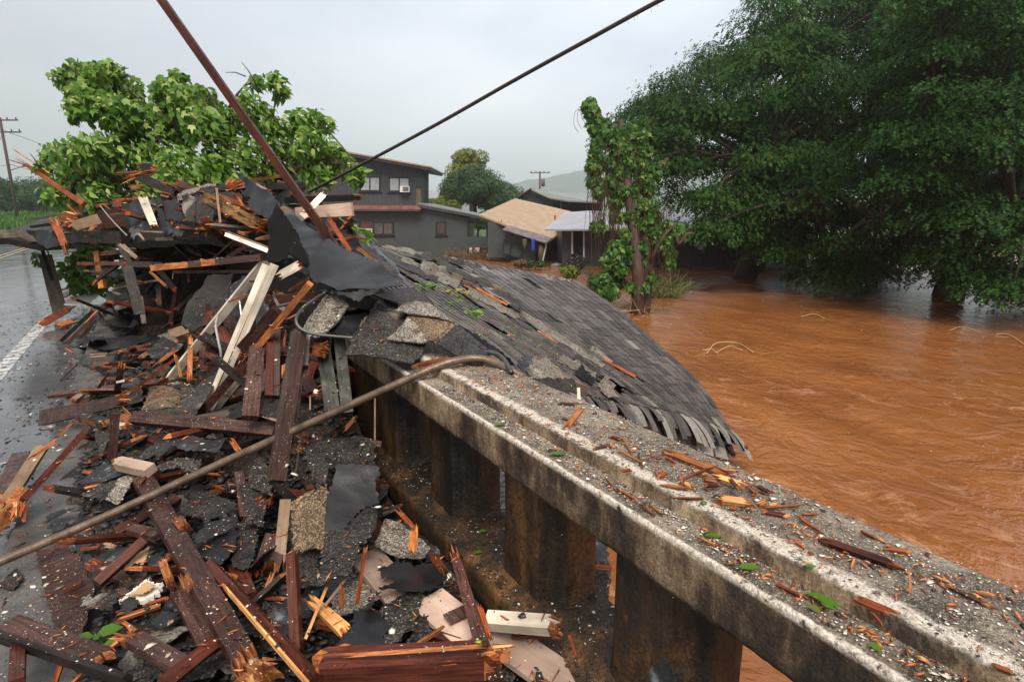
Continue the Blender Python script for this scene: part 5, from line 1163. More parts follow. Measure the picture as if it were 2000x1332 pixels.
B_(ws, R15(420,432), R15(610,405), 16/5.12, m_rawd, 'thin red splinter under the orange one near the white banded stub', lift=.06, th=.02, jag=(.1,.03), K=3)
B_(ws, R15(720,700), R15(1340,235), 30/5.12, m_rawd, 'very long red splinter slanting up to the cream plank', lift=.22, lift2=.30, th=.03, n='c', jag=(.05,.1), K=4)
B_(ws, R15(1000,400), R15(1300,185), 34/5.12, m_raw, 'orange splinter above the very long red splinter', lift=.24, lift2=.32, th=.03, n='c', jag=(.25,.1), K=4)
B_(wc, R15(1195,90), R15(1370,30), 90/5.12, m_tan, 'short sawn tan block near the middle of the heap', lift=.14, th=.08, n='m')
B_(wc, R15(900,300), R15(990,245), 40/5.12, m_tan, 'small tan chip left of the dark square shingle', lift=.1, th=.02, jag=(.02,.02))
B_(bb, R15(610,1300), R15(640,860), 100/5.12, m_brown, 'dark brown board standing under the wide dark board', lift=.10, lift2=.34, th=.04, n='c')
B_(bb, R15(255,870), R15(560,965), 80/5.12, m_dark, 'dark wet board with red split under the wide dark board', lift=.22, lift2=.16, th=.04, jag=(.04,.02), split=.6)
B_(ws, R15(0,1150), R15(250,915), 26/5.12, m_raw, 'orange split stick left of the slanting red stick', lift=.12, lift2=.2, th=.03, n='c', jag=(.2,.02), K=3)
B_(bb, R15(60,1340), R15(375,985), 40/5.12, m_red, 'long slanting red stick crossing the kerb', lift=.10, lift2=.2, th=.03, n='c', K=3)
B_(bb, R15(205,740), R15(330,650), 44/5.12, m_tan, 'tan splinter block behind the wide dark board', lift=.14, th=.03, jag=(.02,.08))
B_(bb, R15(150,690), R15(260,720), 30/5.12, m_rawd, 'short red chip at the kerb behind the wide dark board', lift=.05, th=.02, jag=(.05,.03), K=3)
B_(wc, R15(660,965), R15(780,985), 60/5.12, m_cream, 'torn white block under the orange beam butt', lift=.12, th=.03, jag=(.03,.04))
B_(wc, R15(1050,1090), R15(1085,1020), 40/5.12, m_rawd, 'small upright red crumb on the curved shingle', lift=.16, lift2=.22, th=.02, jag=(.02,.02), n='c', K=4)
B_(ws, R15(1790,1100,3.6), R15(1900,1270,3.45), 56/5.12, m_rawd, 'stubby red and white painted splinter above the pipe', th=.03, n='c', jag=(.06,.04), K=5)
B_(ws, R15(90,530), R15(265,360), 12/5.12, m_brown, 'thin curved twig on the sidewalk edge beside a grey pyramid', lift=.02, lift2=.08, th=.01, K=2)
B_(ws, R15(140,205), R15(215,250), 14/5.12, m_raw, 'small orange splinter alone on the wet edge of the road', lift=.02, th=.01, K=2)
B_(ws, R15(385,275), R15(560,258), 12/5.12, m_tan, 'upper of two thin tan slivers on the flat tar paper', lift=.05, th=.01, K=2)
B_(ws, R15(395,297), R15(545,282), 12/5.12, m_tan, 'lower of two thin tan slivers on the flat tar paper', lift=.05, th=.01, K=2)
B_(ws, R15(815,205), R15(1040,160), 24/5.12, m_brown, 'brown bark strip left of the dark square shingle', lift=.08, th=.02, jag=(.05,.08), K=4)
# back left by the road
B_(bb, R17(780,885), R17(1040,690), 130/5.33, m_white, 'white moulded panel lying on boards behind the grey post', lift=.25, lift2=.3, th=.02, n='m')
B_(bb, R17(420,1090), R17(720,920), 80/5.33, m_rawd, 'red torn board lying at the foot of the grey post', lift=.1, lift2=.2, th=.05, n='c', jag=(.1,.05))
B_(bb, R17(560,1110), R17(800,1040), 50/5.33, m_raw, 'orange broken board in front of the red torn board', lift=.08, th=.03, jag=(.1,.08))
B_(bb, R17(640,1255), R17(960,950), 40/5.33, m_dark, 'left one of three dark sticks bundled near the road line', lift=.06, lift2=.25, th=.03, n='c', K=3)
B_(bb, R17(700,1280), R17(990,1000), 40/5.33, m_brown, 'middle one of three dark sticks bundled near the road line', lift=.08, lift2=.27, th=.03, n='c', K=3)
B_(bb, R17(840,1240), R17(985,1030), 50/5.33, m_greyw, 'right one of three sticks bundled near the road line, grey and wide', lift=.1, lift2=.22, th=.03, n='c', K=3)
B_(ws, R17(860,1110), R17(1030,915), 16/5.33, m_raw, 'orange splinter lying on the bundled dark sticks', lift=.27, lift2=.34, th=.02, n='c', jag=(.1,.05), K=2)
B_(bb, R17(935,870), R17(920,1020), 30/5.33, m_tan, 'short tan upright slat in front of the white moulded panel', lift=.3, lift2=.2, th=.02, n='c', K=3)
B_(bb, R17(640,800), R17(760,730), 50/5.33, m_tan, 'tan board piece just right of the grey post', lift=.15, th=.03, n='m')
B_(bb, R17(610,730), R17(750,700), 18/5.33, m_rawd, 'thin red lath behind the grey post', lift=.12, th=.02, K=3)
B_(bb, R17(660,940), R17(780,870), 50/5.33, m_pink, 'pinkish board piece under the white moulded panel', lift=.14, th=.03)
# foreground left
B_(tbm, R6(772,238), R6(1385,1330), 135/2.76, m_brown, 'big wet dark brown plank running down to the bottom edge, split orange at its end', lift=.16, lift2=.20, th=.05, n='u', jag=(0,.10), taper=.8, K=9)
B_(ws, R6(985,740), R6(1030,850), 60/2.76, m_raw, 'orange gash splinter on the big wet dark plank', lift=.22, th=.012, jag=(.08,.05), n='u')
burst(B_(ws, R6(1290,1260), R6(1500,1345), 150/2.76, m_raw, 'bright orange burst of splinters at the bottom end of the big plank', lift=.21, th=.04, jag=(.08,.12), K=10), pos(Vector(pos(R6(1380,1290), .23))), pos(Vector(pos(R6(1430,1345), .26))), 14, 150/2.76, .5)
B_(wc, R6(950,440), R6(1020,530), 60/2.76, m_raw, 'orange knot of torn wood right of the big dark plank', lift=.2, th=.05, jag=(.04,.04), n='c')
B_(tbm, R6(1135,690), R6(1700,1330), 60/2.76, m_red, 'long reddish trim with pale split edge beside the big dark plank', lift=.20, lift2=.24, th=.04, n='m', taper=1.3, roll=30)
B_(ws, R6(1195,800), R6(1665,1345), 13/2.76, m_pale, 'pale raw edge strip along the long reddish trim', lift=.235, lift2=.275, th=.02, n='u', jag=(.05,.0), K=3)
B_(bb, R6(-40,1075), R6(690,1325), 34/2.76, m_dark, 'dark double edged strip lying across the lower left corner', lift=.15, lift2=.17, th=.05, n='m', K=3)
B_(bb, R6(20,1010), R6(580,1225), 125/2.76, m_brown, 'wide dark board above the double edged strip in the lower left corner', lift=.11, lift2=.13, th=.03, n='u', jag=(.02,.03))
burst(B_(bb, R6(640,1050), R6(1000,1255), 105/2.76, m_plum, 'dark board with orange broken left end near the bottom edge', lift=.14, lift2=.15, th=.03, n='u', jag=(.07,0)), pos(Vector(pos(R6(690,1070), .16))), pos(Vector(pos(R6(625,1040), .17))), 7, 90/2.76, .3)
B_(tbm, R6(880,1345), R6(1160,1120), 72/2.76, m_red, 'reddish stud slanting under the big dark plank at the bottom', lift=.17, lift2=.15, th=.05, n='m', roll=20)
B_(tbm, R6(522,800), R6(778,570), 48/2.76, m_red, 'reddish stud on the sidewalk with a nail, left of the big plank', lift=.10, lift2=.14, th=.045, n='m', roll=15)
B_(tbm, R6(622,525), R6(790,430), 44/2.76, m_red, 'short reddish stud ending at the big dark plank', lift=.10, th=.04, n='m', roll=15)
B_(tbm, R6(905,375), R6(955,345), 44/2.76, m_red, 'reddish stud end just right of the big plank top', lift=.14, th=.04, n='m')
B_(bb, R6(710,505), R6(860,545), 46/2.76, m_plum, 'short dark purple board piece left of the big plank', lift=.11, th=.03, n='u')
B_(bb, R6(590,140), R6(815,190), 52/2.76, m_pink, 'short beige board with torn left tip above the big plank', lift=.22, th=.05, n='m', jag=(.05,0), K=7)
B_(bb, R6(10,345), R6(115,95), 95/2.76, m_brown, 'dark sheathing board at the left edge beside the gutter', lift=.22, lift2=.18, th=.03, n='m', jag=(.03,.02))
B_(bb, R6(15,395), R6(240,45), 62/2.76, m_tan, 'tan grey board beside the dark sheathing at the left edge', lift=.2, lift2=.22, th=.03, n='m', jag=(.04,.02))
B_(bb, R6(125,350), R6(445,-5), 36/2.76, m_red, 'narrow red board over the gutter at the left', lift=.16, lift2=.24, th=.03, n='c', K=3)
B_(ws, R6(120,160), R6(345,-5), 20/2.76, m_raw, 'long orange splinter lying on the tan grey board', lift=.26, lift2=.28, th=.02, n='c', jag=(.1,.05), K=3)
burst(B_(wc, R6(0,450), R6(110,330), 90/2.76, m_raw, 'crumbled orange wood chunk at the left edge beside the gutter', lift=.18, th=.08, n='m', jag=(.08,.08), K=9), pos(Vector(pos(R6(60,390), .25))), pos(Vector(pos(R6(20,480), .2))), 14, 110/2.76, .6)
B_(wc, R6(0,340), R6(45,300), 60/2.76, m_rawd, 'dark red crumbling chunk at the left edge', lift=.18, th=.06, n='m', jag=(.03,.03))
B_(bb, R6(940,800), R6(1120,1130), 95/2.76, m_plum, 'purple brown board half hidden left of the big plank', lift=.07, th=.03, n='u', jag=(.04,0))
B_(ws, R6(872,670), R6(925,810), 48/2.76, m_raw, 'orange block splinter on the left edge of the big plank', lift=.14, th=.04, n='c', jag=(.03,.02))
B_(ws, R6(612,1000), R6(935,895), 18/2.76, m_raw, 'long thin orange splinter under the big plank', lift=.10, th=.015, jag=(.05,.05), K=3)
B_(ws, R6(760,925), R6(930,870), 14/2.76, m_rawd, 'thin red splinter just above the long orange one', lift=.10, th=.015, jag=(.05,.05), K=3)
B_(tbm, R6(100,1140), R6(90,1345), 85/2.76, m_red, 'reddish board end cut by the bottom edge at far left', lift=.14, lift2=.16, th=.04, n='m', K=5)
B_(ws, R6(345,835), R6(445,792), 16/2.76, m_rawd, 'small red splinter lying on the speckled plywood', lift=.05, th=.01, K=2, n='u')
B_(ws, R6(440,615), R6(535,603), 10/2.76, m_rawd, 'small red splinter above the speckled plywood', lift=.04, th=.01, K=2, n='u')
B_(ws, R6(385,1340), R6(470,1255), 14/2.76, m_raw, 'orange splinter at the bottom edge below the double edged strip', lift=.08, th=.01, K=2)
B_(ws, R6(295,1340), R6(335,1220), 26/2.76, m_rawd, 'dark red splinter at the bottom edge near the left corner', lift=.1, th=.015, K=3)
B_(ws, R6(550,1175), R6(635,1115), 16/2.76, m_raw, 'orange splinter beside the fallen green leaves', lift=.08, th=.012, K=3)
sheet('plywood_panel', [R6(190,620), R6(330,590), R6(405,605), R6(515,830), R6(440,1080), R6(290,1040), R6(225,780)], m_brown, 'thin dark brown plywood panel speckled with white flakes on the sidewalk', 'panel', lift=.025, th=.008, amp=.004, jag=.004)
B_(tbm, R6(1575,640), R6(1602,1165), 52/2.76, m_red, 'narrow red brown stud standing below the tall post', lift=.35, lift2=.16, th=.04, n='c', roll=20, K=4)
B_(bb, R6(1290,200,3.3), R6(1320,440,3.1), 50/2.76, m_plum, 'dull purple board under the pipe, left of the tall post', th=.02, n='c')
B_(bb, R6(1270,700), R6(1340,870), 95/2.76, m_red, 'dim red board lying in shadow below the tall post', lift=.08, th=.03, n='u')
# foreground centre
B_(tbm, R7(255,1262), R7(1330,1205), 118/2.76, m_red, 'thick wet red brown beam along the bottom of the photo', lift=.22, lift2=.24, th=.09, n='m', roll=-12, jag=(.04,.05), K=8)
B_(ws, R7(290,1200), R7(1250,1135), 24/2.76, m_raw, 'orange split sliver along the top of the thick bottom beam', lift=.30, lift2=.32, th=.015, n='c', jag=(.15,.02), K=3)
burst(B_(wc, R7(1300,1180), R7(1385,1200), 70/2.76, m_raw, 'orange rounded broken knob at the end of the thick bottom beam', lift=.26, th=.05, n='c', jag=(.03,.02), K=6), pos(Vector(pos(R7(1300,1185), .27))), pos(Vector(pos(R7(1390,1205), .27))), 8, 90/2.76)
B_(bb, R7(585,640), R7(905,1010), 175/2.76, m_pink, 'pinkish speckled siding board, upper left length near the shingles', lift=.10, lift2=.12, th=.018, n='u')
B_(bb, R7(920,880), R7(1180,1090), 190/2.76, m_pink, 'pinkish speckled siding board with a dark stripe', lift=.13, th=.018, n='u')
B_(bb, R7(1080,935), R7(1120,985), 150/2.76, m_plum, 'purple brown stripe across the speckled siding board', lift=.145, lift2=.145, th=.006, n='u')
B_(bb, R7(1245,1040), R7(1790,1420), 190/2.76, m_pink, 'pinkish siding board running off the bottom beside the low kerb', lift=.10, lift2=.1, th=.018, n='u')
burst(B_(bb, R7(1250,998), R7(1660,1030), 76/2.76, m_cream, 'short cream painted board with broken right end', lift=.17, lift2=.16, th=.05, n='m', jag=(0,.03), K=8), pos(Vector(pos(R7(1630,1028), .18))), pos(Vector(pos(R7(1670,1035), .17))), 6, 70/2.76, .3)
B_(ws, R7(1390,1085), R7(1665,1085), 26/2.76, m_rawd, 'red underside board below the short cream board', lift=.12, th=.03, n='c', jag=(0,.05), K=3)
B_(bb, R7(1042,548), R7(1222,1135), 46/2.76, m_brown, 'thin dark pointed plank leaning on the low concrete kerb', lift=.25, lift2=.28, th=.03, n='c', jag=(.12,0), K=4, taper=1.5)
B_(bb, R7(1190,890), R7(1255,1120), 50/2.76, m_rawd, 'red raw board behind the thin pointed plank', lift=.20, th=.03, n='c', jag=(.05,.02))
B_(tbm, R7(1215,1130), R7(1300,1345), 80/2.76, m_brown, 'dark stud leaving the bottom edge right of the thick beam', lift=.18, lift2=.2, th=.05, n='m')
B_(bb, R7(955,1080), R7(1100,1130), 46/2.76, m_red, 'dark red stick end under the speckled siding board', lift=.11, th=.04, n='m')
B_(ws, R7(815,1165), R7(1035,1018), 14/2.76, m_raw, 'thin orange sliver pointing at the dark stripe', lift=.18, th=.01, n='u', jag=(.03,.03), K=2)
B_(ws, R7(265,860), R7(500,1075), 52/2.76, m_pale, 'pale orange wedge shaped splinter in the centre foreground', lift=.16, th=.03, n='m', jag=(.12,.02), K=5, taper=1.4)
B_(ws, R7(468,798), R7(458,965), 26/2.76, m_raw, 'short orange upright splinter in the centre foreground', lift=.28, lift2=.16, th=.02, n='c', jag=(.02,.03), K=3)
B_(ws, R7(595,582), R7(538,955), 20/2.76, m_rawd, 'tall thin red splinter in front of the siding board', lift=.42, lift2=.16, th=.02, n='c', jag=(.02,.03), K=2)
B_(ws, R7(745,380), R7(862,510), 26/2.76, m_rawd, 'red splinter reaching the low kerb from the granule shingle', lift=.30, lift2=.28, th=.02, n='c', jag=(.08,.02), K=3)
B_(ws, R7(858,475), R7(840,650), 46/2.76, m_raw, 'upright orange splinter on the granule shingle', lift=.35, lift2=.2, th=.03, n='c', jag=(.1,.02), K=5)
B_(ws, R7(925,615), R7(1055,785), 46/2.76, m_rawd, 'red torn wood behind the black crumpled shingle', lift=.18, th=.03, n='c', jag=(.08,.05))
B_(ws, R7(380,820), R7(265,1100), 16/2.76, m_pale, 'thin pale lath left of the pale wedge splinter', lift=.25, lift2=.15, th=.012, n='c', K=2)
B_(ws, R7(500,755), R7(370,920), 14/2.76, m_tan, 'thin tan fibre lath above the pale wedge splinter', lift=.25, lift2=.2, th=.012, n='c', K=2)
B_(ws, R7(320,1000), R7(440,1030), 50/2.76, m_rawd, 'red fibrous wood under the pale wedge splinter', lift=.12, th=.03, jag=(.05,.05), K=7)
B_(ws, R7(630,1310), R7(700,1345), 40/2.76, m_raw, 'first orange splinter below the thick beam at the bottom edge', lift=.12, th=.02, jag=(.05,.0))
B_(ws, R7(780,1300), R7(860,1345), 44/2.76, m_raw, 'second orange splinter below the thick beam at the bottom edge', lift=.12, th=.02, jag=(.05,.0))
B_(ws, R7(880,1300), R7(920,1345), 60/2.76, m_raw, 'third orange splinter below the thick beam at the bottom edge', lift=.12, th=.02, jag=(.03,.0))
B_(bb, R7(1010,1300), R7(1060,1345), 70/2.76, m_plum, 'purple board end below the thick beam at the bottom edge', lift=.10, th=.02)
B_(ws, (1110,1240), (1125,1280), 5, m_rawd, 'thin red splinter lying on the low kerb', lift=.02, th=.01, K=2)
B_(ws, R11(995,800,2.75), R11(1145,812,2.9), 9, m_rawd, 'thin red lath seen through the baluster gap', th=.02, n='c', K=2)
sheet('torn_shingle', [R11(1000,625,3.3), R11(1130,700,3.3), R11(1150,880,3.0), R11(1060,870,3.0), R11(1000,760,3.1)], m_asph, 'dark shingle seen through the gap right of the second baluster', 'shingle', amp=.03)
sheet('torn_shingle', [R11(995,700,3.1), R11(1060,760,3.1), R11(1140,800,3.0), R11(1140,990,2.8), R11(1010,960,2.8)], m_sh, 'dark board like shingle below the one in the baluster gap', 'shingle', amp=.03)
# ---------------------------------------------------------------- sheets: tar paper and shingles
TP([R9(450,315,4.55), R9(560,410,4.45), R9(760,530,4.2), R9(1040,700,3.95), R9(1400,862,3.7), R9(1600,1055,3.5), R9(1455,1078,3.45), R9(1230,1100,3.4), R9(1010,1110,3.42), R9(880,1040,3.5), R9(790,1010,3.6), R9(738,900,3.7), R9(755,800,3.8), R9(690,680,3.95), R9(640,560,4.1), R9(540,430,4.3)], 'large glossy black tar paper sheet draped in the middle of the heap', amp=.022, th=.005, step=.035, freq=2.0, folds=.015, jag=.004)
TP([R9(380,485,4.3), R9(440,360,4.5), R9(470,312,4.55), R9(560,440,4.3), R9(640,570,4.05), R9(690,700,3.85), R9(745,810,3.72), R9(742,872,3.7), R9(660,810,3.8), R9(580,757,3.9), R9(550,800,3.95), R9(505,832,4.0), R9(405,856,4.1), R9(395,770,4.15), R9(395,700,4.2)], 'matte black flap hanging down at the left end of the tar sheet', mat=m_tarmatte, amp=.03, th=.005, jag=.006)
TP([R9(108,28,5.1), R9(172,70,5.0), R9(400,212,4.8), R9(490,312,4.6), R9(445,400,4.55), R9(390,462,4.6), R9(290,400,4.75), R9(200,330,4.9), R9(215,250,4.95), R9(130,235,5.0), R9(190,170,5.0)], 'pointed grey tar sheet above the black flap at the heap top', amp=.02, th=.008)
TP([R9(860,1090,3.42), R9(1080,1115,3.38), R9(1450,1075,3.4), R9(1260,1140,3.36), R9(1195,1195,3.34), R9(1100,1150,3.36)], 'small grey fold of tar paper just above the granule shingles', amp=.012, th=.005)
TP([R9(640,420,4.6), R9(720,470,4.5), R9(860,560,4.3), R9(790,560,4.4), R9(660,480,4.55)], 'black felt corner tucked under the rising red stick', amp=.01)
TP([R18(150,95,5.2), R18(500,100,5.5), R18(700,290,4.9), R18(1000,640,4.2), R18(960,660,4.1), R18(690,310,4.7), R18(560,160,5.2), R18(170,130,5.1)], 'black folded ridge of felt running down the left side of the roof', amp=.02)
SH([R18(170,130,4.95), R18(340,140,5.1), R18(520,190,5.0), R18(700,320,4.65), R18(930,600,4.15), R18(780,540,4.15), R18(560,390,4.4), R18(380,290,4.6), R18(200,200,4.8)], m_sh, 'wide brown shingle slope just right of the tar sheet', amp=.02)
TP([R10(120,480,6.7), R10(180,350,6.8), R10(250,400,6.7), R10(330,560,6.6), R10(352,705,6.5), R10(270,705,6.6), R10(205,660,6.6), R10(140,690,6.6)], 'grey felt sheet left of the peeled pale post', mat=m_asph, amp=.02, jag=.02)
TP([R10(135,700,6.5), R10(260,720,6.5), R10(140,805,6.45)], 'small grey felt triangle below the peeled pale post', mat=m_asph, amp=.01, jag=.02)
TP([R10(400,390,6.4), R10(470,380,6.4), R10(540,700,6.2), R10(510,760,6.1), R10(470,730,6.2)], 'black glossy strip right of the peeled pale post', amp=.01)
TP([R10(480,400,6.35), R10(640,390,6.2), R10(740,625,6.05), R10(620,628,6.1), R10(515,615,6.2)], 'upper dark felt sheet right of the peeled pale post', amp=.02, jag=.01)
TP([R10(515,625,6.15), R10(660,640,6.05), R10(765,705,5.95), R10(690,795,5.95), R10(545,755,6.05)], 'lower torn felt sheet right of the peeled pale post', mat=m_asph, amp=.02, jag=.02)
SH([R10(690,350,6.0), R10(760,320,5.95), R10(835,360,5.9), R10(850,640,5.75), R10(750,620,5.85), R10(700,500,5.9)], m_shb, 'grey granule shingle hanging at the heap top', amp=.01)
SH([R10(845,330,5.85), R10(1040,400,5.7), R10(1032,660,5.6), R10(855,640,5.7)], m_sh, 'plain dark shingle hanging right of the grey granule one', amp=.01)
SH([R10(640,420,6.15), R10(650,330,6.2), R10(720,290,6.1), R10(900,245,6.0), R10(1060,215,5.9), R10(1060,240,5.85), R10(880,290,5.9), R10(740,340,6.0), R10(690,390,6.05)], m_shl, 'arched pale shingle strip crowning the heap', amp=.01, jag=.004)
SH([R10(885,265,5.9), R10(1050,240,5.8), R10(1052,380,5.75), R10(960,330,5.8)], m_sh, 'small dark shingle under the arched strip', amp=.01)
TP([R17(1100,750), R17(1340,745), R17(1370,900), R17(1230,960), R17(1160,900), R17(1110,860)], 'crumpled grey felt in the left hollow behind the hanging strip', lift=.35, amp=.12, folds=.1)
TP([R17(1015,980), R17(1180,930), R17(1330,1010), R17(1470,1105), R17(1290,1150), R17(1190,1180), R17(1110,1060)], 'crumpled grey felt lying on the floor of the left hollow', lift=.10, amp=.10, folds=.12)
TP([R17(1120,560,8.3), R17(1200,500,8.3), R17(1300,530,8.2), R17(1230,640,8.1), R17(1140,620,8.2)], 'dark folded felt piece left of the hanging speckled strip', amp=.08, folds=.08)
TP([R17(950,540,8.9), R17(1060,470,9), R17(1180,340,8.9), R17(1240,360,8.8), R17(1140,560,8.7), R17(960,580,8.8)], 'grey felt behind the orange edged stud', mat=m_asph, amp=.06, folds=.06)
SH([R17(760,680), R17(900,620), R17(1040,580), R17(1050,640), R17(900,690), R17(770,730)], m_asph, 'grey curved shingle strip below the leaves behind the heap', lift=.35, amp=.03)
TP([R15(200,200), R15(360,110), R15(540,90), R15(550,120), R15(440,150), R15(280,190)], 'rolled dark tar paper tube on the sidewalk edge', lift=.12, amp=.04, folds=.05)
TP([R15(265,215), R15(480,120), R15(760,75), R15(980,110), R15(820,190), R15(600,215), R15(330,240)], 'flat grey wet tar paper sheet on the sidewalk', lift=.07, amp=.035)
TP([R15(960,95), R15(1100,70), R15(1060,160), R15(950,200), R15(780,200)], 'small tar paper piece left of the dark square shingle', lift=.06, amp=.03)
SH([R15(955,245), R15(1115,78), R15(1310,190), R15(1160,305), R15(1010,305)], m_asph, 'dark square shingle lying near the sawn tan block', lift=.16, amp=.006, jag=.002)
SH([R15(1060,75), R15(1180,40), R15(1320,170), R15(1290,200)], m_shl, 'pale shingle corner behind the dark square shingle', lift=.13, amp=.006)
SH([R15(545,285), R15(620,225), R15(700,215), R15(650,260)], m_asph, 'tiny grey shingle flake on the sidewalk', lift=.07, amp=.01)
SH([R15(262,385), R15(320,270), R15(400,365)], m_asph, 'small grey pyramid of bent shingle at the sidewalk edge', lift=.10, amp=.02)
SH([R4(960,645), R4(1000,485,6.0), R4(1080,370,6.3), R4(1215,358,6.0), R4(1185,530,5.4), R4(1120,600,5.2), R4(1010,655,5.1)], m_sh, 'big dark shingle sheet standing left of the cream plank', lift=.3, amp=.02, jag=.006)
SH([R4(1200,430,5.3), R4(1260,370,5.3), R4(1330,380,5.0), R4(1260,640,4.9), R4(1180,600,5.1)], m_asph, 'dark shingle showing between the cream plank and white boards', amp=.02)
SH([R4(1340,480,4.4), R4(1400,500,4.35), R4(1395,580,4.3), R4(1320,700,4.3)], m_asph, 'narrow dark shingle right of the white boards', amp=.01)
SH([R15(940,740), R15(980,600), R15(1060,575), R15(1285,600), R15(1290,770), R15(1200,800), R15(900,840)], m_sht, 'tan granule shingle square in the left middle of the heap', lift=.14, amp=.01, jag=.004)
SH([R15(690,600), R15(880,500), R15(920,730), R15(780,770), R15(740,720)], m_sh, 'black wrinkled shingle between red sticks left of the tan square', lift=.13, amp=.02)
SH([R15(1180,560), R15(1250,530), R15(1360,540), R15(1445,610), R15(1340,710), R15(1290,690), R15(1285,600)], m_shb, 'small grey granule shingle at the foot of the cream plank', lift=.16, amp=.02)
SH([R15(1060,890), R15(1300,720), R15(1660,440), R15(1640,560), R15(1500,780), R15(1430,910)], m_shb, 'long shingle ramp with a pale edge beside the white boards', lift=.22, amp=.01)
SH([R15(900,830), R15(1190,810), R15(1320,870), R15(1300,900), R15(870,880)], m_sh, 'shingle with torn blue grey patches behind the heavy beam', lift=.14, amp=.02)
SH([R16(180,690,3.7), R16(330,600,3.75), R16(500,620,3.6), R16(490,800,3.4), R16(300,760,3.5)], m_sh, 'dark diamond shingle left of the tall post', amp=.01)
B_(bb, R16(150,712,3.68), R16(480,815,3.38), 20/4.44, m_tan, 'thin tan edge under the dark diamond shingle', th=.012, n='c', K=3)
SH([R16(20,700,3.9), R16(130,660,3.9), R16(180,790,3.75), R16(30,820,3.8)], m_tar, 'black curled shingle piece above the heavy beam', amp=.04)
SH([R15(850,1320), R15(1000,1180), R15(1280,1020), R15(1300,1080), R15(1180,1190), R15(1100,1240), R15(930,1330)], m_sh, 'dark shingle sloping left under the heavy beam', lift=.16, amp=.02)
SH([R15(1000,1260), R15(1180,1160), R15(1290,1070), R15(1760,1090), R15(1700,1210), R15(1690,1270), R15(1400,1200), R15(1200,1190), R15(1090,1300)], m_asph, 'large curved dark shingle with a silvery torn edge below the heavy beam', lift=.22, amp=.05, jag=.006)
SH([R6(820,185), R6(960,120), R6(1090,130), R6(1060,205), R6(960,170), R6(880,200)], m_shb, 'speckled bent shingle under the silvery torn edge', lift=.18, amp=.02)
SH([R6(430,320), R6(560,255), R6(720,195), R6(735,215), R6(590,350), R6(520,345)], m_shb, 'grey shingle fan left of the beige board, upper leaf', lift=.13, amp=.012)
SH([R6(570,350), R6(650,230), R6(740,215), R6(690,300), R6(640,372)], m_shl, 'pale shingle strip in the fan left of the beige board', lift=.15, amp=.01)
SH([R6(410,260), R6(560,140), R6(660,180), R6(700,200), R6(560,250)], m_asph, 'blue grey shingle tip of the fan left of the beige board', lift=.15, amp=.015)
SH([R15(430,990), R15(560,950), R15(570,1130), R15(500,1320), R15(440,1120)], m_shb, 'narrow granule shingle strip left of the standing dark board', lift=.12, amp=.01)
SH([R6(970,410), R6(1050,300), R6(1150,310), R6(1280,360), R6(1240,400), R6(1110,465)], m_sh, 'dark brown torn shingle right of the big plank', lift=.14, amp=.02, jag=.01)
SH([R6(1040,560), R6(1110,470), R6(1280,420), R6(1275,600), R6(1190,705), R6(1070,650)], m_tar, 'smooth black shingle with silver scuff right of the big plank', lift=.16, amp=.03)
SH([R6(1050,560), R6(1190,490), R6(1290,475), R6(1180,540), R6(1060,585)], m_asph, 'silver scuffed strip across the smooth black shingle', lift=.185, amp=.012)
SH([R6(1270,480), R6(1400,470), R6(1370,660), R6(1310,720), R6(1250,700)], m_sh, 'dark shingle left of the tall post foot', lift=.13, amp=.02)
SH([R6(1340,190), R6(1400,140), R6(1455,175), R6(1460,330), R6(1340,265)], m_shb, 'blue speckled shingle behind the pipe left of the tall post', lift=.22, amp=.02)
SH([R6(1300,270), R6(1360,280), R6(1440,340), R6(1420,480), R6(1330,470)], m_sh, 'brown shingle below the blue speckled one', lift=.18, amp=.015)
SH([R6(1560,560,2.95), R6(1575,370,3.1), R6(1660,330,3.1), R6(1665,640,2.9), R6(1570,640,2.9)], m_sht, 'tan brown granule shingle right of the tall post', amp=.01)
SH([R6(370,585), R6(430,540), R6(520,570), R6(490,600), R6(390,632)], m_asph, 'small slate black chip on the sidewalk left of the short studs', lift=.04, amp=.01, jag=.006)
SH([R6(480,690), R6(600,612), R6(720,598), R6(640,680)], m_asph, 'black chip under the stud with a nail', lift=.05, amp=.012, jag=.006)
SH([R6(250,430), R6(330,400), R6(400,395), R6(300,440), R6(250,468)], m_asph, 'upper thin black flake on the sidewalk above the pipe', lift=.03, amp=.006, jag=.006)
SH([R6(268,485), R6(380,450), R6(350,500), R6(290,528)], m_asph, 'lower thin black flake on the sidewalk above the pipe', lift=.03, amp=.006, jag=.006)
SH([R6(-20,770), R6(90,720), R6(132,765), R6(80,825), R6(-20,815)], m_sh, 'round edged dark flake at the left edge of the sidewalk', lift=.02, amp=.006, jag=.008)
SH([R6(440,870), R6(600,838), R6(650,862), R6(590,945), R6(470,922)], m_shb, 'olive granule shingle scrap beside the plaster flake', lift=.05, amp=.01, jag=.01)
SH([R6(650,905), R6(700,870), R6(742,892), R6(730,940), R6(680,972)], m_tar, 'round black flake just below the plaster flake', lift=.07, amp=.015)
SH([R6(645,890), R6(790,770), R6(862,795), R6(860,845), R6(760,885)], m_plast, 'white crumbled plaster flake with tan face on the sidewalk', lift=.07, amp=.012, jag=.012, th=.02)
SH([R6(690,860), R6(790,790), R6(840,805), R6(770,855)], m_paper, 'tan face lying on the white plaster flake', lift=.092, amp=.008, jag=.008)
SH([R6(680,712), R6(710,650), R6(795,605), R6(775,690), R6(730,680)], m_paper, 'torn tan fibreboard scrap above the plaster flake', lift=.07, amp=.015, jag=.012)
SH([R6(545,560), R6(580,570), R6(622,600), R6(600,620)], m_paper, 'curled tan leaf like chip on the sidewalk', lift=.04, amp=.008)
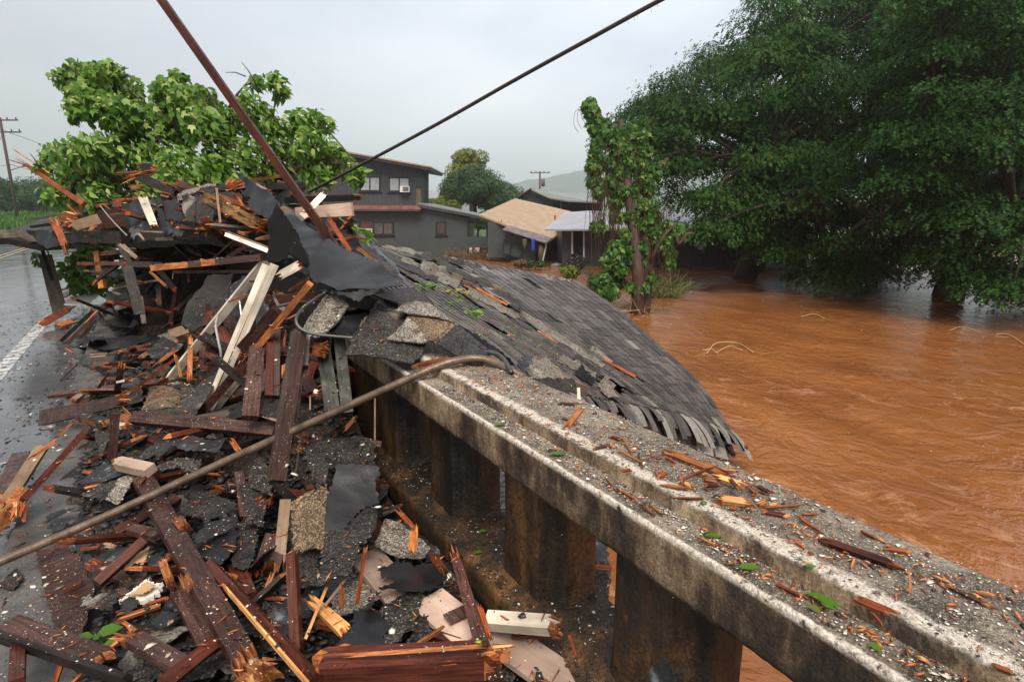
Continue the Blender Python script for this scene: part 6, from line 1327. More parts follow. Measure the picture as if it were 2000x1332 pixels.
SH([R6(800,650), R6(880,640), R6(870,740), R6(800,760)], m_asph, 'black scrap left of the orange block splinter', lift=.07, amp=.02)
SH([R6(820,1000), R6(900,940), R6(960,960), R6(900,1040), R6(840,1050)], m_tar, 'black crumple with white flakes left of the big plank', lift=.08, amp=.02, jag=.01)
SH([R6(650,790), R6(700,780), R6(720,800), R6(680,818)], m_asph, 'little blue grey chip near the fibreboard scrap', lift=.06, amp=.006)
SH([R7(265,60,2.95), R7(380,20,3.1), R7(560,0,3.2), R7(640,30,3.2), R7(655,190,3.0), R7(600,180,2.95), R7(420,170,2.9), R7(330,300,2.8), R7(285,200,2.85)], m_sh, 'large slumped dark shingle between the tall post and the railing', amp=.03)
TP([R7(385,330,2.72), R7(440,150,2.85), R7(660,175,2.9), R7(672,215,2.88), R7(640,240,2.85), R7(668,360,2.78), R7(560,400,2.72), R7(470,515,2.62), R7(370,515,2.6)], 'wet jet black square of felt hanging by the railing foot', amp=.02, jag=.006)
SH([R7(188,360,2.75), R7(385,262,2.78), R7(378,520,2.62), R7(360,610,2.55), R7(200,620,2.6)], m_sht, 'tan and brown shingle left of the jet black felt', amp=.012)
SH([R7(330,815), R7(350,690), R7(380,520), R7(480,510), R7(590,390), R7(660,380), R7(650,480), R7(600,570), R7(560,580), R7(510,730)], m_sh, 'large dark brown shingle drooping below the jet black felt', lift=.30, amp=.02, jag=.006)
SH([R7(200,640), R7(340,610), R7(340,800), R7(240,830), R7(190,780)], m_sh, 'dark shingle in shadow right of the red brown stud', lift=.14, amp=.03)
SH([R7(640,590), R7(700,450), R7(790,480), R7(945,600), R7(885,665), R7(760,650)], m_shl, 'pale blue speckled granule shingle beside the low kerb', lift=.16, amp=.012, jag=.005)
TP([R7(655,725), R7(770,650), R7(850,690), R7(920,660), R7(1045,670), R7(1050,705), R7(940,830), R7(800,830), R7(665,830), R7(760,780)], 'ragged black felt crumple lying on the pinkish siding', lift=.20, amp=.03, jag=.014)
SH([R7(400,880), R7(540,720), R7(660,830), R7(600,930), R7(430,990)], m_shl, 'speckled shingle between the siding board and pale wedge', lift=.13, amp=.02)
SH([R7(60,920), R7(200,860), R7(350,830), R7(280,990), R7(190,960)], m_tar, 'black sheet left of the pale wedge splinter', lift=.12, amp=.03)
SH([R7(60,960), R7(100,925), R7(205,960), R7(190,1095), R7(85,1050)], m_asph, 'black shingle with white scuff beside the reddish trim', lift=.12, amp=.02, jag=.008)
TP([R7(405,1175), R7(520,1040), R7(530,950), R7(650,935), R7(720,1010), R7(690,1105), R7(540,1180)], 'rounded wet black felt piece in the centre foreground', lift=.17, amp=.025, jag=.006)
SH([R7(650,950), R7(760,870), R7(850,838), R7(900,880), R7(860,1010), R7(720,1170), R7(560,1182), R7(690,1100), R7(720,1010)], m_shb, 'blue streaked granule shingle right of the rounded black felt', lift=.155, amp=.015)
SH([R7(780,1160), R7(860,1020), R7(890,910), R7(920,1000), R7(950,1060), R7(945,1150)], m_sh, 'dark narrow shingle left of the siding with the dark stripe', lift=.13, amp=.015)
SH([R7(590,930), R7(650,840), R7(670,850), R7(610,940)], m_asph, 'small silver edged scrap above the rounded black felt', lift=.2, amp=.01)
SH([R7(1495,1345), R7(1525,1265), R7(1580,1345)], m_asph, 'small dark shingle triangle at the bottom edge on the siding', lift=.14, amp=.01)
SH([(1245,1332), (1300,1290), (1335,1332)], m_asph, 'dark shingle tip at the bottom edge by the last baluster', lift=.1, amp=.01)
# shingles lying over the railing end
SH([R5(515,702,3.25), R5(560,630,3.32), R5(610,545,3.42), R5(700,405,3.65), R5(760,390,3.7), R5(860,470,3.62), R5(930,560,3.5), R5(985,640,3.35), R5(960,720,3.22), R5(900,772,3.12), R5(780,745,3.12), R5(650,720,3.18)], m_shb, 'large grey granule shingle draped over the end of the railing cap', amp=.015, jag=.004, th=.012)
SH([R5(758,625,3.28), R5(800,592,3.33), R5(880,500,3.44), R5(920,530,3.42), R5(1000,640,3.27), R5(950,652,3.24)], m_shl, 'pale granule shingle flap in the middle of the railing stack', amp=.01, jag=.004, th=.008)
SH([R5(680,368,3.72), R5(800,340,3.85), R5(900,330,3.95), R5(965,355,3.9), R5(1100,500,3.6), R5(1150,532,3.55), R5(990,470,3.55), R5(850,432,3.55)], m_sh, 'brown shingle layer at the top of the railing stack', amp=.012, jag=.004, th=.012)
SH([R5(800,460,3.5), R5(860,425,3.56), R5(930,408,3.62), R5(1010,425,3.6), R5(1090,492,3.5), R5(1150,530,3.45), R5(1040,498,3.46), R5(880,480,3.46)], m_shl, 'cream white leaf shaped shingle on the railing stack', amp=.008, jag=.003, th=.008)
SH([R5(830,562,3.38), R5(880,490,3.48), R5(980,488,3.5), R5(1090,500,3.50), R5(1150,545,3.44), R5(1060,640,3.26), R5(1040,652,3.24), R5(930,600,3.32)], m_sht, 'tan granule shingle in the middle of the railing stack', amp=.006, jag=.002, th=.010)
SH([R5(1150,545,3.45), R5(1190,560,3.43), R5(1275,630,3.31), R5(1358,702,3.18), R5(1345,725,3.14), R5(1300,768,3.06), R5(1240,765,3.06), R5(1130,705,3.15), R5(1050,655,3.23), R5(1070,625,3.28)], m_sh, 'dark grey shingle tab reaching right over the railing, topmost of the stack', amp=.004, jag=.0015, th=.010)
SH([R5(1100,560,3.455), R5(1145,545,3.46), R5(1075,630,3.29), R5(1060,622,3.30)], m_asph, 'silvery sealant band between the tan shingle and the dark grey tab', amp=.002, jag=.006)
SH([R5(250,600,3.35), R5(300,500,3.45), R5(400,368,3.6), R5(500,372,3.6), R5(535,435,3.5), R5(480,520,3.4), R5(400,592,3.3), R5(345,612,3.28)], m_shl, 'curled grey granule shingle above the tall post, wrapped by the bent tube', amp=.02, jag=.004, th=.012)
TP([R5(420,570,3.4), R5(520,480,3.5), R5(640,470,3.55), R5(560,600,3.4), R5(500,620,3.3)], 'black felt between the curled shingle and the railing stack', amp=.02)
B_(tbm, R5(500,400,3.55), R5(680,430,3.7), 70/2.96, m_dark, 'dark brown block end under the tar paper fold', th=.08, n='c')
TP([R5(1160,540,3.5), R5(1290,610,3.35), R5(1420,700,3.2), R5(1510,790,3.15), R5(1460,770,3.2), R5(1350,690,3.25), R5(1200,590,3.42)], 'black felt edge between the railing stack and the roof', amp=.012, jag=.006)
B_(ws, R5(890,785,3.12), R5(1180,735,3.15), 26/2.96, m_rawd, 'red splinters lying under the dark grey shingle tab on the cap', th=.02, jag=(.1,.1), K=6, n='u')
SH([R19(370,700,3.35), R19(430,640,3.5), R19(470,660,3.5), R19(420,760,3.3)], m_asph, 'grey scrap beside the ribbed tube end', amp=.012)
# pipes, tubes, cable
pipe('metal_pipe', [(-60,1122,2.75), (0,1097,2.83), (200,1011,2.95), (400,919,3.05), (600,829,3.03), (760,757,3.0), (862,713,3.01), (925,700,3.07), (965,708,3.05), (1005,727,2.97), (1037,745,2.98)], .0205, m_metal, 'long rusty metal pipe slanting across the heap and over the railing', 'pipe', n=14)
pipe('flexible_tube', [R5(560,622,3.2), R5(450,612,3.2), R5(330,598,3.2), R5(255,565,3.2), R5(232,515,3.22), R5(265,455,3.3), R5(330,405,3.4), R5(425,345,3.6)], .0095, m_flex, 'grey bent tube looping round the curled granule shingle', 'tube', rib=.006)
pipe('flexible_tube', [R5(1345,702,3.16), R5(1390,715,3.13), R5(1430,745,3.06), R5(1455,785,2.98), R5(1478,825,2.90)], .0145, m_flex, 'ribbed grey flexible tube on the railing cap beside the pipe', 'tube', rib=.011)
pipe('flexible_tube', [R14(680,492,3.75), R14(830,462,3.7), R14(980,468,3.6)], .011, m_flex, 'ribbed tube piece lying level behind the orange plank', 'tube', rib=.008)
pipe('overhead_cable', [(585,385,6.2), (700,325,5.6), (850,245,5.0), (1000,160,4.5), (1160,72,4.05), (1320,-15,3.7), (1750,-235,2.9), (2500,-620,2.0)], .0145, m_cable, 'dark taut frayed cable slanting up right across the sky', 'cable')
b = MB(); rg = random.Random(8); cpts = spline([P(*q) for q in [(585,385,6.2), (700,325,5.6), (850,245,5.0), (1000,160,4.5), (1160,72,4.05), (1320,-15,3.7), (1750,-235,2.9), (2500,-620,2.0)]], 40); c0 = cpts[0].copy()
for i in range(60):
    p = rg.choice(cpts)-c0; d = Vector((rg.gauss(0,1), rg.gauss(0,1), rg.gauss(-.6,.6))).normalized()*rg.uniform(.02, .05); b.tube([p, p+d*.6, p+d+Vector((0,0,-.01))], .0012, 3, cap=False)
cabl = [o for o in C.objects if o.name == 'overhead_cable'][0]; b.build('frayed_strands', m_cable, cabl)
pipe('loose_wire', [R13(1000,520,8.2), R13(1080,620,7.9), R13(1170,720,7.4), R13(1270,820,7.0)], .007, m_wire, 'thin green grey wire sagging in front of the left fascia', 'wire')
# ---------------------------------------------------------------- leafy tree fallen behind the heap
def px_blobs(spec, tot, t0):
    PP = []; ws = [b[2]**2 for b in spec]; s_ = sum(ws)
    for b_, w_ in zip(spec, ws):
        t = b_[3] if len(b_) > 3 else t0; m = max(3, int(tot*w_/s_)); R = b_[2]*t/1150; c = np.array(P(b_[0], b_[1], t+np.random.uniform(-.4, .5)))
        q = rnd3(m)*(np.random.uniform(.15, 1, m)**.5)[:, None]*R; PP.append(c+q)
    return np.vstack(PP)
TB = [(120,150,26),(150,140,30),(185,160,38),(215,140,26),(240,170,36),(150,190,32),(190,210,38),(230,215,40),(262,205,28),(138,220,20),(185,130,14),
 (312,170,24),(345,155,24),(320,210,36),(360,200,38),(395,190,30),(290,240,38),(340,250,42),(390,240,40),(250,260,38),(430,230,34),
 (500,160,16),(530,155,20),(548,180,18),(480,200,30),(510,230,34),(460,250,42),(540,260,38),(580,240,32),(610,235,28),(635,245,20),(600,280,38),(640,300,32),(665,322,30),(695,342,24),(560,310,44),(500,310,48),(620,340,34),(440,310,48),
 (72,322,12),(95,300,26),(130,300,36),(170,290,38),(210,290,40),(110,340,30),(150,350,40),(200,340,44),(250,320,46),(98,380,20),(140,390,28),(190,380,38),(240,370,40),(300,310,48),(350,330,48),(400,340,46),(520,360,40),(470,370,40),(300,370,40),(125,425,20)]
T_OV = [(0,0,0), (.3,-.25,.07), (.3,.25,.07), (.35,0,-.02), (.65,-.2,.03), (.65,.2,.03), (.68,0,-.04), (1.12,.03,-.16)]; F_OV = [(0,1,3), (0,3,2), (1,4,6), (1,6,3), (3,6,5), (3,5,2), (4,7,6), (6,7,5)]
tb0 = P(440, 440, 10.5); tree = empty('fallen_leafy_tree', tb0, 'bright green broad leaved tree crown lying behind the top of the debris heap', 'tree')
TB = [(b_[0], b_[1], b_[2]*.93) for b_ in TB]; LP = px_blobs(TB, 9500, 9.0); n = len(LP)
wind = np.array(RIGHT)*.45; ax = rnd3(n)*.75+wind; ax[:, 2] -= .65; nn = rnd3(n)*.8+np.array([0, 0, .7])-np.array(FWD)*.6
sz_ = np.random.uniform(.06, .165, n); tn_ = np.clip(np.random.normal(.48, .27, n), 0, 1); h_ = n//3
leafmesh('crown', LP[:h_]-np.array(tb0), ax[:h_], nn[:h_], sz_[:h_], tn_[:h_], T_LOBE, F_LOBE, m_leafK, tree)
leafmesh('crown', LP[h_:]-np.array(tb0), ax[h_:], nn[h_:], sz_[h_:], tn_[h_:], T_OV, F_OV, m_leafK, tree)
b = MB(); rg = random.Random(21); tb_ = Vector(tb0)
hubs = [P(380, 330, 9.6), P(230, 250, 9.3), P(520, 290, 9.2), P(170, 330, 9.4), P(330, 240, 9.2), P(610, 320, 9.0), P(440, 220, 9.2)]
for h in hubs: b.tube([p-tb_ for p in spline([tb_, tb_.lerp(h, .5)+Vector((0,0,.2)), h], 4)], [.10-.008*i for i in range(9)], 7)
for s_ in TB:
    c = P(s_[0], s_[1], s_[3] if len(s_) > 3 else 9.0); h = min(hubs, key=lambda q: (q-c).length)
    for k in range(3):
        e_ = c+Vector((rg.gauss(0,1), rg.gauss(0,1), rg.gauss(0,1))).normalized()*s_[2]*9/1150*.9
        b.tube([p-tb_ for p in spline([h, h.lerp(c, .6)+Vector((0,0,.1)), e_], 3)], [.022, .018, .014, .011, .008, .006, .003], 4, cap=False)
for a_, c_ in (((500,165),(472,122)), ((480,150),(440,142)), ((520,230),(590,250)), ((640,255),(700,330)), ((690,350),(600,395)), ((75,325),(58,300))):
    p, q = P(*a_, 8.8), P(*c_, 8.7); b.tube([p-tb_, (p+q)/2-tb_+Vector((0,0,.03)), q-tb_], [.012, .009, .004], 4)
b.build('branches', m_barkr, tree, smooth=True)
def sprig(spec, tot, t0, label, ls=(.12, .22), base=None):
    c0 = P(spec[0][0], spec[0][1], t0); r = empty('leafy_branch', c0, label, 'branch'); Lp = px_blobs(spec, tot, t0); n = len(Lp)
    ax = rnd3(n)*.7+wind*.3; ax[:, 2] -= .6; nn = rnd3(n)+np.array([0, 0, .6])-np.array(FWD)*.7
    leafmesh('leaves', Lp-np.array(c0), ax, nn, np.random.uniform(ls[0], ls[1], n), np.clip(np.random.normal(.5, .24, n), 0, 1), T_LOBE, F_LOBE, m_leafK, r)
    b = MB()
    for s_ in spec[1:]:
        e_ = P(s_[0], s_[1], t0); b.tube([Vector((0,0,0)), (e_-c0)*.5+Vector((0,0,.03)), e_-c0], [.016, .011, .005], 5)
    b.build('twig', m_barkr, r)
sprig([(170,500,24),(150,510,20),(190,520,24),(160,545,22),(200,490,22),(215,530,18),(135,530,16),(180,555,14)], 420, 11.6, 'drooping green branch seen under the left fascia beam beside the grey post', (.14, .26))
sprig([(75,498,7),(80,515,7),(66,505,5)], 14, 11.2, 'tiny leafy twig tip over the wet road left of the grey post', (.14, .22))
sprig([(640,430,18),(665,445,16),(690,450,14),(705,458,10),(650,410,10)], 130, 7.2, 'green leafy branch between the pinkish board and the roof', (.12, .2))
# ---------------------------------------------------------------- scattered small pieces
def tone_ramp(name, stops, rough=.5):
    def f(t, b): n = N(t); n.set(b, n.ramp(n.attr('tone').outputs['Fac'], stops), rough)
    return M(name, f)
m_flake = tone_ramp('paint and wood crumbs', [(0, (.02,.018,.016)), (.2, (.05,.04,.035)), (.3, (.68,.62,.52)), (.6, (.86,.82,.72)), (.75, (.42,.33,.24)), (1, (.3,.2,.12))])
m_sliv = tone_ramp('split slivers', [(0, (.06,.02,.012)), (.3, (.20,.05,.018)), (.65, (.48,.14,.035)), (1, (.62,.28,.09))])
m_green = tone_ramp('torn green bits', [(0, (.03,.08,.01)), (.7, (.10,.24,.02)), (1, (.35,.35,.03))])
def bits(name, label, pts, nrm, size, aspect, tone, mat, thick=.3, tilt=.35):
    """irregular little plates and slivers, each a closed wedge of its own"""
    n = len(pts); pts = np.asarray(pts, float); a = np.random.uniform(0, 2*np.pi, n); nr = np.asarray(nrm, float)+rnd3(n)*tilt
    ax = np.stack([np.cos(a), np.sin(a), np.random.normal(size=n)*.12], 1); asp = np.asarray(aspect)
    tv = [(-.5,-.4,0), (.1,-.5,0), (.5,-.1,0), (.35,.45,0), (-.3,.5,0), (0,0,thick)]; tf = [(0,1,5), (1,2,5), (2,3,5), (3,4,5), (4,0,5), (4,3,2), (4,2,0), (2,1,0)]
    tf = [t_ if len(t_) == 3 else t_ for t_ in tf]
    ax /= np.linalg.norm(ax, axis=1)[:, None]; sd = np.cross(nr, ax); sd /= np.linalg.norm(sd, axis=1)[:, None]+1e-9; nr = np.cross(ax, sd)
    T = np.asarray(tv)[None]*(1+np.random.uniform(-.3, .3, (n, len(tv), 3))); sz = np.asarray(size)[:, None, None]
    V = pts[:, None]+sz*(T[..., 0:1]*ax[:, None]+T[..., 1:2]*sd[:, None]*asp[:, None, None]+T[..., 2:3]*nr[:, None]*asp[:, None, None]**.5)
    K = len(tv); Fc = (np.asarray(tf)[None]+np.arange(n)[:, None, None]*K).reshape(-1); me = bpy.data.meshes.new(name)
    V = V.reshape(-1, 3); me.vertices.add(len(V)); me.vertices.foreach_set('co', V.ravel()); me.loops.add(len(Fc)); me.loops.foreach_set('vertex_index', Fc.astype(np.int32))
    me.polygons.add(n*len(tf)); me.polygons.foreach_set('loop_start', np.arange(n*len(tf), dtype=np.int32)*3); me.update(calc_edges=True)
    at = me.attributes.new('tone', 'FLOAT', 'POINT'); at.data.foreach_set('value', np.repeat(np.asarray(tone, float), K).astype(np.float32))
    return link(name, me, mat, label=label, kind='stuff')
R_ = np.random.RandomState(5)
def capz(x): return 1.054 if x < 1.2 else 1.104
# crumbs on the railing cap: dense near the camera, clustered
pts = []; pn = []
while len(pts) < 9000:
    y = R_.uniform(-.6, 3.6); x = R_.choice([R_.uniform(1.125, 1.2), R_.uniform(1.205, 1.52), R_.uniform(1.205, 1.52)])
    d = noise.noise(Vector((x*7, y*5, 2)))+.5*noise.noise(Vector((x*20, y*18, 2)))
    if d < R_.uniform(-.55, .35): continue
    pts.append((x, y, capz(x)+R_.uniform(0, .003))); 
n = len(pts); tn = np.where(R_.rand(n) < .7, R_.uniform(.3, .8, n), R_.uniform(0, .25, n))
bits('paint_flakes', 'pale paint flakes and dark grit strewn along the railing cap', pts, np.tile([0,0,1.], (n,1)), R_.uniform(.002, .0085, n)*(1+1.8*(R_.rand(n) < .06)), R_.uniform(.35, 1, n), tn, m_flake, .04, .15)
pts = []
while len(pts) < 1500:
    y = R_.uniform(-.5, 3.5); x = R_.choice([R_.uniform(1.125, 1.2), R_.uniform(1.205, 1.5)])
    d = noise.noise(Vector((x*4, y*2.3, 7))); 
    if d < R_.uniform(-.4, .5) and not (1.3 < x and 1.0 < y < 1.5 and R_.rand() < .5): continue
    pts.append((x, y, capz(x)+R_.uniform(0, .006)))
n = len(pts); bits('wood_slivers', 'tiny orange wood slivers strewn along the railing cap', pts, np.tile([0,0,1.], (n,1)), R_.uniform(.007, .032, n), R_.uniform(.07, .25, n), R_.uniform(.2, 1, n), m_sliv, tilt=.25)
# crumbs over heap, sidewalk and road edge
def heap_pts(k, x0, x1, y0, y1, dens, up=.01, seed=0, mn=-1):
    o = []
    while len(o) < k:
        x, y = R_.uniform(x0, x1), y0+(y1-y0)*R_.rand()**1.35
        if noise.noise(Vector((x*2.2, y*2.2, seed)))+.6*noise.noise(Vector((x*7, y*7, seed))) < R_.uniform(-.6, dens): continue
        if H(x, y)-base_h(x, y) < mn: continue
        o.append((x, y, H(x, y)+.05*noise.noise(Vector((x*5, y*5, 1)))*(H(x,y)-base_h(x,y) > .05)+up-(.03 if H(x,y)-base_h(x,y) > .05 else 0)+R_.uniform(0, .012)))
    return o
p_ = heap_pts(5200, -.8, 1.0, 1.2, 9.5, .35, seed=15, mn=.06); n = len(p_)
bits('shingle_crumbs', 'black crumbs of shingle and felt packed in the debris heap', p_, np.tile([0,0,1.], (n,1)), R_.uniform(.02, .085, n), R_.uniform(.4, 1, n), R_.uniform(0, .22, n), tone_ramp('black crumbs', [(0, (.008,.008,.009)), (.1, (.03,.028,.028)), (.22, (.06,.055,.05))], .6), .05, .5)
p_ = []
while len(p_) < 5200:
    y = 3+13*R_.rand()**1.6; x = -.82-2.6*R_.rand()**2.6*min(1.4, y/6)
    if noise.noise(Vector((x*2.5, y*.9, 4)))+.5*noise.noise(Vector((x*8, y*5, 1))) < R_.uniform(-.45, .35): continue
    p_.append((x, y, .004))
n = len(p_); bits('road_litter', 'dark twigs, bark crumbs and pale specks washed over the road edge', p_, np.tile([0,0,1.], (n,1)), R_.uniform(.01, .06, n), R_.uniform(.08, .5, n), np.where(R_.rand(n) < .85, R_.uniform(0, .22, n), R_.uniform(.3, 1, n)), m_flake, .2, .2)
p_ = [(R_.uniform(1.13, 1.5), R_.uniform(0, 3.2), 1.108) for _ in range(8)]
n = len(p_); bits('leaf_scraps', 'torn green leaf scraps on the railing cap', p_, np.tile([0,0,1.], (n,1)), R_.uniform(.008, .022, n), R_.uniform(.3, .8, n), R_.uniform(0, 1, n), m_green, .05, .5)
p_ = [(R_.uniform(1.11, 1.45), R_.uniform(.6, 3.6), .33) for _ in range(2600)]; p_ = [(x, y, .332 if x > 1.2 else .308) for x, y, z in p_]
n = len(p_); bits('grit', 'dark grit and slivers lying on the lower rail between balusters', p_, np.tile([0,0,1.], (n,1)), R_.uniform(.004, .018, n), R_.uniform(.2, .9, n), np.where(R_.rand(n) < .9, R_.uniform(0, .25, n), R_.uniform(.3, 1, n)), m_flake, .3)
# medium pieces, each its own object
LM = [(P(300,350,6.9), 'the layered red plank end'), (P(300,410,6.5), 'the peeled pale post'), (P(360,400,6.3), 'the upper dark felt sheet'), (P(420,370,6), 'the arched pale strip'), (P(450,400,5.8), 'the rotten ochre log'), (P(520,360,5.3), 'the long orange top splinter'), (P(500,390,5), 'the pointed grey tar sheet'), (P(600,400,5), 'the rising red stick'), (P(660,420,4.9), 'the pinkish board'), (P(180,420,8.2), 'the tan board end'), (P(120,430,8.5), 'the orange post stub'), (P(220,430,8.2), 'the wide brown fascia'), (P(130,400,8.8), 'the long red bundle'), (P(*R6(1000,700), 2.9), 'the big dark plank'), (P(530,1100,2.8), 'the foot of the tall post'), (P(560,800,3.4), 'the standing boards'), (P(440,700,4.4), 'the white boards'), (P(360,680,5), 'the cream plank'), (on(320,780), 'the tan shingle square'),
 (on(300,830), 'the orange beam butt'), (on(200,790), 'the wide dark board'), (on(160,760), 'the narrow red board'), (on(230,730), 'the white banded stub'), (on(230,650), 'the flat tar paper'), (on(150,600), 'the white moulded panel'), (on(130,680), 'the sidewalk edge'),
 (on(80,900), 'the slanting red stick'), (on(20,950), 'the left edge gutter'), (on(100,1060), 'the speckled plywood'), (on(280,1150), 'the white plaster flake'), (on(80,1260), 'the lower left corner boards'), (on(330,1250), 'the reddish stud'), (on(600,1200), 'the pale wedge splinter'),
 (on(700,1010), 'the jet black felt'), (on(650,880), 'the slumped shingle'), (on(800,1100), 'the black felt crumple'), (on(880,1200), 'the striped siding board'), (on(720,1290), 'the thick bottom beam'), (on(900,1080), 'the low kerb'), (on(450,900), 'the curved silvery shingle'), (on(420,1010), 'the smooth black shingle'), (on(330,930), 'the beige board'), (on(150,960), 'the pipe on the sidewalk'), (on(300,600), 'the hanging speckled strip'), (on(420,590), 'the big standing shingle'), (on(200,560), 'the orange edged stud'), (on(480,560), 'the tar flap'), (on(500,960), 'the blue speckled shingle'), (on(400,1180), 'the long reddish trim'), (on(250,1200), 'the fresh green leaves')]
def lm(p):
    return min(LM, key=lambda q: (Vector(q[0])-p).length)[1]
CN = {'brown painted timber': 'dark brown', 'red brown stained timber': 'red brown', 'purple brown painted timber': 'purple brown', 'fresh split orange wood': 'orange', 'fresh split red wood': 'bright red', 'black stained timber': 'black', 'weathered grey brown timber': 'grey', 'dark grey green timber': 'grey green', 'dark granule shingle': 'dark granule', 'torn asphalt underside': 'slate grey', 'wet black tar paper': 'glossy black', 'shingle with pale unweathered band': 'pale banded'}
rg = random.Random(77)
def scatter_pos(y0, y1, x0=-.75, x1=1.0, mn=.07):
    while True:
        x = rg.uniform(x0, x1); y = y0+(y1-y0)*rg.random()**1.2
        if H(x, y)-base_h(x, y) > mn: return Vector((x, y, H(x, y)))
pool = []
def rboard(kind, L, wd, th, mats, jag, K, label, cat, group):
    src = []
    for i in range(9):
        src.append(board_mesh(kind, L*rg.uniform(.7, 1.4), wd*rg.uniform(.7, 1.4), th, mats[i % len(mats)], jag, rg.uniform(-.02, .02), nxt(), K, rg.uniform(.5, 1)))
    def place(p, tilt=.3):
        o = bpy.data.objects.new(kind, rg.choice(src)); C.objects.link(o); o.location = p; o.rotation_euler = (rg.gauss(0, .5), rg.gauss(0, tilt), rg.uniform(0, 6.3)); tag(o, label % ((CN[o.data.materials[0].name], lm(p)) if label.count('%s') == 2 else CN[o.data.materials[0].name]), cat, group)
    return place
pb = rboard('wood_splinter', .17, .016, .009, [(m_rawd, m_raw), (m_raw, m_raw), (m_red, m_raw)], (.05, .05), 3, 'loose %s splinter in the debris by %s', 'splinter', 'loose splinters scattered in the heap')
for i in range(112): pb(scatter_pos(1.1, 8.5)+Vector((0,0,rg.uniform(.0, .07))), .25)
pb = rboard('broken_board', .42, .055, .022, [(m_brown, m_rawd), (m_red, m_raw), (m_dark, m_rawd)], (.05, .04), 5, 'short %s broken board half buried by %s', 'board', 'short broken boards buried in the heap')
for i in range(75): pb(scatter_pos(2.4, 8.5)+Vector((0,0,rg.uniform(.0, .10))), .3)
pb = rboard('broken_board', .8, .07, .03, [(m_brown, m_rawd), (m_red, m_raw), (m_dark, m_rawd), (m_greyw, m_tan)], (.08, .05), 5, 'dim %s broken board deep in the heap behind %s', 'board', 'dim boards in the dark hollow')
for i in range(46): pb(Vector((rg.uniform(-.7, 1.5), rg.uniform(9.2, 11), rg.uniform(.2, 1.5))), .5)
for i in range(22): pb(Vector((rg.uniform(.3, 1.05), rg.uniform(3.9, 5.6), rg.uniform(.4, .9))), .5)
TOP = [[(240,400,6.8),(335,372,6.7),(470,346,6.2),(600,372,5.5),(690,440,4.9),(640,480,4.4),(470,450,5.4),(262,440,6.8)], [(60,440,9.3),(240,410,8.4),(250,470,8.2),(150,470,9.2)]]
tb1 = rboard('wood_splinter', .30, .03, .015, [(m_rawd, m_raw), (m_raw, m_raw), (m_red, m_raw), (m_dark, m_rawd)], (.1, .1), 4, 'ragged %s splinter on top of the heap near %s', 'splinter', 'ragged splinters on top of the heap')
tb2 = rboard('broken_board', .5, .10, .025, [(m_brown, m_rawd), (m_red, m_raw), (m_dark, m_rawd), (m_greyw, m_raw)], (.1, .08), 6, 'small %s board on top of the heap near %s', 'board', 'small boards on top of the heap')
for i in range(100):
    q = TOP[0] if i % 4 else TOP[1]; a, b_, c_ = rg.sample(q, 3); u, v_ = sorted((rg.random(), rg.random())); x, y, t = [a[k]*u+b_[k]*(v_-u)+c_[k]*(1-v_) for k in range(3)]
    (tb1 if i % 3 == 0 else tb2)(P(x, y, t-rg.uniform(.0, .12)), .35)
srcs = []
for i in range(8):
    pts = []; k = rg.choice([4, 5, 6]); r0 = rg.uniform(.05, .10)
    for j in range(k): a = 2*math.pi*j/k+rg.uniform(-.25, .25); pts.append(Vector((math.cos(a)*r0*rg.uniform(.7, 1.5), 5+math.sin(a)*r0*rg.uniform(.6, 1.1), 5)))
    o = sheet('torn_shingle', pts, [m_sh, m_asph, m_tar, m_shb][i % 4], 'small torn shingle scrap scattered among the debris', 'shingle', amp=.012, jag=.007, step=.025, group='small shingle scraps scattered in the heap'); srcs.append(o)
for i in range(150):
    s_ = srcs[i % 8]; o = s_ if i < 8 else s_.copy()
    if i >= 8: C.objects.link(o)
    o.location = scatter_pos(1.2, 8.0)+Vector((0,0,rg.uniform(.0, .06))); o.rotation_euler = (rg.gauss(0, .35), rg.gauss(0, .35), rg.uniform(0, 6.3)); o['label'] = 'small %s shingle scrap in the debris by %s' % (CN[o.data.materials[0].name], lm(o.location)); k = rg.uniform(.7, 1.4); o.scale = (k, k, k)
# ---------------------------------------------------------------- splinters on the railing cap
def cap_splinter(R, a, b_, wz, mat, label, z=1.106, th=.007, K=3, jag=(.03,.03), lz=0, group=None):
    A = PZ(*R(*a)[:2], z+.003+lz); B2 = PZ(*R(*b_)[:2], z+.004+lz); L = (B2-A).length; jj = (min(jag[0], L*.3), min(jag[1], L*.3))
    return put('wood_splinter', A, B2, wz, mat, label, 'splinter', th=th, n='m', K=K, jag=jj, group=group)
def r12(*a, **k): return cap_splinter(R12, *a, **k)
s12 = 1/3.806; s8 = 1/2.108
r12((540,112),(1050,300), 42*s12, m_raw, 'longest ribbed orange splinter in the pile on the railing cap', th=.012, K=9, lz=.006)
r12((900,290),(1190,392), 34*s12, m_pale, 'pale orange splinter crossing the middle of the pile on the cap', th=.012, K=7, lz=.012)
r12((888,465),(1255,510), 44*s12, m_pale, 'thick pale splinter at the near side of the pile on the cap', th=.014, K=7, lz=.006)
r12((620,360),(965,215), 13*s12, m_red, 'thin dark stick crossing over the longest ribbed splinter', lz=.02)
r12((755,250),(900,305), 26*s12, m_pale, 'short pale splinter below the longest ribbed one', lz=.008, K=4)
r12((838,320),(965,345), 26*s12, m_raw, 'short orange splinter under the thin dark stick end', lz=.004, K=4)
r12((830,372),(1002,366), 27*s12, m_red, 'purple brown flat chip in the middle of the pile on the cap', lz=.012, K=4)
r12((1038,312),(1135,418), 22*s12, m_brown, 'dark chip lying across the pale splinter on the cap', lz=.026, K=4)
r12((685,255),(680,375), 19*s12, m_raw, 'upright orange splinter left of the pile on the cap', lz=.002)
r12((510,358),(790,412), 18*s12, m_raw, 'long orange splinter on the near left side of the pile', lz=.002)
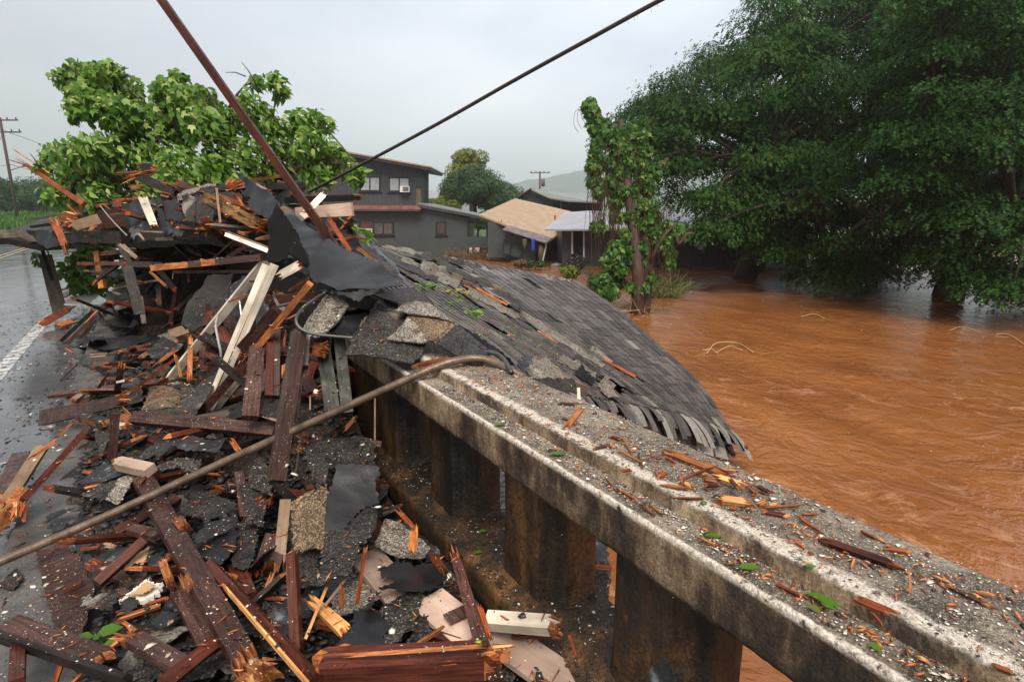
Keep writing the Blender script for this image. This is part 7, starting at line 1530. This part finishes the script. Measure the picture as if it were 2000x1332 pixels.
r12((585,466),(880,472), 14*s12, m_raw, 'thin level splinter at the near left end of the pile', lz=.002)
r12((700,340),(772,395), 26*s12, m_pale, 'small pale wedge near the upright splinter on the cap', lz=.002, K=4)
r12((1190,385),(1265,445), 24*s12, m_raw, 'orange wedge at the right end of the pile', lz=.004, K=4)
r12((1230,368),(1388,446), 18*s12, m_brown, 'dark stick at the right end of the pile', lz=.004)
r12((1205,545),(1620,518), 12*s12, m_raw, 'long needle shaped splinter pointing right at the water side', lz=.006)
r12((1250,555),(1505,608), 24*s12, m_red, 'dark red stick just below the needle shaped splinter', lz=.002)
r12((1500,575),(1800,765), 13*s12, m_rawd, 'red brown sliver right of the pile leading towards the big dark stick', lz=.002)
r12((235,0),(332,152), 9*s12, m_raw, 'thin straight splinter slanting on the far left of the cap', lz=.002, K=2)
r12((208,110),(424,216), 10*s12, m_raw, 'thin splinter crossing the foot of the slanting one', lz=.006, K=2)
r12((365,135),(402,255), 14*s12, m_rawd, 'short red splinter standing across two thin ones', lz=.004)
r12((135,0),(255,42), 9*s12, m_rawd, 'thin red sliver near the cracked far part of the cap', lz=.002, K=2)
r12((0,112),(165,68), 15*s12, m_brown, 'dark frayed stick lying on the left part of the cap', lz=.002)
r12((170,40),(166,98), 12*s12, m_raw, 'tiny upright splinter touching the dark frayed stick', lz=.006, K=2)
r12((225,268),(332,255), 15*s12, m_rawd, 'small red flat chip left of the pile', lz=.002)
r12((485,243),(532,345), 13*s12, m_rawd, 'slim red sliver at the left of the pile', lz=.002)
r12((522,315),(588,266), 27*s12, m_rawd, 'red brown oval chip at the left of the pile', lz=.002, K=5)
r12((1252,520),(1335,488), 26*s12, m_raw, 'orange chip under the needle shaped splinter', lz=.002, K=4)
r12((1322,530),(1425,505), 20*s12, m_pale, 'pale chip under the needle shaped splinter', lz=.008, K=4)
r12((1040,530),(1105,545), 30*s12, m_raw, 'orange chip just below the thick pale splinter', lz=.002, K=5)
r12((1562,590),(1718,591), 8*s12, m_rawd, 'thin dark red stick alone near the water side edge', lz=.002, K=2)
r12((925,250),(1120,270), 10*s12, m_raw, 'thin sliver beyond the pile near the water side edge', lz=.004, K=2)
r12((548,148),(662,212), 10*s12, m_rawd, 'thin red sliver beneath the longest ribbed splinter', lz=.002, K=2)
for a, b_, w_, lb in [((110,290),(236,452),10,'thin splinter on the lower ledge, farthest of four'), ((205,392),(385,502),14,'red stick on the lower ledge beside the brown seed pod'), ((378,510),(502,602),10,'orange sliver on the lower ledge just past the seed pod'), ((435,500),(568,605),11,'dark red sliver on the lower ledge beside the orange one'), ((795,750),(992,842),12,'orange stick on the lower ledge below the torn leaf')]:
    r12(a, b_, w_*s12, m_raw if 'orange' in lb or 'thin' in lb else m_rawd, lb, z=1.056)
def r8(*a, **k): return cap_splinter(R8, *a, **k)
r8((1038,738),(1482,892), 24*s8, m_red, 'big dark pointed stick with an orange edge on the near part of the cap', th=.014, lz=.006, K=5, jag=(.02,.12))
r8((1168,972),(1388,1062), 27*s8, m_rawd, 'flat bright red splinter on the near part of the cap', th=.008, K=5, jag=(.02,.06))
r8((1308,778),(1445,800), 13*s8, m_rawd, 'short red splinter beyond the big dark pointed stick')
r8((1540,915),(1822,1052), 11*s8, m_brown, 'long dark thin stick at the right near the water side', jag=(.02,.08))
r8((1422,840),(1432,998), 9*s8, m_raw, 'thin splinter standing across the end of the big dark stick', lz=.015, K=2)
r8((1685,955),(1795,982), 9*s8, m_raw, 'small orange sliver beside the long dark thin stick', K=2)
r8((1183,875),(1203,808), 9*s8, m_raw, 'small splinter in front of the big dark stick', K=2)
r8((1215,705),(1297,745), 7*s8, m_raw, 'thin sliver beyond the big dark stick', K=2)
r8((858,918),(1002,992), 10*s8, m_rawd, 'red stick on the lower ledge near the two fresh leaves', z=1.056, K=2)
r8((1758,1258),(1865,1298), 15*s8, m_rawd, 'red chip on the cap near the right bottom corner')
r8((1150,795),(1190,800), 12*s8, m_raw, 'orange crumb splinter touching the big dark stick', K=2)
r8((1262,1035),(1325,1110), 8*s8, m_rawd, 'thin red sliver near the inner edge in front of the flat red splinter', K=2)
r8((1000,790),(1035,810), 8*s8, m_raw, 'tiny curled orange sliver left of the big dark stick', K=2)
r8((945,745),(1010,790), 7*s8, m_rawd, 'curved red sliver left of the big dark stick', K=2)
r8((8,292),(82,196), 22*s8, m_raw, 'short ribbed orange splinter alone on the far part of the cap', th=.01, K=7)
r8((180,318),(248,336), 10*s8, m_rawd, 'small red sliver beyond the ribbed one', K=2)
r8((-60,185),(98,190), 8*s8, m_brown, 'dark twig lying level on the far part of the cap', K=2)
r8((-20,240),(50,262), 9*s8, m_raw, 'orange sliver left of the ribbed one', K=2)
def one_leaf(name, R, X, Y, z, wpx, ang, mat, label, cat='leaf', asp=.55, T=None, Fx=None):
    p = PZ(*R(X, Y)[:2], z); t = proj(p)[2]; L = wpx*t/1150; a = math.radians(ang); d = np.array([RIGHT*math.cos(a)+FWD*math.sin(a)])
    tv = [(0,0,.0), (.25,-.32*asp*1.6,.06), (.25,.32*asp*1.6,.05), (.3,0,-.01), (.6,-.34*asp*1.5,.04), (.6,.34*asp*1.5,.09), (.62,0,0), (1,0,.05)]
    tf = [(0,1,3), (0,3,2), (1,4,6), (1,6,3), (3,6,5), (3,5,2), (4,7,6), (6,7,5)]
    return leafmesh(name, [np.array(p)-np.array(p)], d, np.array([[.1,.1,1.]]), [L], [.35], tv, tf, mat, label=label, cat=cat, loc=p)
one_leaf('green_leaf', R8, 720, 860, 1.062, 44, 0, m_leafK, 'glossy green leaf on the lower ledge in the near half of the railing')
one_leaf('green_leaf', R8, 580, 725, 1.06, 34, -20, m_leafK, 'torn green leaf on the lower ledge right of the splinter pile')
one_leaf('green_leaf', R8, 995, 960, 1.062, 70, -50, m_leafK, 'long narrow green leaf slanting on the lower ledge', asp=.35)
one_leaf('green_leaf', R8, 1010, 1010, 1.064, 30, -70, m_leafY, 'small yellow green leaf left of the long narrow one')
one_leaf('green_leaf', R8, 1060, 1000, 1.066, 30, -60, m_leafK, 'short green leaf right of the long narrow one')
one_leaf('green_leaf', R8, 1262, 1165, 1.06, 32, -80, m_leafK, 'dark green leaf on the lower ledge near the bottom right')
one_leaf('green_leaf', R8, 990, 852, 1.108, 24, -10, m_leafK, 'small pale green leaf on top of the cap')
one_leaf('green_leaf', R11, 615, 165, 1.06, 26, 30, m_leafK, 'jagged green leaf on the ledge at the far part of the railing')
one_leaf('green_leaf', R11, 870, 295, 1.06, 34, 0, m_leafK, 'dark green crumpled leaf on the ledge above the third baluster gap')
one_leaf('green_leaf', R11, 525, 745, .31, 18, 10, m_leafK, 'small green leaf on the low kerb of the railing')
one_leaf('green_leaf', R11, 545, 650, .335, 20, 20, m_leafK, 'small fern leaf behind the second baluster')
one_leaf('green_leaf', R11, 905, 970, .335, 24, 60, m_leafK, 'green leaf in the third baluster gap')
sp_c = PZ(*R6(510, 1060)[:2], .24)
fl = empty('fallen_leaves', sp_c, 'sprig of three fresh green leaves on the sidewalk at lower left', 'leaves')
for (X, Y, L, ang, tn) in [(520,1075,100,35,.3), (560,1125,95,15,.35), (505,1080,90,205,.2), (560,1130,60,-60,.35), (530,1100,50,140,.15)]:
    p = PZ(*R6(X, Y)[:2], .25)-sp_c; a = math.radians(ang); t = 2.9; L_ = L/2.763*t/1150; d = np.array([RIGHT*math.cos(a)+FWD*math.sin(a)])
    leafmesh('leaf', [np.array(p)], d, np.array([[-.2,-.3,1.]]), [L_], [tn], [(0,0,.0), (.25,-.28,.06), (.25,.28,.05), (.3,0,-.01), (.6,-.27,.04), (.6,.27,.09), (.62,0,0), (1,0,-.05)], [(0,1,3), (0,3,2), (1,4,6), (1,6,3), (3,6,5), (3,5,2), (4,7,6), (6,7,5)], m_leafK, fl)
b = MB(); b.tube([Vector((0,0,.0)), PZ(*R6(560,1130)[:2], .24)-sp_c, PZ(*R6(570,1160)[:2], .23)-sp_c], .0025, 5); b.build('stem', m_green if False else m_leafK, fl)
one_leaf('green_leaf', R15, 800, 1240, .42, 14, 10, m_leafK, 'small round leaf above the pale shingle fan')
one_leaf('yellow_leaf', R18, 1000, 625, 1.45, 9, 10, m_leafY, 'yellow leaf beside the tip of the tar sheet') if False else None
# clumps of green leaves caught on the roof
for (X, Y, k, lb) in [(1130,690,9,'green leaf clump caught on the roof right of the tar sheet tip'), (1270,700,16,'largest green leaf clump lying on the roof'), (1450,770,8,'yellow leaf clump on the roof'), (1545,790,9,'green leaf clump right of the yellow one on the roof'), (1430,865,7,'green leaf on the roof above the folded grey flap'), (1640,960,9,'pale green sprig on the lower roof')]:
    x, y = R18(X, Y)[:2]; p = near(x, y); m = k; c = np.array(p)
    off = np.random.normal(size=(m, 3))*np.array([.03, .03, .01]); ax = rnd3(m); ax[:, 2] *= .2
    leafmesh('leaf_clump', off, ax, rnd3(m)*.4+np.array([0,0,1.]), np.random.uniform(.05, .10, m), np.random.uniform(.2, .7, m) if 'yellow' not in lb else np.full(m, .9), T_LEAF, F_LEAF, m_leafY if 'yellow' in lb else m_leafK, label=lb, cat='leaves', loc=p)
# seed pod, floating reeds, bits near houses
b = MB(); p = PZ(*R12(415,488)[:2], 1.07); b.tube([p-RIGHT*.008, p, p+RIGHT*.008], [.003, .008, .004], 8); b.build('seed_pod', m_greyw, smooth=True, label='small brown seed pod on the lower ledge of the railing', cat='seed pod')
for pts, lb, r_ in [([(1380,690),(1400,672),(1440,670),(1472,688)], 'pale bent reed arching out of the brown water', .011), ([(1400,688),(1425,678),(1450,684)], 'short pale reed under the arched one', .009), ([(1372,684),(1390,684),(1402,690)], 'pale reed stub left of the arched one', .008), ([(1565,618),(1590,615),(1610,622)], 'floating pale reed in the middle of the river', .010), ([(1855,645),(1880,640),(1915,648)], 'floating pale reed near the right edge', .007), ([(1945,652),(1970,655),(2000,672)], 'floating yellow reed at the right edge', .009), ([(1740,622),(1790,626),(1830,618)], 'faint reed floating right of the middle of the river', .007)]:
    q = [PZ(x, y, -1.47) for x, y in pts]; q[1].z += .03; b = MB(); c = q[0].copy(); b.tube([v-c for v in spline(q, 5)], r_, 6)
    me = mesh('reed', b.v, b.f, True); link('floating_reed', me, m_brush if 'faint' in lb else plain('pale reed', (.45,.33,.15), .7), None, lb, 'reed', loc=c)
for X, Y, r_, lb, m_ in [(228,985,.24,'white rounded tank washed up by the corner of the charcoal house', m_tin), (270,945,.16,'white crate like box beside the washed up tank', m_whitep), (300,968,.12,'white plastic scrap right of the tank', m_whitep), (340,985,.10,'small white scrap near the leaning wall', m_whitep)]:
    p = FW(*RK(X, Y)[:2], 40); b = MB()
    if 'tank' in lb: b.tube([p-RIGHT*.28, p-RIGHT*.2, p+RIGHT*.2, p+RIGHT*.28], [.1, r_, r_, .1], 14)
    else: b.hexa([p+RIGHT*x*r_+FWD*y*r_+Vector((0,0,z*r_))+Vector((.05*z,0,.04*x)) for z in (-.7, .7) for x, y in ((-1,-.6),(1,-.6),(1,.6),(-1,.6))])
    b.build('washed_up_tank' if 'tank' in lb else 'plastic_scrap', m_, smooth='tank' in lb, label=lb, cat='tank' if 'tank' in lb else 'scrap')
for X0, X1, Y0, Y1, lb in [(1418,1444,1098,1160,'pink rag hanging on the rail under the porch, left one'), (1470,1520,1098,1145,'pinkish rag hanging on the rail under the porch, right one')]:
    cloth('hanging_rag', X0, X1, Y0, Y1, 43.7, plain('pink rag', (.6,.42,.38), .8), lb, 'rag', RH)
b = MB(); q = [FW(*RT(455,1080)[:2], 31), FW(*RT(530,1090)[:2], 31), FW(*RT(528,1118)[:2], 31), FW(*RT(452,1110)[:2], 31)]; b.extr(q, FWD*1.2); b.build('grey_tub', plain('grey blue tub', (.13,.15,.17), .4), label='grey blue tub floating in front of the long house under the big tree', cat='tub')
b = MB(); q0 = FW(*RK(905,1100)[:2], 36.5); q1 = FW(*RK(1025,1085)[:2], 36.5); b.tube([q0, (q0+q1)/2, q1], [.12, .16, .1], 10); b.build('floating_barrel', plain('grey drum', (.2,.22,.23), .4), smooth=True, label='grey drum lying in the brown water left of the tilted pallet', cat='drum')
# bits that fell on top of everything: dropped on to the real surfaces
from mathutils.bvhtree import BVHTree
bpy.context.view_layer.update(); V_ = []; F_ = []
for o in C.objects:
    if o.type != 'MESH' or o.name.split('.')[0] in ('haze', 'crown', 'water', 'ground', 'raindrops', 'road', 'hills', 'creeper_foliage', 'leaves', 'overhead_cable', 'trunk', 'branches', 'frayed_strands', 'tar_paper', 'metal_pipe') or o.get('kind') == 'stuff' and o.name != 'debris_bed': continue
    c = o.matrix_world.translation
    if c.length > 16 and not o.name.startswith(('sidewalk', 'cap')): continue
    k = len(V_); mw = o.matrix_world; V_ += [mw @ v.co for v in o.data.vertices]; F_ += [tuple(i+k for i in p.vertices) for p in o.data.polygons]
bvh = BVHTree.FromPolygons(V_, F_)
def dropped(k, x0, x1, y0, y1, dens, seed, pw=1.35, top=3.2, minup=.35, up=.001):
    o = []; N2 = []; tries = 0
    while len(o) < k and tries < k*12:
        tries += 1; x, y = R_.uniform(x0, x1), y0+(y1-y0)*R_.rand()**pw
        if noise.noise(Vector((x*2.2, y*2.2, seed)))+.6*noise.noise(Vector((x*7, y*7, seed))) < R_.uniform(-.6, dens): continue
        h = bvh.ray_cast(Vector((x, y, top)), Vector((0, 0, -1)))
        if h[0] is None or abs(h[1].z) < minup: continue
        nrm = h[1] if h[1].z > 0 else -h[1]; o.append(tuple(h[0]+nrm*up)); N2.append(tuple(nrm))
    return o, N2
p_, q_ = dropped(7600, -.8, 1.1, .9, 7, .25, 3); n = len(p_); tn = np.where(R_.rand(n) < .7, R_.uniform(.3, .85, n), R_.uniform(0, .25, n))
bits('debris_crumbs', 'white plaster flakes and dark crumbs over the sidewalk and debris', p_, q_, R_.uniform(.003, .011, n)*(1+3.2*(R_.rand(n) < .06)), R_.uniform(.35, 1, n), tn, m_flake, .04, .25)
p_, q_ = dropped(1500, -.8, 1.1, .9, 9, .25, 9, up=.003); n = len(p_)
bits('wood_slivers', 'small orange and red slivers over the debris heap', p_, q_, R_.uniform(.012, .075, n), R_.uniform(.04, .16, n), R_.uniform(0, .9, n)**1.3, m_sliv, tilt=.35)
p_, q_ = dropped(900, 1.55, 5, 2.4, 9, .3, 19, 1.2, up=.004); n = len(p_)
bits('roof_litter', 'little green and orange scraps on the collapsed roof', p_, q_, R_.uniform(.015, .05, n), R_.uniform(.08, .5, n), np.where(R_.rand(n) < .5, R_.uniform(.1, .25, n), R_.uniform(.6, 1, n)), tone_ramp('roof litter', [(0, (.03,.02,.015)), (.24, (.25,.07,.02)), (.5, (.05,.13,.02)), (.9, (.14,.3,.03)), (1, (.4,.36,.05))]), tilt=.3)
p_, q_ = dropped(60, -.6, 1.08, 1, 6, .2, 30, up=.004); n = len(p_)
bits('leaf_scraps', 'torn green leaf scraps scattered over the debris heap', p_, q_, R_.uniform(.010, .030, n), R_.uniform(.3, .8, n), R_.uniform(0, 1, n), m_green, .05, .4)
# fine rain: drops hanging in the air near the camera
n = 700; rr = np.random.RandomState(2); px_ = rr.uniform(300, 2000, n); py_ = rr.uniform(60, 1332, n); tt = rr.uniform(1.2, 6.5, n)
pp = np.array([np.array(P(a, b_, c_)) for a, b_, c_ in zip(px_, py_, tt)])
V = []; o8 = np.array([(1,0,0),(-1,0,0),(0,1,0),(0,-1,0),(0,0,1.6),(0,0,-1.3)]); F8 = [(0,2,4),(2,1,4),(1,3,4),(3,0,4),(2,0,5),(1,2,5),(3,1,5),(0,3,5)]
V = (pp[:, None]+o8[None]*(rr.uniform(.0006, .0014, n)[:, None, None]*(tt/3)[:, None, None]**.5)).reshape(-1, 3); Fc = (np.array(F8)[None]+np.arange(n)[:, None, None]*6).reshape(-1, 3)
link('raindrops', mesh('raindrops', V.tolist(), Fc.tolist(), True), plain('rain drop', (.8,.82,.85), .05, 0), label='fine raindrops in the air in front of the scene', kind='stuff')
# ---------------------------------------------------------------- haze
hb = MB(); hb.box((-2400, -60, -5.2), (2800, 2600, 190)); hz = hb.build('haze', M('damp haze', lambda t, b: None), kind='stuff', label='pale rain haze over the valley')
t = hz.data.materials[0].node_tree; t.nodes.remove(t.nodes['Principled BSDF']); pv = t.nodes.new('ShaderNodeVolumePrincipled')
pv.inputs['Color'].default_value = (.97, .985, 1, 1); pv.inputs['Density'].default_value = .00075; pv.inputs['Anisotropy'].default_value = .65
t.links.new(pv.outputs[0], t.nodes['Material Output'].inputs['Volume'])
for o in C.objects: o.select_set(False)
